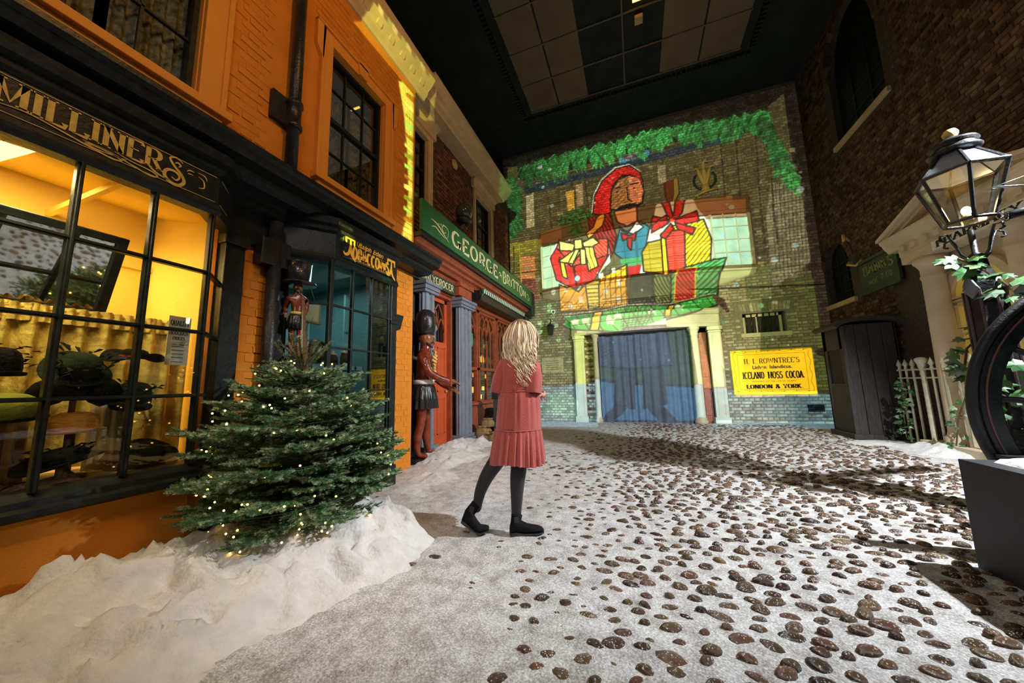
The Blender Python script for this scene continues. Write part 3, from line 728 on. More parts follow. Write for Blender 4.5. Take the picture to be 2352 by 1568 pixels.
# gold lining and lettering on the milliner's board
FB = LEFT(XB)
for v in (2.455, 2.642): G(FB).box(-.4, 1.40, v - .002, v + .002, .001, .004).build('gold_line', M['gold_line'], sf)
FS = Fr((XB, 1.42, 0), (-.30, .28, 0), (.68, .73, 0))
for v in (2.455, 2.642): G(FS).box(.03, .36, v - .002, v + .002, .004, .007).build('gold_line', M['gold_line'], sf)
g = G(FB)
text(g, 'MILLINER', .495, 1.105, 2.505, 2.63, .004, thick=.20, thin=.05, serif=.10, gap=.06, warp=lambda u, v: (u, v))
def curl(g, pts, w=.005, t0=.010, t1=.003):
    P = np.array(pts, float)
    # smooth through points
    Q = []
    for i in range(len(P) - 1):
        p0 = P[max(i - 1, 0)]; p1 = P[i]; p2 = P[i + 1]; p3 = P[min(i + 2, len(P) - 1)]
        for t_ in np.linspace(0, 1, 7)[:-1]:
            Q.append(.5 * ((2 * p1) + (-p0 + p2) * t_ + (2 * p0 - 5 * p1 + 4 * p2 - p3) * t_ ** 2 + (-p0 + 3 * p1 - 3 * p2 + p3) * t_ ** 3))
    Q.append(P[-1]); n = len(Q); Lf, Rt = [], []
    for i in range(n):
        d = Q[min(i + 1, n - 1)] - Q[max(i - 1, 0)]; d /= np.linalg.norm(d) + 1e-9
        h = t1 + (t0 - t1) * math.sin(PI * i / (n - 1)) ; nn = np.array([-d[1], d[0]])
        Lf.append(Q[i] + nn * h / 2); Rt.append(Q[i] - nn * h / 2)
    g.add([(a, b, w) for a, b in Lf] + [(a, b, w) for a, b in Rt], [(i, n + i, n + i + 1, i + 1) for i in range(n - 1)])
curl(g, [(.52, 2.49), (.60, 2.500), (.70, 2.485), (.82, 2.462), (.90, 2.452), (.93, 2.468), (.86, 2.482), (.79, 2.478), (.84, 2.468), (.95, 2.480)])
curl(g, [(.78, 2.488), (.88, 2.484), (.98, 2.462), (1.05, 2.448), (1.09, 2.458), (1.06, 2.478), (.97, 2.485), (.90, 2.500)])
curl(g, [(.36, 2.50), (.33, 2.47), (.37, 2.455), (.44, 2.47), (.48, 2.463), (.50, 2.452)], t0=.016)
curl(g, [(.30, 2.60), (.33, 2.635), (.37, 2.60), (.35, 2.54), (.31, 2.52)], t0=.02)
curl(g, [(.34, 2.64), (.40, 2.63), (.41, 2.58), (.38, 2.53)], t0=.02)
# the ampersand with flourishes
_o = curl; curl = lambda g, pts, w=.005, t0=.010, t1=.003: _o(g, [(a - .055, b) for a, b in pts], w, t0, t1)
curl(g, [(1.26, 2.625), (1.225, 2.642), (1.195, 2.622), (1.215, 2.585), (1.255, 2.545), (1.275, 2.50), (1.25, 2.462), (1.205, 2.462), (1.175, 2.495), (1.185, 2.535), (1.225, 2.545), (1.25, 2.52), (1.235, 2.49), (1.21, 2.50)], t0=.020, t1=.006)
curl(g, [(1.20, 2.47), (1.15, 2.478), (1.11, 2.500), (1.09, 2.52)], t0=.012); curl(g, [(1.285, 2.585), (1.30, 2.60), (1.325, 2.60)], t0=.008); curl(g, [(1.29, 2.57), (1.30, 2.575), (1.32, 2.575)], t0=.007)
curl(g, [(1.345, 2.61), (1.385, 2.605), (1.40, 2.575)], t0=.008); curl(g, [(1.35, 2.585), (1.38, 2.565), (1.385, 2.52), (1.355, 2.505)], t0=.009)
curl(g, [(1.22, 2.60), (1.235, 2.612), (1.25, 2.60), (1.24, 2.585)], t0=.012)
curl = _o
g.build('gilded_lettering', M['gold'], sf)
# tobacconist board
g = G(LEFT(XB)); g.box(2.52, 3.34, 2.45, 2.735, 0, .018); g.build('tobacconist_board', M['green_dark'], sf)
g = G(LEFT(XB)); g.box(2.52, 3.34, 2.46, 2.725, .018, .022); g.build('board_face', M['black'], sf)
g = G(LEFT(XB))
g.box(2.53, 3.33, 2.706, 2.709, .022, .024); g.box(2.60, 3.24, 2.463, 2.466, .022, .024)
text(g, 'OBACCONIS', 2.635, 3.19, 2.478, 2.60, .024, thick=.34, thin=.13, serif=.10, gap=.12)
for (a, b, top) in ((2.535, 2.665, 2.69), (3.16, 3.30, 2.665)):
    m_ = (a + b) / 2
    g.box(a, b, top - .030, top, .024, .026)
    curl(g, [(a + .006, top - .01), (a + .008, top - .05), (a + .014, top - .075)], .025, t0=.022, t1=.014); curl(g, [(b - .006, top - .01), (b - .012, top - .05), (b - .008, top - .080)], .025, t0=.022, t1=.014)
    curl(g, [(m_, top - .02), (m_, top - .10), (m_ - .02, top - .18), (m_ - .065, top - .205), (m_ - .085, top - .18)], .0255, t0=.032, t1=.012)
    curl(g, [(m_ + .004, top - .03), (m_ + .006, top - .13), (m_ + .03, top - .20), (m_ + .075, top - .245)], .0262, t0=.030, t1=.012)
g.build('amber_lettering', M['amber_letter'], sf)
o = font_mesh('Ralph Eden', .085, LEFT(XB), 2.70, 2.625, .026, 'name_lettering', M['amber_letter'], sf, shear=.35, bold=.0015)
g = G(LEFT(XB)); curl(g, [(2.77, 2.69), (2.72, 2.70), (2.69, 2.66), (2.71, 2.625), (2.76, 2.635)], .0265, t0=.008); g.build('name_flourish', M['amber_letter'], sf)

# --- hat shop bay window
bay = thing('hat_shop_window', (XB, .6, .3), 'wide black glazed bay window full of hats, lit warm yellow', 'shop window')
g = G(); along(g, [(-.4, XB - .03, 0, 1), (1.42, XB - .03, k, 1), (1.68, XF, k, 1)], [(0, -.10), (0, .0), (.56, .0), (.56, -.10)]); g.build('stall_riser', M['orange'], bay)
g = G(); along(g, [(-.4, XB, 0, 1), (1.42, XB, k, 1), (1.66, XF, k, 1)], [(.535, -.12), (.535, .045), (.55, .06), (.575, .06), (.59, .035), (.62, .03), (.645, .0), (.655, -.01), (.655, -.12)]); g.build('sill', M['black'], bay)
ms = [1.40 - .305 * i for i in range(6)]
for i, u in enumerate(ms):
    g = G(LEFT(XB)); g.box(u - .014, u + .014, .65, 2.38, -.03, .012); g.box(u - .006, u + .006, .65, 2.38, .012, .026); g.build('mullion', M['black'], bay, bevel=.003)
vb = [.66, 1.09, 1.51, 1.93, 2.36]
for v in vb[1:4]:
    g = G(LEFT(XB)); g.box(ms[-1], ms[0], v - .011, v + .011, -.025, .010); g.box(ms[-1], ms[0], v - .005, v + .005, .010, .020); g.build('glazing_bar', M['black'], bay)
FSB = Fr((XB, 1.40, 0), (-.27, .24, 0), (.66, .75, 0)); LS = .36
for v in vb[1:4]: G(FSB).box(0, LS, v - .011, v + .011, -.02, .012).build('glazing_bar', M['black'], bay)
for i in range(5):
    for a, b in zip(vb, vb[1:]):
        G(LEFT(XB)).box(ms[i + 1] + .01, ms[i] - .01, a + .008, b - .008, -.006, -.002).build('pane', M['glass'], bay)
for a, b in zip(vb, vb[1:]): G(FSB).box(.01, LS - .01, a + .008, b - .008, -.006, -.002).build('pane', M['glass'], bay)
# black pilaster beside the bay
g = G(LEFT(XF)); g.box(1.62, 1.765, 0.05, 2.42, -.05, .07); g.box(1.60, 1.785, 0.05, .30, -.05, .10); g.box(1.60, 1.785, 2.28, 2.36, 0, .10); g.build('pilaster', M['black'], bay, bevel=.008)
# interior shell
rm = G()
def quadbox(g, x0, x1, y0, y1, z0, z1): return cbox(g, x0, x1, y0, y1, z0, z1)
rx0 = -4.1
quadbox(rm, rx0 - .02, rx0, -.5, 1.7, .6, 2.9); quadbox(rm, rx0, XF, 1.66, 1.68, .6, 2.9); quadbox(rm, rx0, XF, -.5, -.48, .6, 2.9)
rm.build('back_wall', M['yellow_room'], bay)
g = G(); g.add([(rx0, -.5, 2.72), (XB - .02, -.5, 2.44), (XB - .02, 1.42, 2.44), (XF + .02, 1.66, 2.44), (rx0, 1.66, 2.72)], [(0, 1, 2, 3, 4)])
g.build('room_ceiling', M['yellow_room'], bay)
g = G(); quadbox(g, rx0, XB - .03, -.5, 1.42, .60, .645); quadbox(g, rx0, XF, 1.42, 1.66, .60, .645); g.build('display_floor', M['tan'], bay)
g = G(); quadbox(g, rx0 + .0, rx0 + .03, -.5, 1.66, 2.20, 2.24)
for y in (.2, .62, 1.04): quadbox(g, rx0, XB - .1, y, y + .03, 2.46, 2.50)
g.build('ceiling_beam', M['yellow_room'], bay)
# brass rod and lace curtain half-way up
g = G(); g.tube([(-3.35, -.45, 1.63), (-3.35, 1.62, 1.63)], .010, 8); g.build('curtain_rod', M['gold'], bay, smooth=True)
g = G(); rings = []
for z in np.linspace(.66, 1.66, 9):
    rings.append([(-3.36 + .030 * math.sin(y * 60 + .8 * math.sin(y * 7)) + .012 * math.sin(y * 23), y, z) for y in np.linspace(-.45, 1.62, 260)])
g.rings(rings, cap=False, closed=False); g.build('half_curtain', M['curtain_gold'], bay, smooth=True)
g = G(); rings = []
for z, a in ((1.55, .012), (1.585, .022), (1.625, .008), (1.655, .022)):
    rings.append([(-3.335 + a * math.sin(y * 120), y, z) for y in np.linspace(-.45, 1.62, 420)])
g.rings(rings, cap=False, closed=False); g.build('ruffled_heading', M['curtain_gold'], bay, smooth=True)
lamp('AREA', 'hat_shop_lamp', (-3.0, .55, 2.38), (-3.4, .7, .9), 40, (1.0, .76, .34), shape='RECTANGLE', size=.35, size_y=1.5)
lamp('AREA', 'hat_shop_back_lamp', (-3.75, .7, 2.3), (-3.9, .9, 1.0), 22, (1.0, .76, .32), shape='RECTANGLE', size=.2, size_y=1.3)

# tilted mirror
t = thing('wall_mirror', (-3.45, .45, 1.62), 'black-framed tilted mirror reflecting the snowy street, high in the hat shop window', 'mirror')
a = R(22)
FM = Fr((-3.42, 0, 1.63), (0, 1, 0), (math.cos(a), 0, -math.sin(a)), v=(math.sin(a), 0, math.cos(a)))
g = G(FM)
for q in ((-.4, 1.17, -.0, .05), (-.4, 1.17, .52, .57), (1.12, 1.17, 0, .57), (-.4, -.35, 0, .57)): g.box(*q, -.02, .025)
g.build('frame', M['black'], t, bevel=.006)
G(FM).box(-.36, 1.13, .03, .54, -.01, .0).build('looking_glass', M['mirror'], t)

# --- tobacconist's bay window
tb = thing('tobacconist_window', (XB, 2.8, .5), 'small black bay window of the tobacconist with cool teal light and pipe display', 'shop window')
tm = [2.41, 2.68, 2.955, 3.235]
g = G(); along(g, [(2.12, XF + .02, -k, 1), (2.41, XB, -k, 1), (3.27, XB, 0, 1)], [(.555, -.12), (.555, .03), (.58, .05), (.60, .03), (.65, .015), (.66, -.01), (.66, -.12)]); g.build('sill', M['black'], tb)
for i, u in enumerate(tm):
    w_ = .020 if i == 0 else .011
    g = G(LEFT(XB)); g.box(u - w_, u + w_, .65, 2.38, -.03, .010); g.build('mullion', M['black'], tb, bevel=.003)
for v in vb[1:4]: G(LEFT(XB)).box(tm[0], tm[-1] + .03, v - .009, v + .009, -.025, .008).build('glazing_bar', M['black'], tb)
FT = Fr((XB, 2.41, 0), (-.30, -.29, 0), (.69, -.71, 0)); LT = .40
for v in vb[1:4]: G(FT).box(0, LT, v - .010, v + .010, -.02, .012).build('glazing_bar', M['black'], tb)
for a, b in zip(vb, vb[1:]):
    G(FT).box(.01, LT - .01, a + .008, b - .008, -.006, -.002).build('pane', M['glass_dark'], tb)
    for i in range(3): G(LEFT(XB)).box(tm[i] + .01, tm[i + 1] - .01, a + .008, b - .008, -.006, -.002).build('pane', M['glass_dark'], tb)
g = G(); cbox(g, XF - .02, XB + .01, 3.27, 3.37, -.02, 2.42); cbox(g, XF, XB + .025, 3.25, 3.39, -.02, .22); cbox(g, XF, XB + .022, 3.26, 3.385, 1.88, 1.92); g.build('post', M['black'], tb, bevel=.006)
g = G(); cbox(g, XF - .02, XF + .03, 2.06, 2.18, .5, 2.42); g.build('side_post', M['black'], tb, bevel=.006)
g = G(); g.tube([(XB - .04, 3.20, .56), (XB - .12, 3.16, .42), (XF + .01, 3.12, .30)], .016, 8); g.build('stay', M['black'], tb, smooth=True)
g = G(LEFT(XB)); g.prism([(3.37, 2.02), (3.52, 2.02), (3.46, 1.84), (3.37, 1.80)], -.12, .0); g.build('wall_bracket', M['black'], tb, bevel=.004)  # small wall bracket, no lamp in it
g = G()
cbox(g, -4.12, -4.10, 1.9, 3.45, .6, 2.75); cbox(g, -4.1, XF - .05, 3.28, 3.30, .6, 2.75); cbox(g, -4.1, XF - .05, 1.9, 1.92, .6, 2.75)
g.fr = None; g.add([(-4.1, 1.92, 2.42), (XF, 2.16, 2.42), (XB - .03, 2.43, 2.42), (XB - .03, 3.26, 2.42), (-4.1, 3.28, 2.42)], [(0, 1, 2, 3, 4)])
g.build('room_wall', M['teal'], tb)
g = G(); cbox(g, -4.1, XB - .04, 2.12, 3.26, .62, .655); g.build('window_bed', M['wood_dark'], tb)
for z in (1.02, 1.36):
    g = G(); cbox(g, -3.35, -2.95, 2.3, 3.05, z - .05, z); g.build('shelf', M['teal'], tb, bevel=.004)
g = G(); cbox(g, -3.3, -3.27, 3.08, 3.14, .66, 2.25); g.build('upright', M['teal'], tb)
lamp('AREA', 'tobacconist_lamp', (-3.35, 2.7, 2.36), (-3.3, 2.7, .6), 9.0, (.62, .95, 1.0), shape='RECTANGLE', size=.3, size_y=.8)

def single(name, g, m, label, cat, group=None, smooth=True, origin=None, bevel=0): return tag(g.build(name, m, None, origin, smooth, bevel), label, cat, group)
# tobacconist's wares
t = thing('framed_print', (-3.2, 2.42, 1.75), 'brown framed print leaning high in the tobacconist window', 'picture')
g = G(); cbox(g, -3.2, -3.17, 2.36, 2.66, 1.80, 2.02); g.build('board', M['tan'], t, bevel=.004)
g = G(); g.tube([(-3.185, 2.45, 2.02), (-3.3, 2.5, 2.44)], .004, 6); g.tube([(-3.185, 2.6, 2.02), (-3.3, 2.55, 2.44)], .004, 6); g.build('cord', M['ink'], t)
t = thing('tobacco_roll', (-3.1, 2.55, 1.36), 'big dark twisted roll of tobacco on the top tobacconist shelf', 'tobacco')
g = G(); g.lathe([(.02, -.06), (.10, -.06), (.125, -.04), (.13, 0), (.125, .04), (.10, .06), (.02, .06)], (-3.1, 2.55, 1.50), axis=(1, .3, 0), n=22); g.build('coil', M['tobacco'], t, smooth=True)
g = G(); g.tube([(-3.02, 2.55 + .09 * math.cos(a), 1.50 + .09 * math.sin(a)) for a in np.arange(0, 6, .4)], .016, 8); g.build('twist', M['tobacco'], t, smooth=True)
for i, (y, z, r, h, mm, lab) in enumerate([(2.38, 1.36, .06, .15, 'tan', 'squat buff jar beside the tobacco roll'), (2.78, 1.36, .05, .12, 'tobacco', 'dark brown jar right of the tobacco roll'), (2.93, 1.36, .045, .15, 'tobacco', 'tall brown jar at the end of the top shelf'),
                                    (2.50, 1.02, .055, .14, 'wood', 'brown jar on the lower tobacconist shelf behind the fir tip'), (2.72, 1.02, .06, .10, 'tobacco', 'low dark jar in the middle of the lower shelf'), (2.92, 1.02, .045, .16, 'glass_dark', 'tall glass jar at the end of the lower shelf')]):
    t = thing('tobacco_jar', (-3.1, y, z), lab, 'jar')
    g = G(); g.lathe([(.0, 0), (r * .9, 0), (r, .02), (r, h * .75), (r * .7, h * .9), (r * .72, h)], (-3.1, y, z), n=16); g.build('body', M[mm], t, smooth=True)
    g = G(); g.lathe([(r * .8, h), (r * .8, h + .012), (r * .2, h + .03), (r * .2, h + .045), (.0, h + .05)], (-3.1, y, z), n=16); g.build('lid', M['tan' if mm != 'tan' else 'wood'], t, smooth=True)

# ------------------------------------------------------------------ hats
def hatstand(t, x, y, z0, z1, m='wood'):
    g = G(); g.lathe([(.0, 0), (.075, 0), (.075, .012), (.03, .022), (.013, .04), (.013, z1 - z0 - .05), (.02, z1 - z0 - .03), (.05, z1 - z0 - .01), (.045, z1 - z0), (0, z1 - z0)], (x, y, z0), n=16)
    g.build('stand', M[m], t, smooth=True)
def pedestal(x, y, z1, lab):
    t = thing('display_column', (x, y, .645), lab, 'display stand')
    rings = []
    for z in np.linspace(.645, z1, 8):
        rings.append([(x + (.062 + .012 * math.sin(9 * a) + .02 * (z1 - z)) * math.cos(a), y + (.062 + .012 * math.sin(9 * a) + .02 * (z1 - z)) * math.sin(a), z) for a in np.arange(60) * 2 * PI / 60])
    g = G(); g.rings(rings); g.build('draped_cloth', M['tan'], t, smooth=True)
def hat(x, y, z, crown_r, crown_h, brim, m, lab, tilt=0.0, mcrown=None, band=None, bow=None, wav=.15, stand=True, oval=1.0, roll=0.0, loops=False, zb=.645, petal=False, col=None):
    t = thing('hat', (x, y, zb), lab, 'hat')
    if stand: hatstand(t, x, y, zb, z + .03)
    Rm = Matrix.Rotation(tilt, 4, 'Y') @ Matrix.Rotation(roll, 4, 'X'); c = np.array([x, y, z])
    def tf(P): return [np.array(Rm @ Vector(p)) + c for p in P]
    n = 40
    g = G(); rings = []
    for rr, h, wv in ((crown_r, .0, 0), (crown_r + brim * .4, -.004, .3), (crown_r + brim * .8, .0, .8), (crown_r + brim, .008, 1), (crown_r + brim * .98, .014, 1), (crown_r + brim * .6, .010, .6), (crown_r * .98, .012, 0)):
        rings.append(tf([(rr * math.cos(a), rr * oval * math.sin(a), h + wv * wav * brim * math.sin(2 * a + 1)) for a in np.arange(n) * 2 * PI / n]))
    g.rings(rings, cap=False); g.build('brim', M[m], t, smooth=True)
    g = G(); rings = []
    for f_, h in ((1, 0), (1.03, .25), (1.0, .55), (.88, .8), (.6, .95), (.02, 1.0)):
        rings.append(tf([(crown_r * f_ * (1 + .03 * math.sin(7 * a + h * 5)) * math.cos(a), crown_r * oval * f_ * (1 + .03 * math.sin(5 * a)) * math.sin(a), crown_h * h) for a in np.arange(n) * 2 * PI / n]))
    g.rings(rings, cap=False); g.build('crown', M[mcrown or m], t, smooth=True)
    if band:
        g = G(); rings = [tf([(crown_r * 1.05 * math.cos(a), crown_r * oval * 1.05 * math.sin(a), crown_h * h) for a in np.arange(n) * 2 * PI / n]) for h in (.05, .32)]
        g.rings(rings, cap=False); g.build('ribbon_band', M[band], t, smooth=True)
    if bow:
        mm, s = bow
        g = G()
        for sg in (-1, 1):
            rings = []
            for k_, (d, w_, th) in enumerate(((.01, .025, .02), (.05, .07, .05), (.10, .10, .06), (.135, .085, .035), (.15, .05, .01))):
                rings.append(tf([(crown_r * 1.0 + .02 + th * s * math.cos(a), sg * d * s, -.05 * s + crown_h * .15 - d * .25 * s + w_ * s * .9 * math.sin(a)) for a in np.arange(12) * 2 * PI / 12]))
            g.rings(rings)
        g.build('bow', M[mm], t, smooth=True)
        g = G(); g.ball(tf([(crown_r + .045 * s, 0, -.05 * s + crown_h * .15)])[0], .028 * s); g.build('knot', M[mm], t, smooth=True)
    if petal:
        g = G(); r_ = random.Random(4)
        for i in range(46):
            a = r_.uniform(0, 2 * PI); rr = crown_r * r_.uniform(.7, 1.25); h = crown_h * r_.uniform(.2, 1.0); L_ = r_.uniform(.03, .055)
            p0 = np.array([rr * math.cos(a), rr * math.sin(a), h]); d = np.array([math.cos(a + r_.uniform(-1, 1)), math.sin(a + r_.uniform(-1, 1)), r_.uniform(-.2, .5)])
            d /= np.linalg.norm(d); s_ = np.cross(d, [0, 0, 1]); s_ /= np.linalg.norm(s_) + 1e-9
            g.add(tf([p0 - s_ * .004, p0 + s_ * .004, p0 + d * L_ * .6 + s_ * .009 + [0, 0, .008], p0 + d * L_, p0 + d * L_ * .6 - s_ * .009 + [0, 0, .008]]), [(0, 1, 2, 3, 4)])
        g.build('feather_trim', M[petal if isinstance(petal, str) else m], t)
    if loops:
        g = G()
        for sg in (0, 1): g.tube(tf([(crown_r + brim * .2 + .02, -crown_r * oval - .02 - .05 * (1 - math.cos(a)) , -.04 - .035 * sg + .025 * math.sin(a)) for a in np.arange(0, 6.4, .4)]), .004, 6)
        g.build('ribbon_loop', M['felt'], t, smooth=True)
    return t
def hp(px, py, x): return onx(px, py, x)
def place(px, py, x): p = onx(px, py, x); return p[1], p[2]
y, z = place(178, 845, -3.05); hat(-3.05, y, z - .02, .085, .11, .055, 'felt_green', 'dark green feathered bonnet with a huge black bow, middle pane of the hat shop', tilt=.85, bow=('felt', 1.15), petal='felt_green', wav=.3)
y, z = place(308, 822, -3.1); hat(-3.1, y, z, .065, .06, .08, 'felt', 'wide flat black hat with a red ribbon, right of the big bow bonnet', tilt=.15, band='red_ribbon', wav=.4)
y, z = place(303, 905, -3.05); hat(-3.05, y, z - .08, .085, .16, .012, 'felt', 'tall domed blue-black bonnet under the flat red-ribboned hat', tilt=.3, petal='felt')
y, z = place(10, 945, -3.0); hat(-3.0, y, z - .03, .10, .12, .04, 'felt', 'lime green hat with black brim at the left edge of the hat shop window', mcrown='lime', tilt=.2, wav=.25)
y, z = place(-12, 830, -3.15); hat(-3.15, y, z - .07, .085, .15, .02, 'felt', 'small dark feathered hat cut by the left edge above the lime hat', petal='felt')
y, z = place(170, 968, -3.05); hat(-3.05, y, z - .05, .085, .105, .03, 'straw', 'small orange straw bonnet on a stand below the big bow bonnet', tilt=.1, wav=.3, oval=1.1)
y, z = place(140, 1048, -2.95); hat(-2.95, y, z - .03, .08, .07, .05, 'felt', 'black feathered hat with ribbon loops low in the middle pane', tilt=.1, roll=.22, petal='felt', wav=.3, loops=True, oval=1.25)
y, z = place(345, 1035, -2.98); hat(-2.98, y, z - .01, .07, .05, .065, 'felt', 'oval black hat with wide brim lying at the lower right of the hat shop window', tilt=.5, mcrown='felt', band='tobacco', wav=.2)
pedestal(-3.2, .80, 1.0, 'pale draped column behind the straw bonnet'); pedestal(-3.22, 1.18, 1.06, 'pale draped column behind the domed bonnet')
t = thing('price_card', (-3.1, 1.42, 1.3), 'white notice card reading moderate prices at the right of the hat shop', 'card')
FC = Fr((-3.0, 1.36, 0), (.18, .98, 0), (.98, -.18, 0)); FC = Fr((-2.99, 1.33, 0), (-.1, 1, 0), (1, .1, 0))
G(FC).box(.0, .13, 1.30, 1.64, -.004, .0).build('card', M['paper'], t)
g = G(FC)
for s_, v, h, a, b in (('QUALITY', 1.575, .035, .01, .12), ('MODERATE', 1.51, .024, .008, .122), ('PRICES', 1.475, .022, .03, .10)): text(g, s_, a, b, v, v + h, .001, thick=.22, thin=.08)
for v in (1.44, 1.425, 1.40, 1.375, 1.35, 1.32): g.box(.03, .10, v, v + .004, .0005, .001)
g.build('print', M['ink'], t)

# ------------------------------------------------------------------ LEFT: grocer's house
XG = -3.4
FGx = LEFT(XG)
U1 = (4.12, 4.95, 4.42, 5.72); U2 = (6.95, 7.85, 4.50, 5.76)
g = G(FGx); wall_cells(g, 4.1, 9.2, 0, 6.7, [U1, U2, (4.95, 5.76, 0, 2.85), (6.42, 9.5, .75, 2.85)], t=.2)
wg = g.build('wall_grocer', M['mortar_dark'], origin=(XG, 6, 0)); tag(wg, kind='structure')
def skipG(u, v): return v < 3.55 or inrect(U1, .13)(u, v) or inrect(U2, .13)(u, v) or (U1[0] - .2 < u < 5.4 and 5.8 < v < 6.2) or (6.7 < u < 8.2 and 5.8 < v < 6.16)
bricks(wg, FGx, 4.12, 9.19, 3.5, 6.3, M['brick_red'], skipG, nparts=260)
for r, lab in ((U1, 'dark sash window cut off by the orange house corner'), (U2, 'dark sash window with cream head above the grocer\'s sign')):
    t = sash_window(FGx, r, lab, cols=3, rows=4, surround=M['tan'], sw=.10, sill=False)
    g = G(FGx); u0, u1 = r[0] - .2, r[1] + .2
    g.profile([(r[3] + .10, 0), (r[3] + .10, .07), (r[3] + .26, .07), (r[3] + .29, .12), (r[3] + .33, .15), (r[3] + .36, .19), (r[3] + .40, .19), (r[3] + .40, 0)], u0, u1); g.build('hood', M['tan'], t)
t = thing('eaves_cornice', (XG, 6, 6.1), 'long tan moulded eaves cornice along the top of the grocer\'s brick wall', 'cornice')
g = G(FGx); g.profile([(6.08, 0), (6.05, .34), (6.09, .36), (6.12, .42), (6.18, .44), (6.20, .50), (6.28, .56), (6.33, .58), (6.36, .58), (6.42, 0)], 4.32, 8.05); g.build('moulding', M['tan'], t)
t = thing('eaves_cornice', (XF, 2, 6.0), 'carved tan eaves cornice with brackets above the orange house', 'cornice')
g = G(LEFT(XF)); g.profile([(5.86, 0), (5.86, .03), (5.90, .05), (5.93, .09), (6.00, .11), (6.05, .17), (6.12, .22), (6.17, .25), (6.22, .25), (6.24, 0)], .3, 4.30); g.build('moulding', M['tan'], t)
for i in range(16):
    u = 4.10 - i * .24; g = G(LEFT(XF)); g.profile([(5.955, .02), (5.95, .07), (5.97, .12), (6.03, .15), (6.05, .15), (6.05, .02)], u - .045, u + .045); g.build('bracket', M['tan'], t, bevel=.006)
single('wall_plate', G().lathe([(.0, 0), (.10, 0), (.11, .01), (.10, .03), (.0, .035)], (XG + .012, 5.93, 5.87), axis=(1, 0, 0), n=20), M['tan'], 'small round cream plate on the dark brick between the upper windows', 'plate')
t = thing('globe_lamp', (XG, 6.1, 4.7), 'dark glass globe lamp on a bracket above the grocer\'s sign', 'lamp')
g = G(); p = onx(1066, 487, -3.0); g.ball(p, .175, 20, 14); g.build('globe', mat('smoky_glass', (.05, .055, .05), .08, spec=.8), t, smooth=True)
g = G(); g.lathe([(.0, -.26), (.10, -.25), (.15, -.21), (.16, -.17), (.10, -.14), (.10, -.12)], p, n=18); g.tube([p - [0, 0, .24], p - [.15, 0, .34], (XG, p[1], p[2] - .30)], .03, 8); g.build('bracket', M['iron'], t, smooth=True)

gf = thing('grocer_shop_front', (XG, 7, 0), 'brick-red painted grocer\'s shop front with moulded cornice and glazed windows', 'shop front')
g = G(FGx)
g.profile([(2.86, 0), (2.86, .07), (3.12, .07), (3.14, .10), (3.18, .12), (3.20, .12), (3.20, .20), (3.25, .24), (3.27, .30), (3.31, .32), (3.33, .38), (3.37, .40), (3.40, .44), (3.40, 0)], 4.12, 9.95); g.build('cornice', M['red_paint'], gf)
g = G(FGx); g.box(4.1, 9.95, 3.40, 3.47, .0, .50); g.build('gutter', M['iron'], gf)
for u0, u1 in ((5.80, 6.34), (9.55, 9.9)):
    g = G(FGx); g.box(u0, u1, 2.92, 3.20, 0, .20); g.box(u0 - .03, u1 + .03, 3.10, 3.20, 0, .24); g.build('frieze_block', M['red_paint'], gf, bevel=.008)
# clustered columns
def cluster(u0, n, r, lab):
    t = thing('clustered_column', (XG + .12, u0, 0), lab, 'column')
    for i in range(n):
        y_ = u0 + i * 2 * r * .98; rings = []
        for z in (.18, 2.70):
            rings.append([(XG + .14 + r * (1 - .10 * (1 + math.cos(8 * a))) * math.cos(a), y_ + r * (1 - .10 * (1 + math.cos(8 * a))) * math.sin(a), z) for a in np.arange(48) * 2 * PI / 48])
        g = G(); g.rings(rings); g.build('shaft', M['blue_col'], t, smooth=False)
    yy0, yy1 = u0 - r * 1.25, u0 + (n - 1) * 2 * r + r * 1.2
    g = G(FGx)
    for v0, v1, e in ((0, .12, .05), (.12, .18, .02), (2.68, 2.73, .015), (2.73, 2.80, .035), (2.80, 2.86, .06)): g.box(yy0 - e, yy1 + e, v0, v1, 0, .24 + e)
    g.build('capital_and_base', M['blue_col'], t, bevel=.01)
cluster(5.90, 3, .085, 'blue-grey clustered column between the red door and the grocer\'s window')
cluster(4.68, 2, .085, 'blue-grey clustered column half hidden behind the wooden soldier')
# door
t = thing('shop_door', (XG - .1, 5.35, 0), 'orange-red panelled shop door with a pointed glass top', 'door')
FD = LEFT(XG - .06)
g = G(FD); g.box(4.97, 5.74, .0, 1.95, -.05, 0); g.box(4.97, 5.05, 1.95, 2.80, -.05, 0); g.box(5.66, 5.74, 1.95, 2.80, -.05, 0); g.box(4.97, 5.74, 2.72, 2.80, -.05, 0); g.build('leaf', M['door_red'], t)
g = G(FD)
for a, b, c, d in ((5.06, 5.32, .25, .9), (5.40, 5.66, .25, .9), (5.06, 5.32, 1.02, 1.85), (5.40, 5.66, 1.02, 1.85)):
    g.box(a, b, c, c + .02, 0, .012); g.box(a, b, d - .02, d, 0, .012); g.box(a, a + .02, c, d, 0, .012); g.box(b - .02, b, c, d, 0, .012)
g.build('panel_moulding', M['door_red'], t)
g = G(FD)
for c in (5.20, 5.36, 5.52):
    for s_ in (-1, 1): g.tube([], .0) if False else None
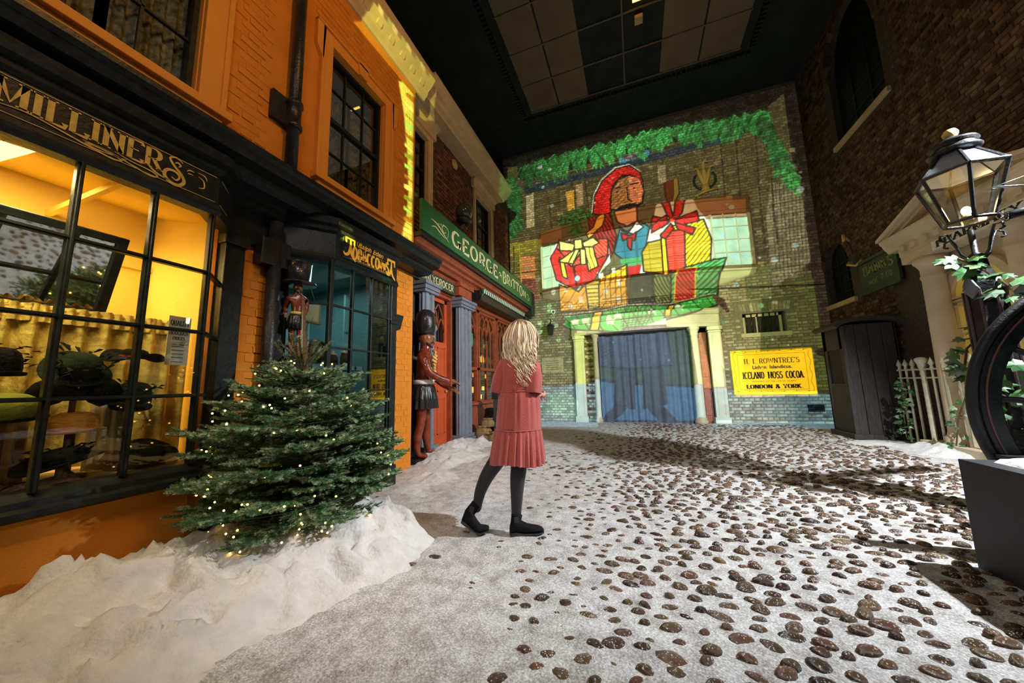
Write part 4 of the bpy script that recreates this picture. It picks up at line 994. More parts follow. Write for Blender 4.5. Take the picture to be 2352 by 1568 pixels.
def tracery(g, u0, u1, v0, v1, n, w, r=.012, fr=None):
    """interlacing pointed arches"""
    st = (u1 - u0) / n
    g.fr = fr
    hh = v1 - v0
    for i in range(n):
        for sp in (1, 2):
            a, b = u0 + i * st, u0 + (i + sp) * st
            if b > u1 + .001: continue
            W_ = b - a
            for s_ in (-1, 1):
                cx = a if s_ > 0 else b; pts = []
                for th in np.linspace(0, R(60), 7):
                    pts.append((cx + s_ * W_ * math.cos(th), v0 + W_ * math.sin(th) * min(1.5, hh / (W_ * .87)), w))
                for p_, q_ in zip(pts, pts[1:]):
                    d = np.array(q_[:2]) - np.array(p_[:2]); nn = np.array([-d[1], d[0]]); nn = nn / (np.linalg.norm(nn) + 1e-9) * r
                    g.prism([tuple(np.array(p_[:2]) - nn), tuple(np.array(q_[:2]) - nn), tuple(np.array(q_[:2]) + nn), tuple(np.array(p_[:2]) + nn)], w - .012, w + .012)
    return g
g = G(FD); tracery(g, 5.05, 5.66, 2.15, 2.72, 3, -.02, fr=FD); g.build('tracery', M['red_paint'], t)
G(FD).box(5.05, 5.66, 1.95, 2.72, -.03, -.025).build('glass', M['glass_dark'], t)
g = G(); g.ball((XG - .03, 5.68, 1.02), .025); g.build('knob', M['gold'], t, smooth=True)
g = G(FGx); g.box(4.93, 4.97, 0, 2.86, -.06, .03); g.box(5.74, 5.79, 0, 2.86, -.06, .03); g.box(4.93, 5.79, 2.80, 2.86, -.06, .03); g.build('door_frame', M['red_paint'], t)
t = thing('door_sign', (XG + .1, 5, 2.86), 'dark green painted board over the red door reading family grocer', 'sign')
G(FGx).box(4.30, 5.72, 2.88, 3.11, .10, .15).build('board', M['green_dark'], t, bevel=.004)
g = G(FGx); text(g, 'FAMILYGROCER', 4.44, 5.64, 2.935, 3.06, .152, thick=.17, thin=.10, serif=.05, gap=.12); g.build('lettering', M['cream_letter'], t)
# windows
for wi, (a, b, n) in enumerate(((6.42, 6.94, 2), (7.0, 8.05, 4), (8.12, 9.2, 4))):
    t = thing('grocer_window', (XG, a, .7), ['narrow red-framed grocer\'s window with pointed tracery next to the clustered column', 'middle red-framed grocer\'s window with pointed tracery and amber lights', 'far red-framed grocer\'s window behind the visitor\'s head'][wi], 'window')
    g = G(FGx); f = .05
    for q in ((a, a + f, .72, 2.86), (b - f, b, .72, 2.86), (a, b, 2.80, 2.86), (a, b, .70, .78), (a, b, 1.46, 1.53)): g.box(*q, -.06, .04)
    if n == 4: g.box((a + b) / 2 - .015, (a + b) / 2 + .015, .78, 2.1, -.03, .01)
    g.build('frame', M['red_paint'], t, bevel=.005)
    g = G(FGx); tracery(g, a + f, b - f, 2.20, 2.80, n, -.01, .010, FGx)
    for i in range(1, n): u = a + f + (b - a - 2 * f) * i / n; g.box(u - .008, u + .008, 1.53, 2.22, -.02, .0)
    g.build('tracery', M['red_paint'], t)
    G(FGx).box(a + f, b - f, 1.53, 2.80, -.035, -.03).build('upper_glass', M['glass'], t); G(FGx).box(a + f, b - f, .78, 1.46, -.035, -.03).build('lower_glass', M['glass'], t)
g = G(FGx); g.box(6.38, 9.5, .0, .70, -.02, .06); g.box(6.38, 9.5, .70, .76, -.05, .12); g.build('stall_board', M['red_paint'], gf, bevel=.008)
g = G(FGx); g.box(9.2, 9.95, .0, 2.86, -.1, .0); g.build('end_panel', M['red_paint'], gf)
g = G(); cbox(g, -4.9, -4.88, 4.2, 9.9, 0, 3.2); cbox(g, -4.9, XG - .2, 4.2, 9.9, 2.95, 2.97); cbox(g, -4.9, XG - .2, 6.36, 6.38, 0, 3); cbox(g, -4.9, XG - .2, 4.12, 4.14, 0, 3); cbox(g, -4.9, XG - .2, 9.5, 9.52, 0, 3); g.build('room_wall', M['wood_dark'], gf)
r_ = random.Random(5)
for z in (.95, 1.30, 1.72, 2.1):
    g = G(); cbox(g, -4.1, -3.75, 6.45, 9.4, z - .03, z); g.build('shelf', M['wood'], gf)
for i in range(26):
    y_ = 6.5 + (i % 13) * .2 + r_.uniform(-.05, .05); z = (.95, 1.30, 1.72, 2.1)[r_.randrange(4)]; h = r_.uniform(.1, .2); rr = r_.uniform(.03, .055)
    mm = r_.choice(['glow_yellow', 'glow_yellow', 'tan', 'wood', 'white', 'glass_dark'])  # glowing jars hold the shop's warm light as emission in their material
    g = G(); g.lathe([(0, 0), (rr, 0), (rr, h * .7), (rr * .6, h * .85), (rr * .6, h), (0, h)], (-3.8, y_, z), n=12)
    o = single('storage_jar', g, M[mm], {'glow_yellow': 'glowing amber', 'tan': 'buff', 'wood': 'brown', 'white': 'white', 'glass_dark': 'dark glass'}[mm] + ' jar on the ' + {.95: 'bottom', 1.30: 'second', 1.72: 'third', 2.1: 'top'}[z] + ' shelf inside the grocer\'s ' + ('narrow' if y_ < 6.98 else 'middle' if y_ < 8.08 else 'far') + ' window', 'jar', 'jars and tins on the grocer\'s shelves')
for y_, lab in ((6.75, 'green glass lamp shade hanging in the narrow grocer\'s window'), (7.35, 'green glass lamp shade hanging in the middle grocer\'s window')):
    t = thing('pendant_lamp', (-3.75, y_, 2.1), lab, 'lamp'); g = G(); g.lathe([(.13, 0), (.14, .01), (.10, .20), (.07, .30), (.02, .33)], (-3.75, y_, 2.08), n=18); g.build('shade', M['glow_green'], t, smooth=True)
    g = G(); g.tube([(-3.75, y_, 2.4), (-3.75, y_, 2.95)], .008, 6); g.build('cord', M['ink'], t)
# candle lamps inside
for i, (y_, z) in enumerate(((6.62, 1.8), (6.72, 1.34), (7.2, 1.32), (7.32, 1.34), (7.5, 1.74), (6.6, .80), (7.25, .80), (7.55, .80), (7.9, 1.3), (8.5, 1.3), (7.45, 1.0), (7.7, 1.0))):
    g = G(); cbox(g, -3.62, -3.58, y_ - .035, y_ + .035, z, z + .10); o = single('lit_box', g, M['glow_yellow'], 'small glowing amber box ' + ('low' if z < 1.05 else 'at transom height' if z < 1.5 else 'high') + ' in the grocer\'s ' + ('narrow' if y_ < 6.98 else 'middle' if y_ < 8.08 else 'far') + ' window', 'lantern', 'glowing boxes in the grocer\'s window', smooth=False)
lamp('POINT', 'grocer_lamp', (-3.9, 7.4, 2.6), None, 14, (1, .65, .25), shadow_soft_size=.15)
# green sign with gilt letters
t = thing('grocer_sign', (-2.9, 7, 3.47), 'long dark green sign board with cream capitals over the grocer\'s shop', 'sign')
FSG = LEFT(-2.87)
g = G(FSG); g.box(4.06, 9.72, 3.47, 3.97, -.05, 0); g.build('board', M['green_sign'], t, bevel=.004)
g = G(FSG); text(g, 'GEORGE', 4.93, 7.02, 3.58, 3.85, .004, thick=.17, thin=.13, serif=.03, gap=.12); g.build('lettering', M['cream_letter'], t); g = G(FSG); text(g, 'BRITTON', 7.32, 9.15, 3.58, 3.85, .004, thick=.17, thin=.13, serif=.03, gap=.12)
g.build('lettering', M['cream_letter'], t)
g = G(FSG)
curl(g, [(4.28, 3.74), (4.40, 3.74), (4.55, 3.70), (4.70, 3.62), (4.84, 3.56)], t0=.03); curl(g, [(4.30, 3.62), (4.42, 3.66), (4.55, 3.62), (4.72, 3.58)], t0=.025)
curl(g, [(4.74, 3.58), (4.80, 3.66), (4.80, 3.76), (4.70, 3.80), (4.62, 3.76), (4.62, 3.70), (4.68, 3.67), (4.73, 3.70), (4.70, 3.74)], t0=.018)
for q in (4.50, 4.57, 4.64): g.box(q, q + .03, 3.745 + (q - 4.5) * .3, 3.765 + (q - 4.5) * .3, 0, .003)
curl(g, [(7.08, 3.72), (7.16, 3.76), (7.22, 3.70), (7.28, 3.73)], t0=.035); curl(g, [(7.12, 3.66), (7.18, 3.70), (7.26, 3.64)], t0=.02)
curl(g, [(9.22, 3.72), (9.34, 3.76), (9.42, 3.66), (9.56, 3.70)], t0=.03); curl(g, [(9.25, 3.64), (9.36, 3.60), (9.50, 3.62)], t0=.02)
g.build('flourish', M['cream_letter'], t)
g = G(); cbox(g, -3.2, -2.86, 9.74, 10.02, 3.22, 3.95); single('end_box', g, M['iron'], 'black box closing the far end of the green sign', 'box', smooth=False, bevel=.01)
g = G(); cbox(g, -3.4, -3.02, 9.62, 9.95, 2.86, 3.20); g.build('corbel', M['iron'], gf, bevel=.02)
# rolled awning with striped edge
t = thing('rolled_awning', (XG + .2, 8, 3.1), 'rolled shop awning with a green and white striped edge under the red cornice', 'awning')
g = G(FGx); g.box(6.5, 9.5, 2.96, 3.20, .10, .34); g.build('box', M['iron'], t, bevel=.02)
g = G(FGx); gw = G(FGx)
for i in range(28):
    a = 6.55 + i * .104; q = [(a, 3.14), (a + .052, 3.14), (a + .082, 3.24), (a + .03, 3.24)]
    g.prism(q, .34, .37); q = [(x + .052, y) for x, y in q]; gw.prism(q, .34, .37)
tag(g.build('green_stripe', mat('awning_green', (.02, .20, .11), .8), t), kind='stuff'); tag(gw.build('white_stripe', M['white'], t), kind='stuff')
g = G(); g.tube([(XG + .36, 6.52, 3.16), (XG + .40, 6.50, 3.12), (XG + .36, 6.48, 3.02)], .02, 8); g.build('arm', M['green_sign'], t, smooth=True)

# ------------------------------------------------------------------ barrel, sacks and crate board outside the grocer
def barrel(x, y, r, h, lab, m='wood_dark'):
    t = thing('barrel', (x, y, 0), lab, 'barrel'); n = 18
    g0 = None
    for i in range(n):
        a0, a1 = 2 * PI * i / n + .02, 2 * PI * (i + 1) / n - .02; rings = []
        for f_, z in ((.86, 0), (.96, .25), (1.0, .5), (.96, .75), (.86, 1.0)):
            rings.append([(x + r * f_ * q * math.cos(a), y + r * f_ * q * math.sin(a), z * h) for a, q in ((a0, 1), (a1, 1), (a1, .92), (a0, .92))])
        g = G(); g.rings(rings); g.build('stave', M[m], t)
    for z, f_ in ((.08, .90), (.28, .97), (.72, .97), (.92, .90)):
        g = G(); g.lathe([(r * f_ + .004, 0), (r * f_ + .012, 0), (r * f_ + .012, .03), (r * f_ + .004, .03)], (x, y, z * h - .015), n=28, cap=False); g.build('hoop', M['iron'], t)
    g = G(); g.lathe([(0, 0), (r * .84, 0), (r * .84, .02), (0, .02)], (x, y, h * .94), n=20); g.build('lid', M['wood'], t)
barrel(-3.0, 6.95, .21, .62, 'weathered wooden barrel standing before the grocer\'s window')
def sack(x, y, z, rx, ry, h, lab, seed, rot=0.0, open_top=True):
    r = random.Random(seed); t = thing('burlap_sack', (x, y, z), lab, 'sack'); n = 26; ph = [r.uniform(0, 6) for _ in range(5)]
    def ring(f_, hh, wob):
        return [(x + f_ * (rx * (1 + wob * math.sin(3 * a + ph[0]) + wob * .6 * math.sin(7 * a + ph[1] + hh * 8))) * math.cos(a + rot) * 1, y + f_ * ry * (1 + wob * math.sin(4 * a + ph[2])) * math.sin(a + rot), z + hh * h + .02 * h * math.sin(5 * a + ph[3])) for a in np.arange(n) * 2 * PI / n]
    g = G(); g.rings([ring(.9, 0, .03), ring(1.05, .15, .05), ring(1.08, .4, .06), ring(.95, .65, .07), ring(.72, .82, .10), ring(.60, .92, .12), ring(.66, 1.0, .16)], cap=True); g.build('body', M['burlap'], t, smooth=True)
    g = G(); g.rings([ring(.66, 1.0, .16), ring(.80, 1.02, .18), ring(.84, .93, .18), ring(.78, .86, .14)], cap=False); g.build('rolled_rim', M['burlap'], t, smooth=True)
sack(-3.0, 6.42, 0.05, .16, .16, .26, 'burlap sack slumped against the clustered column', 1)
sack(-2.92, 6.44, .28, .14, .12, .17, 'folded burlap sack lying on top of the slumped sack', 2, .5)
sack(-2.62, 6.22, .02, .17, .14, .20, 'low burlap sack lying in front of the wooden board', 3, 1.0)
t = thing('sandwich_board', (-2.62, 6.6, 0), 'dark wooden sandwich board with a white paper notice beside the barrel', 'sign board')
FBd = Fr((-2.86, 6.62, 0), (.96, .15, 0), (.15, -.96, 0))
for i in range(4): G(FBd).box(.05 + i * .125, .17 + i * .125, .05, .84, -.02, .0).build('plank', M['wood_dark'], t, bevel=.003)
g = G(FBd); g.box(0, .05, 0, .92, -.03, .02); g.box(.56, .61, 0, .92, -.03, .02); g.build('stile', M['wood_dark'], t, bevel=.004)
G(FBd).box(-.02, .63, .84, .98, -.04, .035).build('top_board', M['iron'], t, bevel=.006)
G(FBd).box(.20, .50, .10, .66, .005, .009).build('paper_notice', M['paper'], t)
g = G(FBd); ribbon(g, [(.24, .58), (.36, .46)], .008, .008, lambda a, b: (a, b), .010)
for v in (.42, .38, .32, .26, .2): g.box(.24, .46, v, v + .004, .009, .010)
g.build('print', M['ink'], t)

# ------------------------------------------------------------------ FAR wall (brick house with bow oriel and portico)
YF = 10.2
FF = FAR(YF)
HB = (2.70, 3.62, 2.28, 2.80)
g = G(FF); wall_cells(g, -3.9, 4.6, 0, ZC, [HB, (-1.12, 1.95, 0, 2.6)], t=.2)
wf = g.build('wall_far', M['mortar_far'], origin=(0, YF, 0)); tag(wf, kind='structure')
SGN = (2.33, 4.05, .72, 1.85)
def skipF(u, v):
    if inrect(HB, .02)(u, v) or (-1.12 < u < 1.95 and v < 2.6): return True
    if -2.66 < u < 3.12 and 3.95 < v < 6.0: return True
    if -1.9 < u < 2.2 and 2.45 < v < 3.1: return True
    if inrect(SGN, .0)(u, v) or (-1.72 < u < -1.35 and v < 2.6) or (1.85 < u < 2.16 and v < 2.6): return True
    if 2.62 < u < 3.72 and 2.80 < v < 3.10: return True
    return False
bricks(wf, FF, -3.88, 4.58, .02, 8.95, M['brick_far'], skipF, bl=.235, bh=.078, nparts=300, seen=lambda x, y: x > 1625 and y > 700 or x > 1690 and y > 620)
# soldier course over the barred window
for i in range(14):
    u = 2.66 + i * .076; a = (i - 6.5) * .02
    G(FF).prism([(u, 2.84), (u + .066, 2.84), (u + .066 + a * .3, 3.06), (u + a * .3, 3.06)], -.02, .018).build('brick', M['brick_far'], wf)
t = thing('barred_window', (3.16, YF, 2.2), 'small dark window with upright iron bars above the yellow wall sign', 'window')
g = G(FF); g.box(HB[0], HB[1], HB[2], HB[3], -.2, -.19); g.build('dark_back', M['dark_room'], t)
g = G(FF)
for q in ((2.72, 2.80, 2.28, 2.80), (3.52, 3.60, 2.28, 2.80), (2.72, 3.6, 2.72, 2.80), (3.02, 3.06, 2.28, 2.75)): g.box(*q, -.16, -.12)
g.build('frame', M['cream'], t)
for i in range(7):
    u = 2.77 + i * .132; g = G(); g.tube([(u, YF + .03, 2.28), (u, YF + .03, 2.79)], .017, 8); g.build('bar', M['iron'], t, smooth=True)
g = G(FF); g.box(2.62, 3.70, 2.17, 2.28, -.1, .06); g.build('sill', M['cream'], t, bevel=.01)

# bow oriel
def bow(u, c=.24, hw=2.90, w0=.06, sag=.46): return w0 + sag * max(0.0, 1 - ((u - c) / hw) ** 2)
def bowstrip(g, u0, u1, rows, n=48, f=bow):
    """rows: list of (v, extra w)"""
    us = np.linspace(u0, u1, n)
    g.fr = FF
    g.rings([[(u, v, f(u) + e) for v, e in rows] + [(u, rows[-1][0], -.02), (u, rows[0][0], -.02)] for u in us])
    return g
t = thing('bow_oriel', (.24, YF, 3.5), 'wide cream bow window on the upper floor of the far brick house', 'bow window')
bowstrip(G(), -2.62, 3.12, [(5.50, .02), (5.50, .06), (5.56, .08), (5.60, .04), (5.86, .04), (5.88, .10), (5.93, .12), (5.96, .10)]).build('brown_band', M['brown_band'], t)
bowstrip(G(), -2.62, 3.12, [(3.50, -.40), (3.62, -.30), (3.78, -.12), (3.92, -.02), (3.94, .03), (3.98, .05), (4.0, .03), (4.02, .0)]).build('apron', M['cream'], t)
bowstrip(G(), -2.62, 3.12, [(3.985, .055), (4.02, .06), (4.06, .055), (4.07, .02)]).build('brown_sill', M['brown_band'], t)
nc = 18; uu = np.linspace(-2.58, 3.08, nc + 1); vv = np.linspace(4.07, 5.50, 5)
for i, u in enumerate(uu):
    w_ = .035 if i % 3 == 0 else .013; G(FF).box(u - w_, u + w_, 4.05, 5.50, bow(u) - .03, bow(u) + .02).build('mullion', M['cream'], t)
for v in vv[1:4]: bowstrip(G(), -2.58, 3.08, [(v - .013, .0), (v - .013, .012), (v + .013, .012), (v + .013, .0)]).build('glazing_bar', M['cream'], t)
M['blind'] = mat('pale_blind_glass', (.70, .78, .68), .12, var=.15, vscale=3, spec=.7)
for i in range(nc):
    for j in range(4):
        a, b = uu[i] + .012, uu[i + 1] - .012; g = G(FF); e = -.012
        g.add([(a, vv[j] + .012, bow(a) + e), (b, vv[j] + .012, bow(b) + e), (b, vv[j + 1] - .012, bow(b) + e), (a, vv[j + 1] - .012, bow(a) + e),
               (a, vv[j] + .012, bow(a) + e - .01), (b, vv[j] + .012, bow(b) + e - .01), (b, vv[j + 1] - .012, bow(b) + e - .01), (a, vv[j + 1] - .012, bow(a) + e - .01)], [(0, 1, 2, 3), (7, 6, 5, 4), (0, 4, 5, 1), (1, 5, 6, 2), (2, 6, 7, 3), (3, 7, 4, 0)])
        g.build('pane', M['blind'], t)
# portico
pbow = lambda u: bow(u, .20, 1.98, .06, .42)
t = thing('portico', (.2, YF, 0), 'cream curved portico canopy with pilasters around the blue curtain', 'portico')
bowstrip(G(), -1.76, 2.16, [(2.52, .0), (2.52, .03), (2.60, .04), (2.62, .01), (2.84, .01), (2.86, .05), (2.92, .09), (2.96, .10), (3.0, .08)], f=pbow).build('canopy', M['cream'], t)
def pilaster(u0, u1, w, top=2.52):
    g = G(FF); g.box(u0, u1, .0, top, 0, w); g.box(u0 - .03, u1 + .03, 0, .16, 0, w + .03); g.box(u0 - .03, u1 + .03, top - .10, top, 0, w + .04); g.box(u0 - .015, u1 + .015, top - .16, top - .12, 0, w + .02)
    g.box(u0 + .06, u0 + .075, .22, top - .25, w, w + .012); g.box(u1 - .075, u1 - .06, .22, top - .25, w, w + .012)
    g.build('pilaster', M['cream'], t, bevel=.006)
pilaster(-1.70, -1.40, .14); pilaster(1.86, 2.15, .14)
for u, r in ((-1.06, .075), (1.50, .11)):
    g = G(); g.lathe([(r * 1.4, 0), (r * 1.4, .08), (r * 1.15, .10), (r * 1.2, .14), (r, .18), (r * .98, .9), (r * .86, 2.30), (r * 1.05, 2.33), (r * .9, 2.36), (r * 1.2, 2.44), (r * 1.35, 2.46), (r * 1.35, 2.52)], (u, YF - .22, 0), n=20)
    g.build('column', M['cream'], t, smooth=True)
g = G(FF); g.box(1.62, 1.84, 0, 2.40, -.12, -.06); g.box(1.66, 1.80, .2, 1.0, -.06, -.04); g.box(1.66, 1.80, 1.2, 2.2, -.06, -.04); g.build('side_door', M['red_paint'], t)
g = G(FF); g.box(-1.12, 1.95, 0, 2.6, -.5, -.45); g.build('dark_hall', M['dark_room'], t)
g = G(FF); g.box(-1.42, -1.14, 0, 2.5, -.2, -.02); lb = g.build('brick_pier', M['mortar_far'], t)
row = 0
for r_i in range(32):
    for q in ((-1.40, -1.18),) if r_i % 2 else ((-1.40, -1.30), (-1.29, -1.18)):
        e = .008; v = .02 + r_i * .077
        G(FF).box(q[0], q[1], v, v + .065, -.03, .008).build('brick', M['brick_red'] if r_i % 3 else M['brick_far'], lb)
t = thing('door_curtain', (.25, YF - .1, 0), 'long grey-blue cloth curtain hanging in the portico doorway', 'curtain')
for a, b in ((-.98, .22), (.22, 1.42)):
    g = G(FF); rings = []
    for v in (.0, 1.2, 2.58): rings.append([(u, v, .10 + (.035 - .008 * v) * math.sin(u * 30 + 1.5 * math.sin(u * 5)) + .02 * math.sin(u * 11)) for u in np.linspace(a, b, 150)])
    g.rings(rings, cap=False, closed=False); g.build('drape', M['fabric_blue'], t, smooth=True)
# painted sign
t = thing('painted_wall_sign', ((SGN[0] + SGN[1]) / 2, YF, SGN[2]), 'large yellow painted cocoa advertisement with black lettering and vine border on the far wall', 'sign')
G(FF).box(*SGN, -.01, .012).build('yellow_ground', M['sign_yellow'], t)
g = G(FF); w = .014; s0, s1, s2, s3 = SGN
def line(g, a, b, c, d, r=.006): ribbon(g, [(a, b), (c, d)], r, r, lambda x, y: (x, y), w)
for q in ((s0 + .15, s2 + .12, s1 - .15, s2 + .12), (s0 + .15, s3 - .12, s1 - .15, s3 - .12), (s0 + .15, s2 + .12, s0 + .15, s3 - .12), (s1 - .15, s2 + .12, s1 - .15, s3 - .12)): line(g, *q)
text(g, "H. I. ROWNTREE'S", 2.62, 3.78, 1.50, 1.62, w, thick=.18, thin=.06)
text(g, 'ICELAND', 2.56, 3.02, 1.12, 1.28, w, thick=.30, thin=.08); text(g, 'MOSS', 3.10, 3.40, 1.12, 1.28, w, thick=.30, thin=.08); text(g, 'COCOA.', 3.47, 3.84, 1.12, 1.28, w, thick=.34, thin=.12)
text(g, 'LONDON & YORK.', 2.62, 3.78, .87, .965, w, thick=.34, thin=.06)
text(g, 'PREPARED AT THE COCOA WORKS', 2.75, 3.66, 1.03, 1.06, w, thick=.14, thin=.10, serif=0)
r_ = random.Random(2)
for k_ in range(26):
    for (ax, base) in ((0, s2 + .06), (0, s3 - .06)):
        u = s0 + .1 + (s1 - s0 - .2) * k_ / 25; ribbon(g, [(u - .03, base + .02 * math.sin(k_ * 1.3)), (u + .035, base + .02 * math.sin(k_ * 1.3 + 1.3))], .007, .004, lambda x, y: (x, y), w)
        if k_ % 4 == 0: g.prism([(u + .011 * math.cos(a), base + .02 + .011 * math.sin(a)) for a in np.arange(6) * PI / 3], w - .001, w)
for k_ in range(15):
    for base in (s0 + .07, s1 - .07):
        v = s2 + .1 + (s3 - s2 - .2) * k_ / 14; ribbon(g, [(base + .02 * math.sin(k_ * 1.3), v - .03), (base + .02 * math.sin(k_ * 1.3 + 1.3), v + .035)], .007, .007, lambda x, y: (x, y), w)
g.build('lettering', M['ink'], t)
font_mesh('Lichen  Islandicus.', .115, FF, 3.20, 1.365, w, 'small_lettering', M['ink'], t, align='CENTER', bold=.004)
single('air_vent', G(FF).box(3.82, 4.14, .30, .47, -.01, .02), M['iron'], 'small dark air vent low on the brick base right of the yellow sign', 'vent', smooth=False)
t = thing('stone_plaque', (-2.4, YF, 1.45), 'pale stone plaque on the far wall beside the visitor\'s shoulder', 'plaque')
G(FF).box(-2.74, -2.06, 1.46, 1.92, 0, .03).build('slab', M['brick_far'], t, bevel=.01)
g = G(FF)
for i in range(5): g.box(-2.62 + .02 * (i % 2), -2.2, 1.55 + i * .065, 1.57 + i * .065, .030, .033)
g.build('inscription', M['mortar_far'], t)
# hanging wall lantern
t = thing('wall_lantern', (-2.36, YF, 2.6), 'small black wall lantern left of the portico', 'lantern')
c = np.array([-2.36, YF - .28, 2.58])
g = G(); g.lathe([(.07, 0), (.115, .26), (.14, .27), (.03, .38), (.015, .40), (.0, .44)], c, n=6); g.build('body', M['iron'], t)
g = G(); g.tube([c + [0, 0, .40], c + [0, .02, .50], (c[0], YF, 3.02)], .012, 6); g.build('bracket', M['iron'], t, smooth=True)
t = thing('ring_lamp', (-2.3, YF, 3.28), 'tiny white ring-shaped lamp on the far wall above the lantern', 'lamp')
g = G(); g.lathe([(.04, .0), (.075, .0), (.075, .03), (.04, .03)], (-2.3, YF - .05, 3.34), axis=(0, -1, 0), n=20, cap=False); g.build('ring', M['white'], t, smooth=True)
g = G(); g.tube([(-2.3, YF - .05, 3.27), (-2.3, YF, 3.22)], .015, 6); g.build('stem', M['white'], t)
g = G(); g.tube([(x, YF - .10, 3.74 - .14 * x * .62 - .02 * math.sin((x + 2.6) / 6.9 * PI)) for x in np.linspace(-2.7, 4.45, 14)], .011, 6); single('cable', g, M['iron'], 'thin black cable strung across the far brick wall above the portico', 'cable')
g = G(); g.tube([(x, YF - .03, 3.13 + .02 * (x - 2.2)) for x in np.linspace(2.1, 4.3, 4)], .010, 6); single('conduit', g, M['cream'], 'pale thin conduit running along the bricks above the barred window', 'pipe')
# gilt feather crest
t = thing('feather_crest', (2.17, YF, 6.1), 'gilded crest of three feathers in a wreath high on the far wall', 'crest')
g = G()
for s_, top, lean in ((0, 7.20, 0), (-1, 7.02, -.11), (1, 7.02, .11)):
    P = [np.array([2.17 + lean * f_ * 1.4, YF - .05, 6.45 + (top - 6.45) * f_]) for f_ in (0, .3, .6, .85, 1.0)]
    P.append(P[-1] + [.06 * (s_ if s_ else 1), -.05, .01]); P.append(P[-1] + [.03 * (s_ if s_ else 1), -.02, -.06])
    g.tube(P, [.03, .055, .062, .05, .04, .03, .01], 10)
g.build('feathers', M['crest_gold'], t, smooth=True)
g = G(); g.tube([(2.17 + .27 * math.sin(a), YF - .04, 6.68 - .27 * math.cos(a)) for a in np.linspace(-2.3, 2.3, 22)], .030, 8); g.build('wreath', M['green_dark'], t, smooth=True)
g = G(); g.tube([(1.88, YF - .05, 6.24), (2.17, YF - .07, 6.33), (2.46, YF - .05, 6.36)], .035, 8); g.box; g.build('ribbon', M['crest_gold'], t, smooth=True)
g = G(); g.lathe([(.10, 0), (.11, .03), (.09, .07), (.12, .13)], (2.17, YF - .05, 6.36), n=12); g.build('crown', M['crest_gold'], t, smooth=True)
t = thing('painted_shield', (1.35, YF, 6.2), 'small painted shield in red and gold on the far wall behind the bow', 'shield')
sh = [(1.12, 6.85), (1.52, 6.92), (1.52, 6.45), (1.42, 6.25), (1.30, 6.15), (1.18, 6.26), (1.12, 6.45)]
G(FF).prism(sh, 0, .05).build('board', M['red_paint'], t, bevel=.006)
G(FF).prism([(1.40, 6.88), (1.49, 6.89), (1.49, 6.45), (1.40, 6.28), (1.32, 6.19), (1.38, 6.45)], .05, .06).build('gold_band', M['crest_gold'], t)

# ------------------------------------------------------------------ the light show: a projector in the room throws this picture on the far wall
PJ = np.array([-0.3, -0.8, 4.2]); DW = YF - PJ[1]
IX0, IX1, IZ0, IZ1 = -9.3, 4.7, -1.0, 10.5; RES = 100
W_, H_ = int((IX1 - IX0) * RES), int((IZ1 - IZ0) * RES)
IMG = np.zeros((H_, W_, 3), np.float32)
def lin(c):
    c = np.array(c, float) / 255; return np.where(c < .04, c / 12.92, ((c + .055) / 1.055) ** 2.4)
def uvp(pts):
    o = []
    for p in pts:
        q = ony(p[0], p[1], YF)
        for _ in range(2):
            w = 0
            if -2.62 < q[0] < 3.12 and 3.9 < q[2] < 5.95: w = bow(q[0]) + .03
            elif -1.76 < q[0] < 2.16 and 2.5 < q[2] < 3.0: w = pbow(q[0]) + .04
            elif -1.0 < q[0] < 1.45 and q[2] < 2.5: w = .1
            q = ony(p[0], p[1], YF - w)
        o.append(wimg(q))
    return np.array(o)
def wimg(q):
    t_ = DW / (q[1] - PJ[1]); return ((PJ[0] + (q[0] - PJ[0]) * t_ - IX0) * RES, (PJ[2] + (q[2] - PJ[2]) * t_ - IZ0) * RES)
def dense(pts, closed):
    o = []; n = len(pts)
    for i in range(n if closed else n - 1):
        a, b = np.array(pts[i], float), np.array(pts[(i + 1) % n], float); k_ = max(1, int(np.linalg.norm(b - a) / 10))
        o += [tuple(a + (b - a) * j / k_) for j in range(k_)]
    return o if closed else o + [pts[-1]]
def _mask(P):
    x0, y0 = np.floor(P.min(0)).astype(int) - 1; x1, y1 = np.ceil(P.max(0)).astype(int) + 1
    x0, y0 = max(0, x0), max(0, y0); x1, y1 = min(W_, x1), min(H_, y1)
    if x1 <= x0 or y1 <= y0: return None
    X, Y = np.meshgrid(np.arange(x0, x1) + .5, np.arange(y0, y1) + .5); m = np.zeros(X.shape, bool); n = len(P)
    for i in range(n):
        a, b = P[i], P[(i + 1) % n]
        if a[1] == b[1]: continue
        c = ((a[1] > Y) != (b[1] > Y)) & (X < (b[0] - a[0]) * (Y - a[1]) / (b[1] - a[1]) + a[0]); m ^= c
    return (slice(y0, y1), slice(x0, x1)), m, X, Y
def poly(pts, col, hatch=None, outline=None, raw=False, ow=5.0):
    P = np.array(pts, float) if raw else uvp(dense(pts, True)); r = _mask(P)
    if r is None: return
    s, m, X, Y = r; c = lin(col); IMG[s][m] = c
    if hatch:
        ang, sp, wd, hc = hatch; k = (X * math.cos(ang) + Y * math.sin(ang) + 1.5 * np.sin(Y * .11)) % sp
        IMG[s][m & (k < wd * 1.3)] = lin(hc)
    if outline is not None:
        for i in range(len(P)): seg(P[i], P[(i + 1) % len(P)], ow, outline)
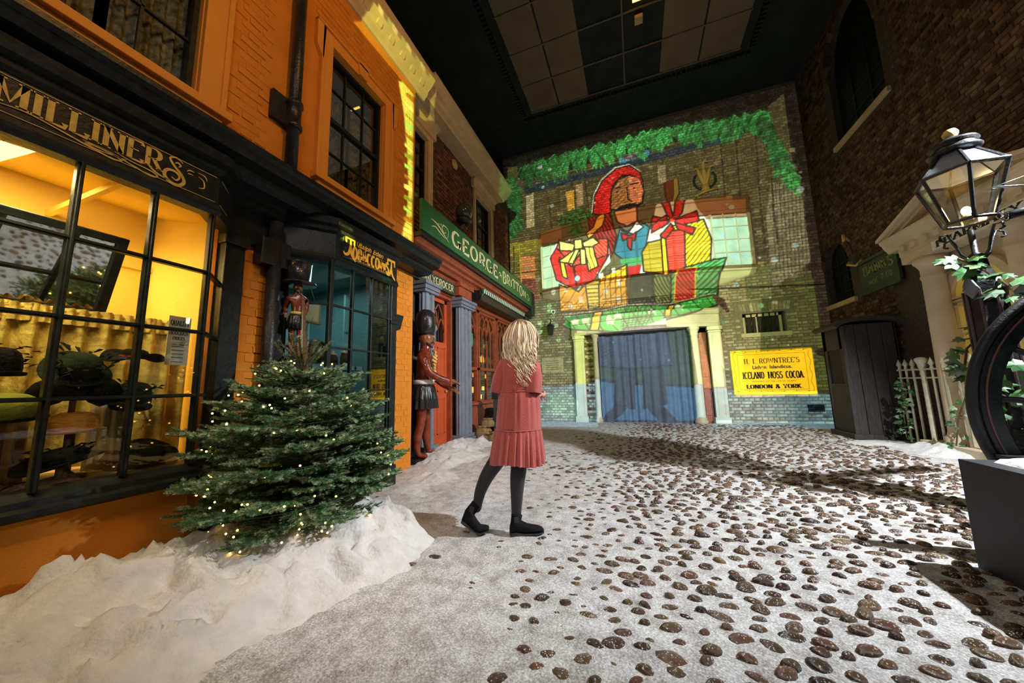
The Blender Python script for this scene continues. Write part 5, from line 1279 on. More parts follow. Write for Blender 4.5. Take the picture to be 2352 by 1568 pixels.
def seg(a, b, w, col):
    a = np.array(a, float); b = np.array(b, float); x0, y0 = np.floor(np.minimum(a, b) - w - 1).astype(int); x1, y1 = np.ceil(np.maximum(a, b) + w + 1).astype(int)
    x0, y0 = max(0, x0), max(0, y0); x1, y1 = min(W_, x1), min(H_, y1)
    if x1 <= x0 or y1 <= y0: return
    X, Y = np.meshgrid(np.arange(x0, x1) + .5, np.arange(y0, y1) + .5); d = b - a; L = d.dot(d) + 1e-9
    t = np.clip(((X - a[0]) * d[0] + (Y - a[1]) * d[1]) / L, 0, 1); q = (X - a[0] - t * d[0]) ** 2 + (Y - a[1] - t * d[1]) ** 2
    IMG[y0:y1, x0:x1][q < (w / 2) ** 2] = lin(col)
def pline(pts, w, col):
    P = uvp(dense(pts, False)); w = w * 1.25
    for a, b in zip(P, P[1:]): seg(a, b, w, col)
def disc(px, py, r, col, soft=False):
    c = uvp([(px, py)])[0]; n = 16; poly([c + r * np.array([math.cos(a), math.sin(a)]) for a in np.arange(n) * 2 * PI / n], col, raw=True)
BLK = (22, 16, 14)
# ground colours
poly([(1166, 1010), (1166, 385), (1195, 380), (1760, 248), (1800, 215), (1850, 600), (1905, 975), (1905, 1000)], (84, 84, 54))
poly([(1166, 700), (1240, 690), (1420, 700), (1740, 665), (1868, 640), (1905, 900), (1240, 900), (1166, 900)], (70, 96, 32))
poly([(1166, 560), (1245, 560), (1245, 690), (1166, 700)], (118, 118, 62))
poly([(1768, 668), (1862, 620), (1890, 840), (1760, 800)], (74, 88, 44))
poly([(1600, 620), (1750, 640), (1745, 850), (1640, 850)], (152, 160, 110))
poly([(1705, 610), (1770, 610), (1772, 680), (1715, 690)], (112, 130, 80))
# facade details painted in light
poly([(1770, 420), (1840, 430), (1862, 600), (1775, 660), (1760, 500)], (132, 136, 112))
for i in range(9): pline([(1772 + i * 9, 420), (1784 + i * 9, 640)], 1.6, (62, 64, 48))
for i in range(7): pline([(1770, 440 + i * 30), (1855, 425 + i * 30)], 1.6, (64, 66, 50))
rr_ = random.Random(8)
for i in range(170):
    x = rr_.uniform(1205, 1840); y = rr_.uniform(340, 720); s_ = rr_.uniform(4, 14); k_ = rr_.uniform(.7, 1.25)
    if 1360 < x < 1640 and y > 470: continue
    poly([(x, y), (x + s_, y - 1), (x + s_, y + s_ * .7), (x, y + s_ * .7)], (118 * k_, 116 * k_, 84 * k_))
for x in (1250, 1310, 1340, 1520, 1655, 1690, 1735, 1765): pline([(x, 300 + (1740 - x) * .22), (x + 12, 480), (x + 22, 560)], 3, (58, 50, 34))
for (x0, y0, x1, y1) in ((1210, 480, 1500, 420), (1560, 400, 1760, 365), (1190, 610, 1240, 600), (1540, 300, 1700, 320)): pline([(x0, y0), (x1, y1)], 3, (60, 54, 36))
poly([(1205, 430), (1700, 300), (1702, 318), (1205, 448)], (34, 58, 74)); pline([(1205, 425), (1700, 296)], 2, (20, 26, 26))
poly([(1420, 362), (1490, 340), (1492, 356), (1424, 376)], (70, 160, 210))
poly([(1417, 330), (1450, 316), (1482, 325), (1480, 358), (1446, 368), (1418, 362)], (104, 88, 116)); pline([(1448, 320), (1450, 362)], 4, (196, 196, 130))
for a in range(12): 
    c = (1449 + 24 * math.cos(a * PI / 6), 342 + 20 * math.sin(a * PI / 6)); c2 = (1449 + 30 * math.cos(a * PI / 6), 342 + 25 * math.sin(a * PI / 6)); pline([c, c2], 3, (40, 34, 46))
poly([(1300, 440), (1318, 436), (1320, 480), (1304, 484)], (214, 168, 70)); poly([(1322, 425), (1338, 422), (1340, 470), (1326, 474)], (170, 150, 110))
poly([(1195, 590), (1228, 588), (1230, 640), (1198, 645)], (214, 150, 90)); poly([(1190, 640), (1230, 640), (1240, 690), (1200, 694)], (116, 66, 48))
poly([(1208, 450), (1225, 446), (1228, 520), (1210, 524)], (176, 176, 140)); poly([(1170, 560), (1245, 548), (1244, 575), (1172, 590)], (150, 150, 60)); poly([(1510, 380), (1528, 378), (1530, 420), (1512, 424)], (150, 146, 118))
pline([(1180, 565), (1182, 700)], 3, (60, 66, 30)); pline([(1168, 630), (1240, 622)], 4, (66, 74, 26)); pline([(1192, 560), (1200, 690)], 3, (196, 196, 70))
# snow bank of light along the ground
sn = [(1166, 885), (1240, 886), (1290, 888), (1330, 880), (1380, 876), (1450, 884), (1560, 888), (1620, 892), (1700, 896), (1800, 902), (1912, 904), (1925, 1010), (1166, 1010)]
poly(sn, (96, 150, 178)); pline([(a, b - 3) for a, b in sn[:-2]], 6, (40, 48, 20))
poly([(1250, 950), (1260, 905), (1300, 900), (1330, 925), (1325, 960)], (120, 190, 196))
for i in range(60):
    x = rr_.uniform(1650, 1900); y = rr_.uniform(915, 966); k_ = rr_.uniform(.7, 1.2); poly([(x, y), (x + 18, y), (x + 18, y + 6), (x, y + 6)], (108 * k_, 140 * k_, 158 * k_))
pline([(1640, 972), (1912, 972)], 5, (140, 205, 232))
# garland of fir along the top and sides
def frond(px, py, L, ang, gr):
    n = 9
    for i in range(n):
        f_ = i / n; bx, by = px + L * f_ * math.cos(ang), py + L * f_ * math.sin(ang)
        for s_ in (-1, 1):
            a2 = ang + s_ * (.75 - .3 * f_); l2 = L * (.38 - .22 * f_); k_ = gr * rr_.uniform(.55, 1.25)
            pline([(bx, by), (bx + l2 * math.cos(a2), by + l2 * math.sin(a2))], 2.6, (min(255, 84 * k_), min(255, 225 * k_), min(255, 120 * k_)))
for pas in range(2):
    for i in range(66):
        f_ = i / 65; x = 1196 + (1752 - 1196) * f_; y = 386 - 126 * f_ - 12 * math.sin(f_ * PI) + rr_.uniform(-4, 10); gr = .34 + .50 * math.sin(min(1, f_ * 1.2 + .1) * PI * .8)
        poly([(x - 8, y - 8), (x + 14, y - 12), (x + 14, y + 26), (x - 6, y + 30)], (10, 34, 14)) if pas == 0 else frond(x, y - 6, rr_.uniform(34, 56), R(95) - .3 + rr_.uniform(-.4, .4), gr)
for i in range(22):
    f_ = i / 21; frond(1178 + rr_.uniform(-6, 14), 400 + 110 * f_, 44, R(95) + rr_.uniform(-.35, .35), .55)
for i in range(26):
    f_ = i / 25; frond(1752 + 70 * f_ + rr_.uniform(-12, 10), 262 + 140 * f_, 46, R(100) + rr_.uniform(-.5, .25), .42 + .32 * f_)
poly([(1240, 568), (1285, 560), (1292, 654), (1246, 664)], (165, 196, 160)); poly([(1600, 504), (1716, 497), (1728, 612), (1606, 622)], (158, 192, 164)); poly([(1600, 620), (1728, 614), (1720, 632), (1650, 655)], (190, 216, 150))
poly([(1588, 474), (1712, 456), (1714, 494), (1602, 500)], (150, 120, 84)); poly([(1242, 534), (1290, 520), (1290, 552), (1244, 562)], (130, 104, 70))
poly([(1325, 730), (1380, 720), (1650, 712), (1650, 756), (1325, 764)], (180, 200, 150)); poly([(1320, 764), (1346, 764), (1352, 884), (1326, 886)], (140, 176, 70)); poly([(1584, 756), (1608, 756), (1640, 890), (1606, 890)], (186, 214, 160)); poly([(1622, 754), (1652, 752), (1664, 892), (1636, 892)], (186, 214, 160))
poly([(1676, 812), (1866, 799), (1877, 896), (1688, 900)], (196, 176, 110)); poly([(1676, 812), (1706, 810), (1712, 898), (1688, 900)], (226, 206, 150)); poly([(1690, 900), (1877, 897), (1878, 908), (1691, 911)], (250, 240, 200))  # warm patch added to the projected light to brighten the yellow sign
# overspill on the near left house: the corner strip, its cornice and the tobacconist's glazing bars
def wpoly(P, c): poly([wimg(q) for q in P], c, raw=True)
cs = [onx(a, b, -3.05) for a, b in ((916, 188), (928, 260), (936, 350), (939, 440), (934, 500), (922, 548))]
wpoly(cs + [np.array([-3.05, 4.058, 3.0]), np.array([-3.05, 4.058, 6.0])], (120, 200, 170))
for i in range(16):
    z = 3.2 + i * .17; wpoly([np.array([-3.05, 3.86, z]), np.array([-3.05, 4.058, z + .03]), np.array([-3.05, 4.058, z + .05 + .05 * (i % 3)]), np.array([-3.05, 3.86, z + .06])], [(70, 150, 90), (160, 235, 230), (90, 110, 60), (90, 225, 190)][i % 4])
wpoly([onx(a, b, -2.84) for a, b in ((858, 0), (1002, 192), (985, 215), (950, 190), (800, 0))], (84, 88, 40))
for i in range(12):
    a = onx(868 + i * 11, 20 + i * 15, -2.86); wpoly([a, a + [0, .10, 0], a + [0, .12, .06], a + [0, .02, .07]], [(110, 110, 64), (50, 46, 20), (70, 92, 40)][i % 3])
wpoly([(-2.74, 2.60, 1.55), (-2.74, 3.26, 1.20), (-2.74, 3.26, 2.24), (-2.74, 2.60, 2.30)], (70, 140, 190)); wpoly([(-2.74, 2.60, 2.30), (-2.74, 3.26, 2.24), (-2.74, 3.26, 2.42), (-2.74, 2.60, 2.38)], (50, 130, 60))
wpoly([(-2.74, 2.50, 2.62), (-2.74, 2.67, 2.60), (-2.74, 2.67, 2.72), (-2.74, 2.50, 2.72)], (200, 190, 80))
# the gift bearer
RED, RED2, YEL, GRN, WH = (226, 34, 30), (168, 16, 22), (236, 200, 20), (40, 178, 62), (226, 236, 214)
hood = [(1362, 492), (1366, 450), (1384, 415), (1415, 388), (1445, 380), (1470, 396), (1478, 425), (1474, 455), (1460, 405), (1430, 402), (1408, 425), (1402, 460), (1404, 486), (1392, 494)]
poly([(a - 3 if a < 1420 else a, b - 4) for a, b in hood], (210, 220, 214))
poly(hood, RED, hatch=(.8, 13, 3.4, RED2), outline=BLK)
poly([(1402, 480), (1404, 440), (1420, 412), (1445, 402), (1468, 410), (1478, 440), (1476, 466), (1448, 478), (1420, 484)], (172, 120, 66), hatch=(2.2, 11, 2.4, (120, 76, 40)), outline=BLK)
poly([(1444, 404), (1468, 410), (1478, 440), (1470, 464), (1448, 462)], (222, 132, 88))
pline([(1412, 434), (1424, 430)], 4, BLK); pline([(1448, 424), (1466, 420)], 4, BLK); disc(1418, 441, 3.2, BLK); disc(1456, 432, 3.2, BLK); pline([(1440, 430), (1443, 458), (1452, 462)], 3, BLK)
poly([(1408, 486), (1424, 474), (1440, 468), (1458, 466), (1474, 474), (1482, 468), (1476, 482), (1456, 476), (1436, 482), (1416, 490)], BLK)
poly([(1410, 492), (1440, 478), (1466, 482), (1464, 508), (1440, 520), (1418, 510)], (214, 158, 108), outline=BLK); pline([(1428, 498), (1452, 494)], 2.5, BLK)
poly([(1350, 500), (1402, 498), (1416, 540), (1408, 580), (1396, 600), (1360, 556)], RED2, hatch=(.4, 9, 3.2, BLK), outline=BLK); poly([(1346, 536), (1388, 500), (1392, 510), (1352, 548)], (214, 170, 60), outline=BLK)
poly([(1410, 580), (1424, 522), (1440, 530), (1470, 508), (1492, 520), (1484, 560), (1478, 590), (1430, 594)], (24, 110, 132), outline=BLK)
poly([(1422, 520), (1440, 536), (1452, 522), (1462, 508), (1478, 520), (1456, 536), (1430, 530)], WH, outline=BLK)
poly([(1426, 534), (1446, 540), (1462, 532), (1458, 552), (1446, 546), (1430, 552)], RED2, outline=BLK); poly([(1440, 545), (1452, 546), (1450, 574), (1442, 566)], RED2, outline=BLK)
poly([(1424, 594), (1480, 588), (1478, 606), (1430, 612)], (60, 150, 90)); poly([(1432, 612), (1476, 606), (1474, 640), (1440, 634)], RED2)
# gifts, left
for a in (-.9, -.35, .15, .6):
    for i in range(9):
        x = 1326 + 52 * i / 9 * math.sin(a); y = 540 - 62 * i / 9 * math.cos(a)
        for s_ in (-1, 1): pline([(x, y), (x + 12 * math.sin(a + s_ * .9), y - 12 * math.cos(a + s_ * .9))], 3.4, (20, 112, 34) if (i + int(a * 9)) % 2 else (8, 60, 20))
poly([(1258, 592), (1276, 560), (1395, 545), (1402, 600), (1330, 676), (1282, 648)], (196, 206, 190))
poly([(1264, 592), (1278, 568), (1316, 610), (1326, 668), (1278, 642)], RED, hatch=(1.2, 16, 3, RED2), outline=BLK)
poly([(1278, 568), (1282, 558), (1396, 546), (1396, 588), (1318, 612)], (236, 92, 66), hatch=(.7, 8, 2.2, (150, 10, 16)), outline=BLK)
poly([(1318, 610), (1398, 584), (1366, 640), (1326, 670)], RED, hatch=(.7, 7, 2.2, (120, 8, 14)), outline=BLK)
poly([(1284, 590), (1294, 594), (1304, 640), (1292, 634)], (240, 226, 60), outline=BLK); poly([(1282, 600), (1320, 572), (1340, 568), (1312, 612), (1306, 604)], (240, 232, 96), outline=BLK)
poly([(1342, 566), (1362, 566), (1374, 610), (1352, 622)], (232, 226, 90), outline=BLK, hatch=(.2, 12, 2, BLK))
for pts in ([(1320, 560), (1284, 552), (1286, 574), (1316, 576)], [(1338, 556), (1362, 544), (1376, 556), (1360, 566), (1340, 566)], [(1324, 566), (1304, 606), (1316, 604), (1330, 574)], [(1332, 570), (1334, 606), (1346, 606), (1344, 572)], [(1318, 550), (1336, 548), (1338, 570), (1320, 572)]): poly(pts, (240, 232, 120), outline=BLK)
poly([(1284, 652), (1330, 676), (1372, 640), (1440, 606), (1444, 700), (1350, 712), (1286, 716)], (226, 178, 16), hatch=(2.3, 22, 2.2, (140, 90, 8)), outline=BLK)
for (x, y) in ((1300, 670), (1334, 690), (1392, 676), (1424, 660), (1380, 632), (1410, 620), (1310, 704), (1420, 690)): poly([(x - 5, y - 5), (x + 5, y - 6), (x + 6, y + 4), (x - 4, y + 6)], (214, 224, 210))
poly([(1345, 652), (1378, 640), (1376, 706), (1352, 710)], (232, 222, 90), hatch=(1.5, 9, 2, BLK), outline=BLK)
for i in range(5): pline([(1384, 622 + i * 17), (1442, 616 + i * 17)], 2, (60, 34, 8)); pline([(1390 + i * 12, 612), (1392 + i * 12, 700)], 2, (60, 34, 8))
# gifts, right
poly([(1466, 640), (1490, 540), (1496, 510), (1520, 470), (1582, 458), (1630, 510), (1640, 590), (1560, 640)], (206, 214, 196))
poly([(1474, 578), (1488, 556), (1530, 546), (1536, 632), (1478, 622)], (176, 158, 30), hatch=(1.57, 14, 2.0, (110, 92, 14)), outline=BLK)
poly([(1530, 546), (1534, 520), (1616, 502), (1634, 548), (1632, 600), (1574, 612), (1536, 632)], (242, 218, 22), hatch=(2.4, 9, 2.2, (70, 50, 6)), outline=BLK)
poly([(1526, 534), (1572, 522), (1574, 612), (1534, 632)], (240, 78, 56), hatch=(1.57, 6.5, 2.2, (150, 12, 14)), outline=BLK); poly([(1518, 540), (1528, 536), (1536, 632), (1524, 634)], (246, 224, 30), outline=BLK)
for pts in ([(1540, 506), (1500, 496), (1492, 524), (1520, 522)], [(1540, 504), (1512, 470), (1534, 466), (1548, 498)], [(1544, 500), (1560, 462), (1578, 470), (1556, 504)], [(1548, 506), (1600, 484), (1606, 506), (1560, 516)], [(1550, 510), (1598, 522), (1590, 538), (1556, 524)], [(1540, 512), (1516, 540), (1528, 548), (1548, 524)], [(1530, 494), (1498, 516), (1496, 534), (1534, 512)]): poly(pts, (214, 22, 22), hatch=(.9, 10, 2, (120, 6, 12)), outline=BLK)
disc(1544, 505, 6, (236, 60, 40))
poly([(1576, 612), (1634, 596), (1668, 590), (1650, 650), (1648, 690), (1530, 700), (1536, 632)], (76, 186, 100), hatch=(2.2, 9, 2.6, (16, 66, 30)), outline=BLK)
poly([(1500, 628), (1544, 634), (1540, 694), (1504, 698)], (104, 132, 84), hatch=(.5, 8, 2.6, (16, 40, 20)), outline=BLK); poly([(1556, 620), (1600, 612), (1596, 690), (1548, 692)], (206, 30, 26), hatch=(.7, 8, 2.2, (60, 6, 8)), outline=(210, 190, 30), ow=3)
poly([(1450, 632), (1500, 624), (1502, 696), (1446, 700)], (20, 62, 60), hatch=(1.2, 9, 2, (8, 24, 26)), outline=BLK)
# rolled green parcel
roll = [(1294, 726), (1380, 716), (1440, 702), (1540, 700), (1640, 676), (1648, 700), (1600, 716), (1540, 730), (1480, 752), (1420, 762), (1310, 756), (1288, 744)]
poly([(a, b - 3) for a, b in roll], (206, 222, 206)); poly(roll, (46, 190, 74), hatch=(.6, 30, 2.4, (12, 60, 24)), outline=BLK)
for (x, y) in ((1322, 738), (1346, 736), (1402, 736), (1498, 716), (1420, 724), (1560, 706)): poly([(x - 10, y), (x - 3, y - 7), (x + 4, y - 3), (x + 12, y - 5), (x + 6, y + 4), (x + 10, y + 10), (x - 1, y + 6), (x - 7, y + 9)], (206, 226, 206))
poly([(1364, 718), (1384, 714), (1374, 758), (1354, 758)], (238, 200, 20), outline=BLK); poly([(1536, 702), (1550, 698), (1540, 726), (1526, 728)], (236, 196, 24), outline=BLK)
for i in range(7): pline([(1430 + i * 9, 756 - i * 2), (1440 + i * 11, 706)], 2, BLK); pline([(1426, 718 + i * 5), (1500, 708 + i * 5)], 2, BLK)
poly([(1470, 752), (1530, 730), (1526, 752), (1470, 760)], (214, 220, 200))
for s_ in (0, 1, 2, 3): pline([(1640, 682), (1662 + s_ * 3, 690 + s_ * 8)], 7, (64, 40, 26))
for s_ in (0, 1, 2): pline([(1296, 734), (1276 + 5 * s_, 748 + s_ * 7)], 6, (70, 44, 30))
# coat and legs on the curtain
poly([(1378, 764), (1530, 756), (1546, 838), (1460, 846), (1376, 842)], (84, 94, 108), hatch=(.05, 17, 2.4, (48, 52, 60)), outline=(24, 24, 28))
for i in range(9): pline([(1384, 780 + i * 8), (1404, 772 + i * 8 - 4)], 2, (20, 22, 26))
poly([(1378, 842), (1378, 764), (1530, 758), (1590, 752), (1600, 885), (1378, 878)], (0, 0, 0)) if False else None
for P_ in ([(1416, 848), (1456, 848), (1458, 938), (1412, 930)], [(1480, 846), (1522, 846), (1532, 928), (1478, 938)]): poly(P_, (66, 66, 70), hatch=(.15, 14, 2, (40, 38, 42)), outline=(20, 20, 24))
poly([(1412, 930), (1440, 938), (1425, 956), (1395, 972), (1382, 972), (1384, 960)], (40, 38, 42)); poly([(1484, 936), (1520, 930), (1548, 956), (1560, 974), (1520, 974)], (40, 38, 42)); poly([(1378, 964), (1640, 966), (1640, 1010), (1378, 1010)], (34, 38, 48))
# flakes
for i in range(90):
    x = rr_.uniform(1190, 1860); y = rr_.uniform(380, 860); r = rr_.uniform(1.0, 3.2) if i > 26 else rr_.uniform(5, 9)
    if i <= 26 and 1380 < x < 1640: x = rr_.choice([rr_.uniform(1195, 1290), rr_.uniform(1650, 1790)])
    disc(x, y, r, (158, 190, 190) if y < 700 else (140, 214, 150))
# soft focus, then to a lamp texture
I2 = IMG.copy()
I2[1:-1, 1:-1] = (IMG[1:-1, 1:-1] * 4 + IMG[:-2, 1:-1] + IMG[2:, 1:-1] + IMG[1:-1, :-2] + IMG[1:-1, 2:]) / 8
px_ = np.ones((H_, W_, 4), np.float32); px_[..., :3] = I2
img = bpy.data.images.new('light_show', W_, H_, float_buffer=True); img.colorspace_settings.name = 'Non-Color'
img.pixels.foreach_set(px_.ravel()); img.update(); img.pack()
pl = bpy.data.lights.new('projector', 'SPOT'); pl.energy = 1; pl.spot_size = R(100); pl.spot_blend = 0; pl.shadow_soft_size = .012
po = bpy.data.objects.new('projector', pl); COL.objects.link(po); po.location = PJ; po.rotation_euler = (R(90), 0, 0)
pl.use_nodes = True; nt = pl.node_tree; N = nt.nodes; L = nt.links
em = N['Emission']; tc = N.new('ShaderNodeTexCoord'); sx = N.new('ShaderNodeSeparateXYZ'); L.new(tc.outputs['Normal'], sx.inputs[0])
def mnode(op, a, b):
    n = N.new('ShaderNodeMath'); n.operation = op
    for i, v in enumerate((a, b)):
        if isinstance(v, (int, float)): n.inputs[i].default_value = v
        else: L.new(v, n.inputs[i])
    return n.outputs[0]
az = mnode('ABSOLUTE', sx.outputs[2], 0)
ux = mnode('DIVIDE', sx.outputs[0], az); uz = mnode('DIVIDE', sx.outputs[1], az)
uu_ = mnode('DIVIDE', mnode('ADD', mnode('MULTIPLY', ux, DW), float(PJ[0] - IX0)), IX1 - IX0)
vv_ = mnode('DIVIDE', mnode('ADD', mnode('MULTIPLY', uz, DW), float(PJ[2] - IZ0)), IZ1 - IZ0)
cb = N.new('ShaderNodeCombineXYZ'); L.new(uu_, cb.inputs[0]); L.new(vv_, cb.inputs[1])
ti = N.new('ShaderNodeTexImage'); ti.image = img; ti.extension = 'CLIP'; L.new(cb.outputs[0], ti.inputs[0]); L.new(ti.outputs[0], em.inputs[0])
em.inputs[1].default_value = 12000.0

# ------------------------------------------------------------------ RIGHT wall
XR = 4.5
FR = RIGHT(XR)
M['dark_pane'] = mat('plain_black_pane', (.008, .009, .010), .5, spec=.2)  # the window's darkness is put into the pane's opaque colour
A1 = (7.34, 8.86, 6.13, 8.70); A2 = (9.14, 10.08, 2.80, 4.16)
def arch_in(A, pad=0.0):
    u0, u1, v0, v1 = A; r = (u1 - u0) / 2; c = (u0 + u1) / 2; sp = v1 - r * (1.0 if A is A2 else 1.5)
    k_ = (v1 - sp) / r
    def f(u, v):
        if v < v0 - pad or abs(u - c) > r + pad: return False
        if v <= sp: return True
        return ((u - c) / (r + pad)) ** 2 + ((v - sp) / (k_ * r + pad)) ** 2 < 1
    f.pts = [(c + r * math.cos(a), sp + k_ * r * math.sin(a)) for a in np.linspace(0, PI, 17)]; f.sp = sp; return f
f1, f2 = arch_in(A1), arch_in(A2); f1p, f2p = arch_in(A1, .12), arch_in(A2, .12)
g = G(FR); wall_cells(g, 1.5, YF, 0, ZC, [A1, A2], t=.2)
for A, f_ in ((A1, f1), (A2, f2)):
    pts = f_.pts; 
    for side in (0, 1):
        cu = A[1] if side == 0 else A[0]; P = pts[:9] if side == 0 else pts[8:][::-1]
        g.prism([(cu, A[3])] + [(a, b) for a, b in P][::-1] if side == 0 else [(cu, A[3])] + [(a, b) for a, b in P][::-1], -.2, 0)
wr = g.build('wall_right', M['mortar_dark'], origin=(XR, 6, 0)); tag(wr, kind='structure')
bricks(wr, FR, 1.6, YF - .02, .02, 8.95, M['brick_right'], lambda u, v: f1p(u, v) or f2p(u, v) or (4.6 < u < 7.9 and v < 3.75), nparts=300, bl=.235, bh=.078, seen=lambda x, y: y > 300)
for A, f_, nm in ((A1, f1, 'tall black arched window high on the right brick wall'), (A2, f2, 'black arched window low on the right wall next to the far corner')):
    t = thing('arched_window', (XR, (A[0] + A[1]) / 2, A[2]), nm, 'window')
    outl = [(A[0], A[2]), (A[1], A[2])] + f_.pts
    G(FR).prism(outl, -.18, -.17).build('dark_back', M['dark_room'], t); G(FR).prism(outl, -.13, -.125).build('glass', M['dark_pane'], t)
    g = G(FR); c = (A[0] + A[1]) / 2; W_a = A[1] - A[0]
    for i in (1, 2): g.box(A[0] + W_a * i / 3 - .012, A[0] + W_a * i / 3 + .012, A[2], f_.sp + .2, -.13, -.10)
    for i in range(1, 5): v = A[2] + (f_.sp - A[2]) * i / 4; g.box(A[0], A[1], v - .012, v + .012, -.13, -.10)
    g.build('glazing_bar', M['black'], t)
    g = G(FR); g.box(A[0] - .1, A[1] + .1, A[2] - .10, A[2], -.18, .06); g.build('sill', M['tan'], t, bevel=.01)
    n_v = 15; cx = (A[0] + A[1]) / 2
    for i in range(n_v):
        a0, a1 = PI * i / n_v + .012, PI * (i + 1) / n_v - .012; r = W_a / 2; k_ = (A[3] - f_.sp) / r
        q = [(cx + r * math.cos(a0), f_.sp + k_ * r * math.sin(a0)), (cx + (r + .17) * math.cos(a0), f_.sp + (k_ * r + .17) * math.sin(a0)), (cx + (r + .17) * math.cos(a1), f_.sp + (k_ * r + .17) * math.sin(a1)), (cx + r * math.cos(a1), f_.sp + k_ * r * math.sin(a1))]
        G(FR).prism(q, -.05, .02).build('brick', M['brick_right'], wr)
t = thing('hanging_sign', (XR, 8.1, 2.8), 'dark green sign board with worn gilt lettering on the right brick wall', 'sign')
FRS = Fr((XR - .06, 8.72, 0), (0, -1, 0), (-1, 0, 0))
g = G(FRS); g.box(0, 1.06, 2.76, 3.34, -.03, .02); g.box(-.03, 1.09, 2.72, 2.76, -.03, .04); g.box(-.03, 1.09, 3.34, 3.40, -.03, .05); g.build('board', M['green_dark'], t, bevel=.006)
g = G(FRS); text(g, 'BANKS', .12, .96, 3.08, 3.26, .022, thick=.2, thin=.09); text(g, 'MUSIC', .25, .52, 2.88, 2.98, .022, thick=.2, thin=.1); text(g, '& CO.', .62, .92, 2.90, 3.0, .022, thick=.2, thin=.1); g.build('lettering', mat('worn_gilt', (.22, .22, .05), .6, var=.4, vscale=30), t)
g = G(); g.tube([(XR, 8.95, 3.42), (XR - .12, 8.9, 3.50), (XR - .20, 8.8, 3.42), (XR - .12, 8.7, 3.36), (XR - .06, 8.6, 3.44)], .022, 8); g.build('scroll', M['crest_gold'], t, smooth=True)
single('wall_bracket', G().tube([(XR, 9.0, 4.0), (XR - .15, 8.9, 4.1), (XR - .2, 8.8, 3.95)], .03, 8), M['crest_gold'], 'gilt scroll bracket on the right brick wall above the green sign', 'bracket')  # scroll bracket only; it holds no lamp

# ------------------------------------------------------------------ chemist's portico
ph = thing('chemist_portico', (XR, 6.3, 0), 'cream classical shop portico with column and pediment behind the street lamp', 'portico')
def col_(y_, r, lab=None):
    g = G(); g.lathe([(r * 1.45, 0), (r * 1.45, .12), (r * 1.3, .14), (r * 1.35, .20), (r * 1.1, .24), (r, .30), (r, .9), (r * .86, 2.52), (r * .95, 2.54), (r * .95, 2.57), (r * .88, 2.59), (r * .88, 2.68), (r * 1.15, 2.76), (r * 1.3, 2.78), (r * 1.3, 2.86)], (4.27, y_, 0), n=28)
    g.build('column', M['cream'], ph, smooth=True)
col_(6.76, .14); col_(5.50, .145)
FP = RIGHT(4.40)
g = G(FP); g.box(5.86, 6.82, 0, 1.0, -.06, .0); g.build('panel_wall', M['cream'], ph)
g = G(RIGHT(XR)); g.box(5.2, 7.12, 0, 2.92, .0, .06); 
wallp = g.build('front_wall', M['cream'], ph)
# arched niche with glowing yellow glass
FN = RIGHT(4.43); nc_, nr = 6.29, .40
def archpts(r, sp): return [(nc_ + r * math.cos(a), sp + r * math.sin(a)) for a in np.linspace(0, PI, 15)]
g = G(FN)
outer, inner = archpts(nr + .10, 2.18), archpts(nr, 2.18)
for i in range(14): g.prism([outer[i], outer[i + 1], inner[i + 1], inner[i]], 0, .06)
g.box(nc_ - nr - .10, nc_ - nr, .1, 2.18, 0, .05); g.box(nc_ + nr, nc_ + nr + .10, .1, 2.18, 0, .05)
for v in (2.05, 2.12, 2.17): g.box(nc_ - nr - .13, nc_ + nr + .13, v, v + .03, 0, .075)
g.build('arch', M['cream'], ph)
G(FN).prism([(nc_ - nr, .3), (nc_ + nr, .3)] + inner, .0, .012).build('yellow_panel', mat('yellow_glass', (.70, .52, .10), .35, emit=(.9, .6, .1), estr=.12), ph)
g = G(FP); g.box(5.25, 7.10, 2.86, 3.0, .0, .26); g.box(5.2, 7.14, 3.0, 3.14, .0, .25); g.build('architrave', M['cream'], ph, bevel=.006)
# sloping pediment
g = G(FP)
g.profile([(3.14, 0), (3.14, .25), (3.18, .27), (3.22, .30), (3.28, .32), (3.32, .35), (3.36, .35), (3.38, 0)], 4.85, 7.36); g.build('entablature', M['cream'], ph)
g = G(FP); sl = .33; ya, yb, yc = 7.40, 6.1, 4.8
for (p0, p1, s_) in ((ya, yb, 1), (yc, yb, -1)):
    for off, w_, th in ((0, .37, .05), (.05, .32, .05), (.10, .27, .06)):
        z0, z1 = 3.36 - off + .22, 3.36 + sl * (ya - yb) - off + .22
        g.prism([(p0, z0 - .22 + 0), (p1, z1 - .22), (p1, z1 - .22 + th), (p0, z0 - .22 + th)], .0, w_)
g.build('raking_cornice', M['cream'], ph)
g = G(FP); g.prism([(7.2, 3.38), (5.0, 3.38), (6.1, 3.76)], .0, .15); g.build('pediment', M['tan'], ph)
for i in range(9):
    y_ = 6.95 - i * .22; g = G(FP); g.box(y_, y_ + .10, 3.06, 3.14, .25, .29); g.build('dentil', M['cream'], ph)
FPL = Fr((4.40 - .26, 6.46, 0), (0, -1, 0), (-1, 0, 0))
G(FPL).box(0, 1.30, 2.87, 3.0, .0, .02).build('name_board', M['white'], ph)
g = G(FPL); text(g, 'PHARMACY', .08, 1.22, 2.89, 2.98, .022, thick=.24, thin=.08); g.build('name_lettering', M['ink'], ph)
g = G(FP); g.box(5.15, 7.2, 0, .12, .0, .36); g.build('step', M['cream'], ph, bevel=.01)

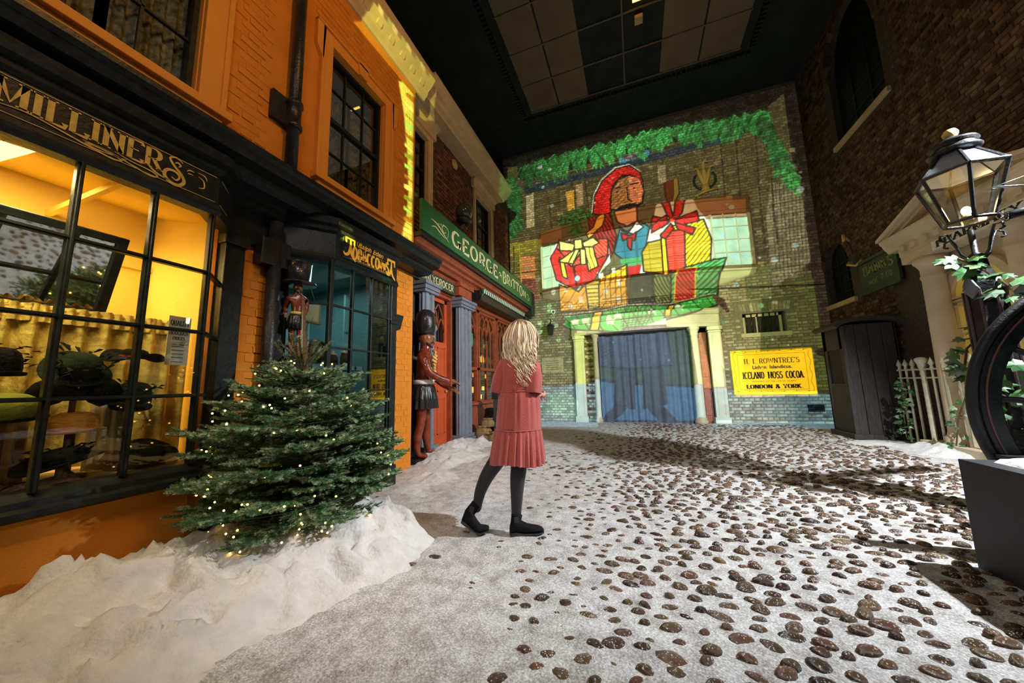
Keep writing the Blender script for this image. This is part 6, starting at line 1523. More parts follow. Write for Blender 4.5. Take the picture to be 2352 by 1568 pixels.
# ------------------------------------------------------------------ sentry box
kb = thing('watchman_box', (3.95, 8.2, 0), 'black timber watchman\'s box with a dark square window and curved roof', 'cabin')
FK = Fr((3.62, 0, 0), (0, 1, 0), (-1, 0, 0)); FKf = FAR(7.92)
for i in range(4): G(FKf).box(3.62 + i * .19, 3.802 + i * .19, .08, 2.06, -.03, 0).build('plank', M['wood_dark'], kb, bevel=.004)
g = G(FK); g.box(7.92, 8.62, .08, .98, -.03, 0); g.box(7.92, 8.05, .98, 2.06, -.03, 0); g.box(8.50, 8.62, .98, 2.06, -.03, 0); g.box(7.92, 8.62, 1.62, 2.06, -.03, 0); g.build('door', M['wood_dark'], kb, bevel=.004)
G(FK).box(8.05, 8.50, .98, 1.62, -.025, -.02).build('window', M['dark_room'], kb)
g = G(); cbox(g, 3.62, 4.38, 8.59, 8.62, .08, 2.06); cbox(g, 4.35, 4.38, 7.92, 8.62, .08, 2.06); g.build('back_panel', M['wood_dark'], kb)
g = G(FK); rings = []
for u in (7.84, 8.70):
    rings.append([(u, 2.04 + .15 * math.sin(a), -.38 + .50 * math.cos(a)) for a in np.linspace(0, PI, 13)] + [(u, 2.00 + .12 * math.sin(a), -.38 + .45 * math.cos(a)) for a in np.linspace(PI, 0, 13)])
g.rings(rings); g.build('curved_roof', M['wood_dark'], kb)
g = G(); cbox(g, 3.57, 4.42, 7.87, 8.67, .0, .09); cbox(g, 3.60, 3.66, 7.89, 7.93, .09, 2.04); g.build('plinth', M['wood_dark'], kb, bevel=.006)

# ------------------------------------------------------------------ railing
rl = thing('iron_railing', (4.15, 7, 0), 'cream painted iron railing with spear heads and a round-topped post', 'railing')
for z in (1.19, 1.06):
    g = G(); cbox(g, 4.14, 4.16, 6.05, 7.62, z - .012, z + .012); g.build('rail', M['fence'], rl)
for y_ in (7.56, 7.42, 7.27, 6.90, 6.70, 6.48, 6.25):
    g = G(); g.lathe([(.0, .02), (.016, .02), (.016, 1.20), (.028, 1.215), (.014, 1.235), (.036, 1.275), (.020, 1.32), (.002, 1.37)], (4.15, y_, 0), n=10); g.build('spear_bar', M['fence'], rl, smooth=True)
g = G(); g.lathe([(.05, 0), (.05, .1), (.032, .14), (.030, 1.10), (.040, 1.12), (.032, 1.15), (.055, 1.28), (.075, 1.33), (.075, 1.35), (.05, 1.37), (.0, 1.38)], (4.15, 7.08, 0), n=18); g.build('post', M['fence'], rl, smooth=True)

# ------------------------------------------------------------------ leaves
LEAF = [(0, 0), (.30, -.10), (.55, .12), (.34, .30), (.38, .62), (.14, .58), (0, 1.0), (-.14, .58), (-.38, .62), (-.34, .30), (-.55, .12), (-.30, -.10)]
def leafmesh(g, p, d, nrm, s):
    d = np.array(d, float); d /= np.linalg.norm(d) + 1e-9; nrm = np.array(nrm, float); nrm -= d * nrm.dot(d); nrm /= np.linalg.norm(nrm) + 1e-9; x = np.cross(d, nrm); p = np.array(p, float)
    P = [p + s * (a * x + b * d + nrm * (.10 * (1 - abs(a) * 2) - .12 * b)) for a, b in LEAF] + [p + s * (.35 * d + .10 * nrm)]
    g.add(P, [(12, i, (i + 1) % 12) for i in range(12)])
def ivy(path, n, s, lab, spread=.06, seed=1, nparts=40, pale=.3, side=None):
    r = random.Random(seed); t = thing('ivy', path[0], lab, 'ivy'); path = [np.array(p, float) for p in path]
    g = G(); g.tube(path, .008, 6); g.build('vine', M['bark'], t)
    rest = [G(), G()]
    for i in range(n):
        f_ = r.random() * (len(path) - 1); k_ = int(f_); p = path[k_] + (path[min(k_ + 1, len(path) - 1)] - path[k_]) * (f_ - k_)
        a = r.uniform(0, 2 * PI); o_ = np.array([math.cos(a), math.sin(a), r.uniform(-.5, .3)]); p = p + o_ * spread * r.uniform(.3, 1)
        gg = G(); mm = 1 if r.random() < pale else 0
        tgt = gg if i < nparts else rest[mm]
        leafmesh(tgt, p, o_ + np.array([0, 0, r.uniform(-.9, .1)]), np.array([-.5, -.8, .6]) + np.array([r.uniform(-.5, .5) for _ in range(3)]), s * r.uniform(.6, 1.25))
        if i < nparts: gg.build('leaf', M['ivy_pale' if mm else 'ivy'], t)
    for j, rg in enumerate(rest):
        if rg.n: tag(rg.build('leaves', M['ivy_pale' if j else 'ivy'], t), kind='stuff')
ivy([(4.10, 7.58, .1), (4.08, 7.52, .45), (4.12, 7.45, .8), (4.10, 7.42, 1.0)], 80, .075, 'ivy climbing the left end of the cream railing', .09, 3)
ivy([(4.08, 6.62, .1), (4.08, 6.5, .5), (4.10, 6.3, .9)], 30, .07, 'sparse ivy on the near part of the cream railing', .08, 9)

# ------------------------------------------------------------------ street lamp
LP = np.array([2.80, 3.98, 0.0])
lm = thing('street_lamp', LP, 'black iron street lamp with a six-sided glass lantern and gold finial, wrapped in ivy', 'street lamp')
g = G(); g.lathe([(.17, 0), (.17, .28), (.15, .30), (.13, .34), (.115, .40), (.11, 1.0), (.10, 1.70), (.10, 1.86), (.06, 2.0), (.05, 2.10)], LP, n=8); g.build('post', M['iron'], lm)
g = G(); 
for i in range(8):
    a = 2 * PI * i / 8; g.tube([LP + [.118 * math.cos(a), .118 * math.sin(a), .36], LP + [.105 * math.cos(a), .105 * math.sin(a), 1.80]], .010, 6)
g.build('edge_bead', mat('purple_grey_edge', (.09, .055, .06), .4), lm)
g = G(); g.prism; dl = [(0, 1.72), (.045, 1.80), (0, 1.92), (-.045, 1.80)]
FDm = Fr(LP + np.array([-.098, -.050, 0]), (.6, -.8, 0), (-.8, -.6, 0)); G(FDm).prism([(a - 0, b) for a, b in dl], .0, .03).build('diamond_boss', M['blue_col'], lm, bevel=.004)
zb, zm, zt = 2.41, 2.84, 3.04
def hexr(r, z, n=6, off=.15): return [LP + np.array([r * math.cos(a + off), r * math.sin(a + off), z]) for a in np.arange(n) * 2 * PI / n]
rb, rm_, rt_ = .14, .265, .11
for r, z, th in ((rb, zb, .018), (rm_, zm, .020)):
    P = hexr(r, z)
    for i in range(6): g = G(); g.tube([P[i], P[(i + 1) % 6]], th * .8, 6); g.build('frame_rail', M['iron'], lm)
B, Tm, Tt = hexr(rb, zb), hexr(rm_, zm), hexr(rt_, zt)
for i in range(6):
    g = G(); g.tube([B[i], Tm[i]], .013, 6); g.build('frame_bar', M['iron'], lm)
    g = G(); g.tube([Tm[i], Tt[i]], .013, 6); g.build('roof_bar', M['iron'], lm)
    j = (i + 1) % 6
    for (a, b, c, d, nm) in ((B[i], B[j], Tm[j], Tm[i], 'glass_pane'), (Tm[i], Tm[j], Tt[j], Tt[i], 'roof_pane')):
        a, b, c, d = [q + (LP + [0, 0, q[2]] - q) * .02 for q in (a, b, c, d)]; ctr = (a + b + c + d) / 4; inn = (LP + [0, 0, ctr[2]] - ctr); inn = inn / np.linalg.norm(inn) * .005
        g = G(); g.add([a, b, c, d, a + inn, b + inn, c + inn, d + inn], [(0, 1, 2, 3), (7, 6, 5, 4), (0, 4, 5, 1), (1, 5, 6, 2), (2, 6, 7, 3), (3, 7, 4, 0)])
        g.build(nm, M['glass'] if nm == 'glass_pane' else mat('lamp_roof_glass', (.22, .25, .30), .25, spec=.9), lm)
g = G(); g.lathe([(.12, 0), (.15, .01), (.16, .03), (.13, .05), (.125, .08), (.15, .09), (.14, .11), (.06, .15), (.03, .17)], LP + [0, 0, zt], n=24); g.build('cap', M['iron'], lm, smooth=True)
g = G(); g.lathe([(.02, 0), (.045, .02), (.05, .045), (.035, .075), (.0, .09)], LP + [0, 0, zt + .165], n=14); g.build('finial', M['crest_gold'], lm, smooth=True)
g = G(); g.ball(LP + [0, 0, zb + .10], .03, 12, 8, (1, 1, 1.3)); g.build('bulb', M['flame'], lm, smooth=True)
g = G(); g.lathe([(.03, 0), (.035, .05), (.012, .07)], LP + [0, 0, zb], n=12); g.build('burner', M['crest_gold'], lm, smooth=True)
for i in range(4):
    a = .15 + 2 * PI * i / 4; d = np.array([math.cos(a), math.sin(a), 0])
    g = G(); g.tube([LP + d * .03 + [0, 0, 2.05], LP + d * .10 + [0, 0, 2.12], LP + d * .13 + [0, 0, 2.22], LP + d * .17 + [0, 0, 2.31], LP + d * .22 + [0, 0, 2.30], LP + d * .23 + [0, 0, 2.26], LP + d * .20 + [0, 0, 2.25]], .009, 7); g.build('scroll_bracket', M['iron'], lm, smooth=True)
g = G(); g.lathe([(.03, 0), (.05, .02), (.02, .05), (.02, .25)], LP + [0, 0, 2.08], n=12); g.build('stem', M['iron'], lm, smooth=True)
lamp('POINT', 'lantern_lamp', tuple(LP + [0, 0, zb + .16]), None, 7, (1, .68, .32), shadow_soft_size=.03)
path = [LP + np.array([.15 * math.cos(a) - .03, .15 * math.sin(a), 2.12 - .16 * k_]) for k_, a in enumerate(np.arange(3.4, 3.4 + 13 * .95, .95))]
ivy(path, 150, .115, 'glossy ivy winding up the street lamp post', .10, 5, nparts=110, pale=.35)
# ladder bar
g = G(); q0 = onplane(2275, 431, LP + [0, -.15, 0], (-.339, .932, 0)); q1 = onplane(2420, 400, LP + [0, -.15, 0], (-.339, .932, 0)); q2 = onplane(2330, 415, LP + [0, -.15, 0], (-.339, .932, 0))

# ------------------------------------------------------------------ hansom cab wheel, shafts and planter
cw = thing('carriage_wheel', (2.9, 3.12, 0), 'big black carriage wheel with rubber tyre and red-lined rim standing behind the planter', 'wheel')
wc = np.array([2.91, 3.12, .86]); FW = Fr(wc, (1, 0, 0), (0, -1, 0)); FW.v = np.array([0, 0, 1.0])
def ringmesh(r0, r1, w0, w1, n=72):
    g = G(FW); rings = []
    for a in np.arange(n + 1) * 2 * PI / n: rings.append([(r0 * math.cos(a), r0 * math.sin(a), w0), (r1 * math.cos(a), r1 * math.sin(a), w0), (r1 * math.cos(a), r1 * math.sin(a), w1), (r0 * math.cos(a), r0 * math.sin(a), w1)])
    return g.rings(rings, cap=False)
g = G(FW); rings = []
for a in np.arange(73) * 2 * PI / 72: rings.append([((.875 + .028 * math.cos(b)) * math.cos(a), (.875 + .028 * math.cos(b)) * math.sin(a), .028 * math.sin(b)) for b in np.arange(10) * 2 * PI / 10])
g.rings(rings, cap=False); g.build('tyre', mat('black_rubber', (.02, .02, .022), .5, bump=.2), cw, smooth=True)
ringmesh(.755, .855, -.03, .03).build('rim', M['black'], cw, bevel=.008)
ringmesh(.822, .832, .0305, .033).build('red_line', mat('dull_red_line', (.13, .05, .035), .5), cw)
g = G(FW); g.lathe([(0, -.12), (.10, -.12), (.11, -.05), (.13, 0), (.11, .05), (.08, .12), (.07, .2), (0, .2)], (0, 0, 0), axis=(0, 0, 1), n=24); g.build('hub', M['black'], cw, smooth=True)
for i in range(14):
    a = PI + .12 + (i - .5) * 2 * PI / 14; d = np.array([math.cos(a), math.sin(a), 0]); g = G(FW); g.tube([d * .09, d * .3, d * .76], [.030, .024, .018], 8); g.build('spoke', M['black'], cw, smooth=True)
t = thing('cab_shaft', (2.7, 3.3, 1.9), 'black carriage shaft with a chrome scroll end beside the lantern', 'carriage part')
def pp(px, py, off=-.25): return onplane(px, py, LP + [0, off, 0], (-.339, .932, 0))
g = G(); g.tube([pp(2318, 494), pp(2400, 470), pp(2520, 440)], [.034, .038, .04], 10); g.build('shaft', M['black'], t, smooth=True)
g = G(); g.tube([pp(2296, 488), pp(2306, 489), pp(2318, 490), pp(2318, 503), pp(2308, 507), pp(2299, 503), pp(2303, 496), pp(2310, 498)], .007, 8); g.build('scroll_end', mat('chrome', (.7, .72, .75), .15, metal=1), t, smooth=True)
g = G(); g.tube([pp(2281, 430), pp(2352, 425), pp(2480, 418)], .008, 6); g.tube([pp(2281, 430), pp(2352, 404), pp(2480, 365)], .004, 6); g.build('lamp_rod', mat('steel', (.6, .65, .7), .25, metal=1), t, smooth=True)
g = G(); cbox(g, 2.05, 3.7, 2.98, 3.05, .585, .605); single('cab_step', g, M['iron'], 'thin dark iron bar behind the planter under the carriage wheel', 'bar', smooth=False)
t = thing('planter_box', (2.3, 2.0, 0), 'charcoal black rectangular planter box topped with snow at the right edge', 'planter')
g = G(); cbox(g, 1.77, 2.75, .9, 2.88, -.02, .60); g.build('box', M['box_black'], t, bevel=.004)
xs = np.linspace(1.86, 2.72, 26); ys = np.linspace(.95, 2.83, 60); X, Y = np.meshgrid(xs, ys, indexing='ij'); E_ = np.minimum(np.minimum(X - xs[0], xs[-1] - X) / .08, np.minimum(Y - ys[0], ys[-1] - Y) / .08)
Z = .595 + .035 * np.clip(E_, 0, 1) ** .5 * (0.7 + fbm(X, Y, 4, 6)); k_ = len(ys); g = G(); g.add(np.stack([X.ravel(), Y.ravel(), Z.ravel()], 1), [(i * k_ + j, (i + 1) * k_ + j, (i + 1) * k_ + j + 1, i * k_ + j + 1) for i in range(len(xs) - 1) for j in range(k_ - 1)])
g.build('snow_topping', M['cotton'], t, smooth=True)
ivy([(2.45, 3.45, .1), (2.6, 3.4, .45), (2.9, 3.45, .8), (2.7, 3.4, 1.2)], 60, .11, 'ivy leaves seen through the carriage wheel', .28, 12, nparts=60, pale=.3)

# ------------------------------------------------------------------ fir tree with lights
TB = onz(692, 1190, .24); TR_ = TB[:2].copy(); 
TZ0 = .20; TOP = onplane(697, 690, (TB[0], TB[1], 0), (-.339, .932, 0)); TH = TOP[2] - TZ0
tr = thing('fir_tree', (TB[0], TB[1], TZ0), 'frosted fir tree with small warm lights standing in the snow heap', 'christmas tree')
rt = random.Random(21)
g = G(); g.tube([(TB[0], TB[1], TZ0 - .08), (TB[0], TB[1], TZ0 + TH * .5), tuple(TOP)], [.035, .024, .009], 10); g.build('trunk', M['bark'], tr, smooth=True)
NV, NF = [[], []], [[], []]; NN = [0, 0]
def needles(p0, p1, r, dens, kind, flat=.75):
    """needles along a twig"""
    p0 = np.array(p0); p1 = np.array(p1); L_ = np.linalg.norm(p1 - p0); n = max(6, int(L_ * dens)); d = (p1 - p0) / (L_ + 1e-9)
    a = np.cross(d, [0, 0, 1.0]); 
    if np.linalg.norm(a) < .1: a = np.cross(d, [1.0, 0, 0])
    a /= np.linalg.norm(a); b = np.cross(a, d)
    f_ = np.random.rand(n); th = np.random.rand(n) * 2 * PI; ln = r * (.7 + .5 * np.random.rand(n)) * (1 - .35 * f_)
    base = p0 + np.outer(f_, p1 - p0); out = np.outer(np.cos(th), a) + np.outer(np.sin(th) * flat, b) + d * .75 + np.array([0, 0, .15]); out /= np.linalg.norm(out, axis=1)[:, None]
    sd = np.cross(out, d); sd /= np.linalg.norm(sd, axis=1)[:, None] + 1e-9
    tip = base + out * ln[:, None]; w_ = .0022
    P = np.stack([base - sd * w_, base + sd * w_, tip], 1).reshape(-1, 3)
    NV[kind].append(P); NN[kind] += n * 3
twigs = []
def branch(p, az, el, L_, depth=0):
    d = np.array([math.cos(az) * math.cos(el), math.sin(az) * math.cos(el), math.sin(el)]); pts = [np.array(p, float)]; n = 6
    for i in range(n):
        f_ = (i + 1) / n; dd = d + np.array([0, 0, .20 * f_ * f_ + rt.uniform(-.04, .04)]); dd /= np.linalg.norm(dd); pts.append(pts[-1] + dd * L_ / n)
    twigs.append((pts, .006 if depth == 0 else .003))
    for i in range(n):
        if depth == 0 and i == 0 and L_ > .3: continue
        needles(pts[i], pts[i + 1], .030, 1000, 1 if (i >= n - 3 and rt.random() < .75) else 0)
    if depth == 0 and L_ > .12 and el < .5:
        m_ = max(2, int(L_ / .062))
        for i in range(m_):
            f_ = .22 + .74 * (i + .5) / m_; k_ = min(int(f_ * n), n - 1); q = pts[k_] + (pts[k_ + 1] - pts[k_]) * (f_ * n - k_)
            for s_ in (-1, 1):
                l2 = (L_ * .46) * (1 - f_ * .72) * rt.uniform(.75, 1.15) + .03
                e = d.copy(); a2 = az + s_ * rt.uniform(.75, 1.05); d2 = np.array([math.cos(a2), math.sin(a2), rt.uniform(-.05, .22) + .12]); d2 /= np.linalg.norm(d2)
                q2 = q + d2 * l2; twigs.append(([q, q2], .0028)); needles(q, q + d2 * l2 * .6, .024, 900, 0); needles(q + d2 * l2 * .6, q2, .026, 1000, 1 if rt.random() < .72 else 0)
                if l2 > .11:
                    for s3 in (-1, 1):
                        a3 = a2 + s3 * .8; q3 = q + d2 * l2 * .45; d3 = np.array([math.cos(a3), math.sin(a3), .12]); twigs.append(([q3, q3 + d3 * l2 * .42], .002)); needles(q3, q3 + d3 * l2 * .42, .022, 850, rt.random() < .35)
    return pts
tips = []
g = G(); g.tube([np.array([TB[0] + (TOP[0] - TB[0]) * .62, TB[1] + (TOP[1] - TB[1]) * .62, TZ0 + TH * .62]), TOP], [.012, .008], 8); g.build('leader', M['fir_tip'], tr, smooth=True)
levels = np.concatenate([np.linspace(.04, .62, 15), [.66, .70]])
for li, h in enumerate(levels):
    rad = float(np.interp(h, [0, .05, .12, .25, .40, .50, .60, .68, .72, .8], [.40, .50, .58, .63, .57, .47, .31, .27, .25, .15]))
    nb = 11 if h < .35 else (9 if h < .55 else (7 if h < .68 else 5)); off = rt.uniform(0, 2)
    for b in range(nb):
        az = off + 2 * PI * b / nb + rt.uniform(-.2, .2); L_ = rad * rt.uniform(.82, 1.12); el = -.10 + h * .60 + rt.uniform(-.22, .22) if h < .65 else rt.uniform(.55, .95)
        pz = TZ0 + TH * h; frac = h
        tips.append(branch((TB[0] + (TOP[0] - TB[0]) * frac, TB[1] + (TOP[1] - TB[1]) * frac, pz), az, el, L_))
needles(np.array([TB[0] + (TOP[0] - TB[0]) * .62, TB[1] + (TOP[1] - TB[1]) * .62, TZ0 + TH * .62]), TOP, .019, 3200, 1, 1.0)
for k_, nm in ((0, 'needles'), (1, 'frosted_needles')):
    P = np.concatenate(NV[k_]); n = len(P) // 3; me = bpy.data.meshes.new(nm); P = P - ORG[tr.name]
    me.vertices.add(len(P)); me.vertices.foreach_set('co', P.ravel().astype(np.float32)); me.loops.add(len(P)); me.loops.foreach_set('vertex_index', np.arange(len(P), dtype=np.int32))
    me.polygons.add(n); me.polygons.foreach_set('loop_start', (np.arange(n) * 3).astype(np.int32)); me.polygons.foreach_set('loop_total', np.full(n, 3, np.int32)); me.update(); me.validate()
    me.materials.append(M['fir' if k_ == 0 else 'fir_tip']); o = bpy.data.objects.new(nm, me); COL.objects.link(o); o.parent = tr; ORG[o.name] = ORG[tr.name]; tag(o, kind='stuff')
g = G()
for pts, r in twigs: g.tube(pts, r, 4, cap=False)
tag(g.build('twigs', M['bark'], tr), kind='stuff')
bulb = bpy.data.meshes.new('light_bulb'); gb = G().ball((0, 0, 0), .0055, 8, 6); bulb.from_pydata(np.concatenate(gb.V).tolist(), [], gb.F); bulb.materials.append(M['bulb'])
sl_ = thing('light_string', (TB[0], TB[1], TZ0), 'string of small warm bulbs wound around the fir tree', 'string lights')
wire = []
for i in range(95):
    h = rt.random() ** 1.1 * .70; a = rt.uniform(0, 2 * PI) if rt.random() < .25 else rt.uniform(-2.4, .4); r = float(np.interp(h, [0, .12, .25, .5, .62, .7, .9], [.45, .55, .6, .5, .36, .12, .01])) * rt.uniform(.8, 1.02) + .01
    q = np.array([r * math.cos(a), r * math.sin(a), h * TH + .02]); o = bpy.data.objects.new('light_bulb', bulb); COL.objects.link(o); o.parent = sl_; o.location = q; ORG[o.name] = ORG[sl_.name]
g = G(); g.tube([np.array([TB[0], TB[1], TZ0]) + [float(np.interp(h, [0, .12, .25, .5, .62, .7, .9], [.4, .5, .54, .45, .3, .1, .01])) * math.cos(h * 42), float(np.interp(h, [0, .12, .25, .5, .62, .7, .9], [.4, .5, .54, .45, .3, .1, .01])) * math.sin(h * 42), h * TH + .03] for h in np.linspace(.02, .9, 220)], .0016, 4, cap=False); g.build('wire', M['green_dark'], sl_)
lamp('POINT', 'tree_glow', (TB[0] + .1, TB[1] - .35, TZ0 + .45), None, 1.2, (1, .62, .2), shadow_soft_size=.25)

# ------------------------------------------------------------------ the visitor
EX = np.array([.9385, .3452, 0]); EY = np.array([-.3452, .9385, 0]); EZ = np.array([0, 0, 1.0])
WB = onz(1188, 1224, .0)
def wp(px, py, d=0.0): return onplane(px, py, WB, EY) + EY * d
vis = thing('person', (WB[0], WB[1], 0), 'person with long wavy blonde hair, coral tiered dress, black tights and ankle boots, from behind', 'person')
hc = wp(1196, 768, .03)
verts = [wp(1192, 985, .04), wp(1192, 930, .03), wp(1193, 870, .02), wp(1194, 828, .02), wp(1196, 805, .03), wp(1197, 778, .04), wp(1198, 752, .04),
         wp(1162, 838, .04), wp(1150, 868, .02), wp(1150, 897, .08), wp(1195, 905, .24),
         wp(1226, 840, .00), wp(1224, 870, -.02), wp(1218, 901, .0), wp(1236, 907, .10), wp(1247, 905, .15),
         wp(1174, 1005, .05), wp(1148, 1050, .05), wp(1117, 1096, .04), wp(1102, 1130, .03), wp(1096, 1160, .02), wp(1093, 1180, .02),
         wp(1199, 1005, .04), wp(1193, 1062, .01), wp(1188, 1106, .0), wp(1187, 1140, .0), wp(1186, 1175, .0), wp(1186, 1196, .0)]
edges = [(0, 1), (1, 2), (2, 3), (3, 4), (4, 5), (5, 6), (3, 7), (7, 8), (8, 9), (9, 10), (3, 11), (11, 12), (12, 13), (13, 14), (14, 15), (0, 16), (16, 17), (17, 18), (18, 19), (19, 20), (20, 21), (0, 22), (22, 23), (23, 24), (24, 25), (25, 26), (26, 27)]
radii = [.13, .115, .12, .085, .052, .085, .078, .055, .042, .036, .028, .055, .045, .036, .029, .021, .085, .072, .052, .044, .034, .034, .085, .072, .052, .044, .034, .034]
body = skin('body', verts, edges, radii, M['skin'], vis)
def hand(wrist, dirv, palmn, parent, s=1.0):
    """palm and five curled fingers"""
    w = np.array(wrist, float); d = np.array(dirv, float); d /= np.linalg.norm(d); n = np.array(palmn, float); n -= d * n.dot(d); n /= np.linalg.norm(n); x = np.cross(d, n)
    vs = [w, w + d * .045 * s, w + d * .075 * s]; ed = [(0, 1), (1, 2)]; rr = [(.020 * s, .016 * s), (.028 * s, .016 * s), (.030 * s, .014 * s)]
    for i, (o_, L_) in enumerate(((-.027, .062), (-.009, .072), (.009, .068), (.026, .052))):
        b = len(vs); p0 = w + d * .080 * s + x * o_ * s; p1 = p0 + d * L_ * .45 * s + n * .008 * s; p2 = p1 + d * L_ * .30 * s + n * .020 * s; p3 = p2 + d * L_ * .10 * s + n * .022 * s
        vs += [p0, p1, p2, p3]; ed += [(2, b), (b, b + 1), (b + 1, b + 2), (b + 2, b + 3)]; rr += [.0095 * s, .0088 * s, .008 * s, .0072 * s]
    b = len(vs); p0 = w + d * .030 * s - x * .028 * s; p1 = p0 + d * .026 * s - x * .016 * s + n * .008 * s; p2 = p1 + d * .026 * s - x * .004 * s + n * .012 * s
    vs += [p0, p1, p2]; ed += [(1, b), (b, b + 1), (b + 1, b + 2)]; rr += [.012 * s, .010 * s, .0085 * s]
    return skin('hand', vs, ed, rr, M['skin'], parent, sub=1)
hand(wp(1243, 906, .13), EX * .35 + EY * .55 - EZ * .05, -EX * .6 + EY * .4, vis, .95)
# tights
tv = [verts[i] for i in (0, 16, 17, 18, 19, 20, 21, 22, 23, 24, 25, 26, 27)]
skin('tights', tv, [(0, 1), (1, 2), (2, 3), (3, 4), (4, 5), (5, 6), (0, 7), (7, 8), (8, 9), (9, 10), (10, 11), (11, 12)], [.12, .085, .074, .060, .048, .038, .037, .082, .070, .062, .051, .041, .040], M['tights'], vis)
# face: brow, nose, lips, ear and eyes turned towards the show
fdir = EX * .72 + EY * .69; fup = EZ
hcent = wp(1197, 766, .045)
g = G(); g.ball(hcent + fdir * .02, .088, 20, 14, (1.0, 1.0, 1.22)); g.ball(hcent + fdir * .075 - EZ * .055, .042, 12, 8); g.build('face', M['skin'], vis, smooth=True)
sidev = np.cross(fdir, EZ)
g = G(); g.tube([hcent + fdir * .100 + EZ * .010, hcent + fdir * .118 - EZ * .022, hcent + fdir * .102 - EZ * .030], [.007, .012, .006], 8); g.build('nose', M['skin'], vis, smooth=True)
g = G(); g.tube([hcent + fdir * .100 - EZ * .052 + sidev * q for q in (-.02, -.007, .007, .02)], [.003, .006, .006, .003], 8); g.build('lips', M['red_ribbon'], vis, smooth=True)
for s_ in (-1, 1):
    g = G(); g.ball(hcent + fdir * .092 + sidev * .031 * s_ + EZ * .005, .012, 10, 8); g.build('eye', M['ink'], vis, smooth=True)
    g = G(); g.lathe([(.0, 0), (.022, .004), (.024, .012), (.012, .016)], hcent + sidev * .086 * s_ - EZ * .005, axis=sidev * s_, n=12, sx=.6); g.build('ear', M['skin'], vis, smooth=True)
# dress
def sil(rows, n=120, folds=lambda a, t: 0.0, dep=.15, dof=.03):
    rings = []
    for k_, (l, r, py, dp) in enumerate(rows):
        L_ = wp(l, py); R_ = wp(r, py); c = (L_ + R_) / 2 + EY * dof; hw = np.linalg.norm(R_ - L_) / 2; t = k_ / (len(rows) - 1)
        rings.append([c + EX * hw * (1 + folds(a, t)) * math.cos(a) + EY * dp * (1 + folds(a, t)) * math.sin(a) + EZ * (.012 * math.sin(3 * a + 1) * t * t) for a in np.arange(n) * 2 * PI / n])
    return rings
def fold(amp, n1, n2, ph, env=lambda t: t ** .7):
    return lambda a, t: amp * env(t) * (math.sin(n1 * a + ph + .6 * math.sin(3 * a)) * .6 + .4 * math.sin(n2 * a + ph * 2 + math.sin(2 * a)))
g = G(); g.rings(sil([(1178, 1212, 812, .055), (1162, 1224, 819, .075), (1153, 1233, 829, .095), (1149, 1237, 845, .115), (1148, 1238, 870, .125), (1147, 1237, 899, .130)], folds=lambda a, t: .006 * math.sin(9 * a)), cap=False); g.build('bodice', M['dress'], vis, smooth=True)
g = G(); g.rings(sil([(1146, 1238, 897, .132), (1145, 1239, 903, .140), (1144, 1240, 925, .150), (1141, 1242, 950, .158), (1139, 1243, 972, .165), (1138, 1243, 986, .168)], folds=fold(.045, 21, 33, 1.0, lambda t: min(1, t * 4) * (1 - t) ** .6)), cap=False); g.build('skirt_tier', M['dress'], vis, smooth=True)
g = G(); g.rings(sil([(1137, 1243, 984, .170), (1136, 1244, 992, .178), (1133, 1246, 1010, .190), (1130, 1248, 1030, .200), (1127, 1250, 1048, .208), (1126, 1251, 1061, .212)], n=240, folds=fold(.075, 25, 41, .4, lambda t: min(1, t * 5) * (.45 + .55 * t))), cap=False); g.build('ruffle_tier', M['dress'], vis, smooth=True)
for nm, py, l, r, dp in (('waist_seam', 898, 1146, 1238, .135), ('ruffle_seam', 985, 1137, 1243, .172)):
    L_ = wp(l, py); R_ = wp(r, py); c = (L_ + R_) / 2 + EY * .03; hw = np.linalg.norm(R_ - L_) / 2
    g = G(); g.tube([c + EX * hw * 1.005 * math.cos(a) + EY * dp * 1.01 * math.sin(a) + EZ * .002 * math.sin(60 * a) for a in np.linspace(0, 2 * PI, 120)], .0045, 6, cap=False); g.build(nm, M['dress'], vis, smooth=True)
def sleeve(p0, p1, p2, r0, r1, r2, nm):
    pts = [np.array(p0), (np.array(p0) + np.array(p1)) / 2, np.array(p1), np.array(p2)]; n = 40; rings = []
    ax = np.array(p2) - np.array(p0); ax /= np.linalg.norm(ax); x = np.cross(ax, EY); x /= np.linalg.norm(x); y = np.cross(ax, x)
    for k_, (p, r) in enumerate(zip(pts, (r0, (r0 + r1) / 2, r1, r2))):
        rings.append([p + (x * math.cos(a) + y * math.sin(a) * 1.0) * r * (1 + .05 * k_ / 3 * math.sin(6 * a)) for a in np.arange(n) * 2 * PI / n])
    g = G(); g.rings([[np.array(p0) + (np.array(q) - np.array(p0)) * .1 - ax * .03 for q in rings[0]]] + rings, cap=False); g.build('sleeve', M['dress'], vis, smooth=True)
sleeve(wp(1163, 830, .04), wp(1149, 868, .02), wp(1143, 903, .04), .058, .060, .066, 'l')
sleeve(wp(1223, 834, .0), wp(1226, 868, -.05), wp(1222, 904, -.05), .060, .062, .068, 'r')
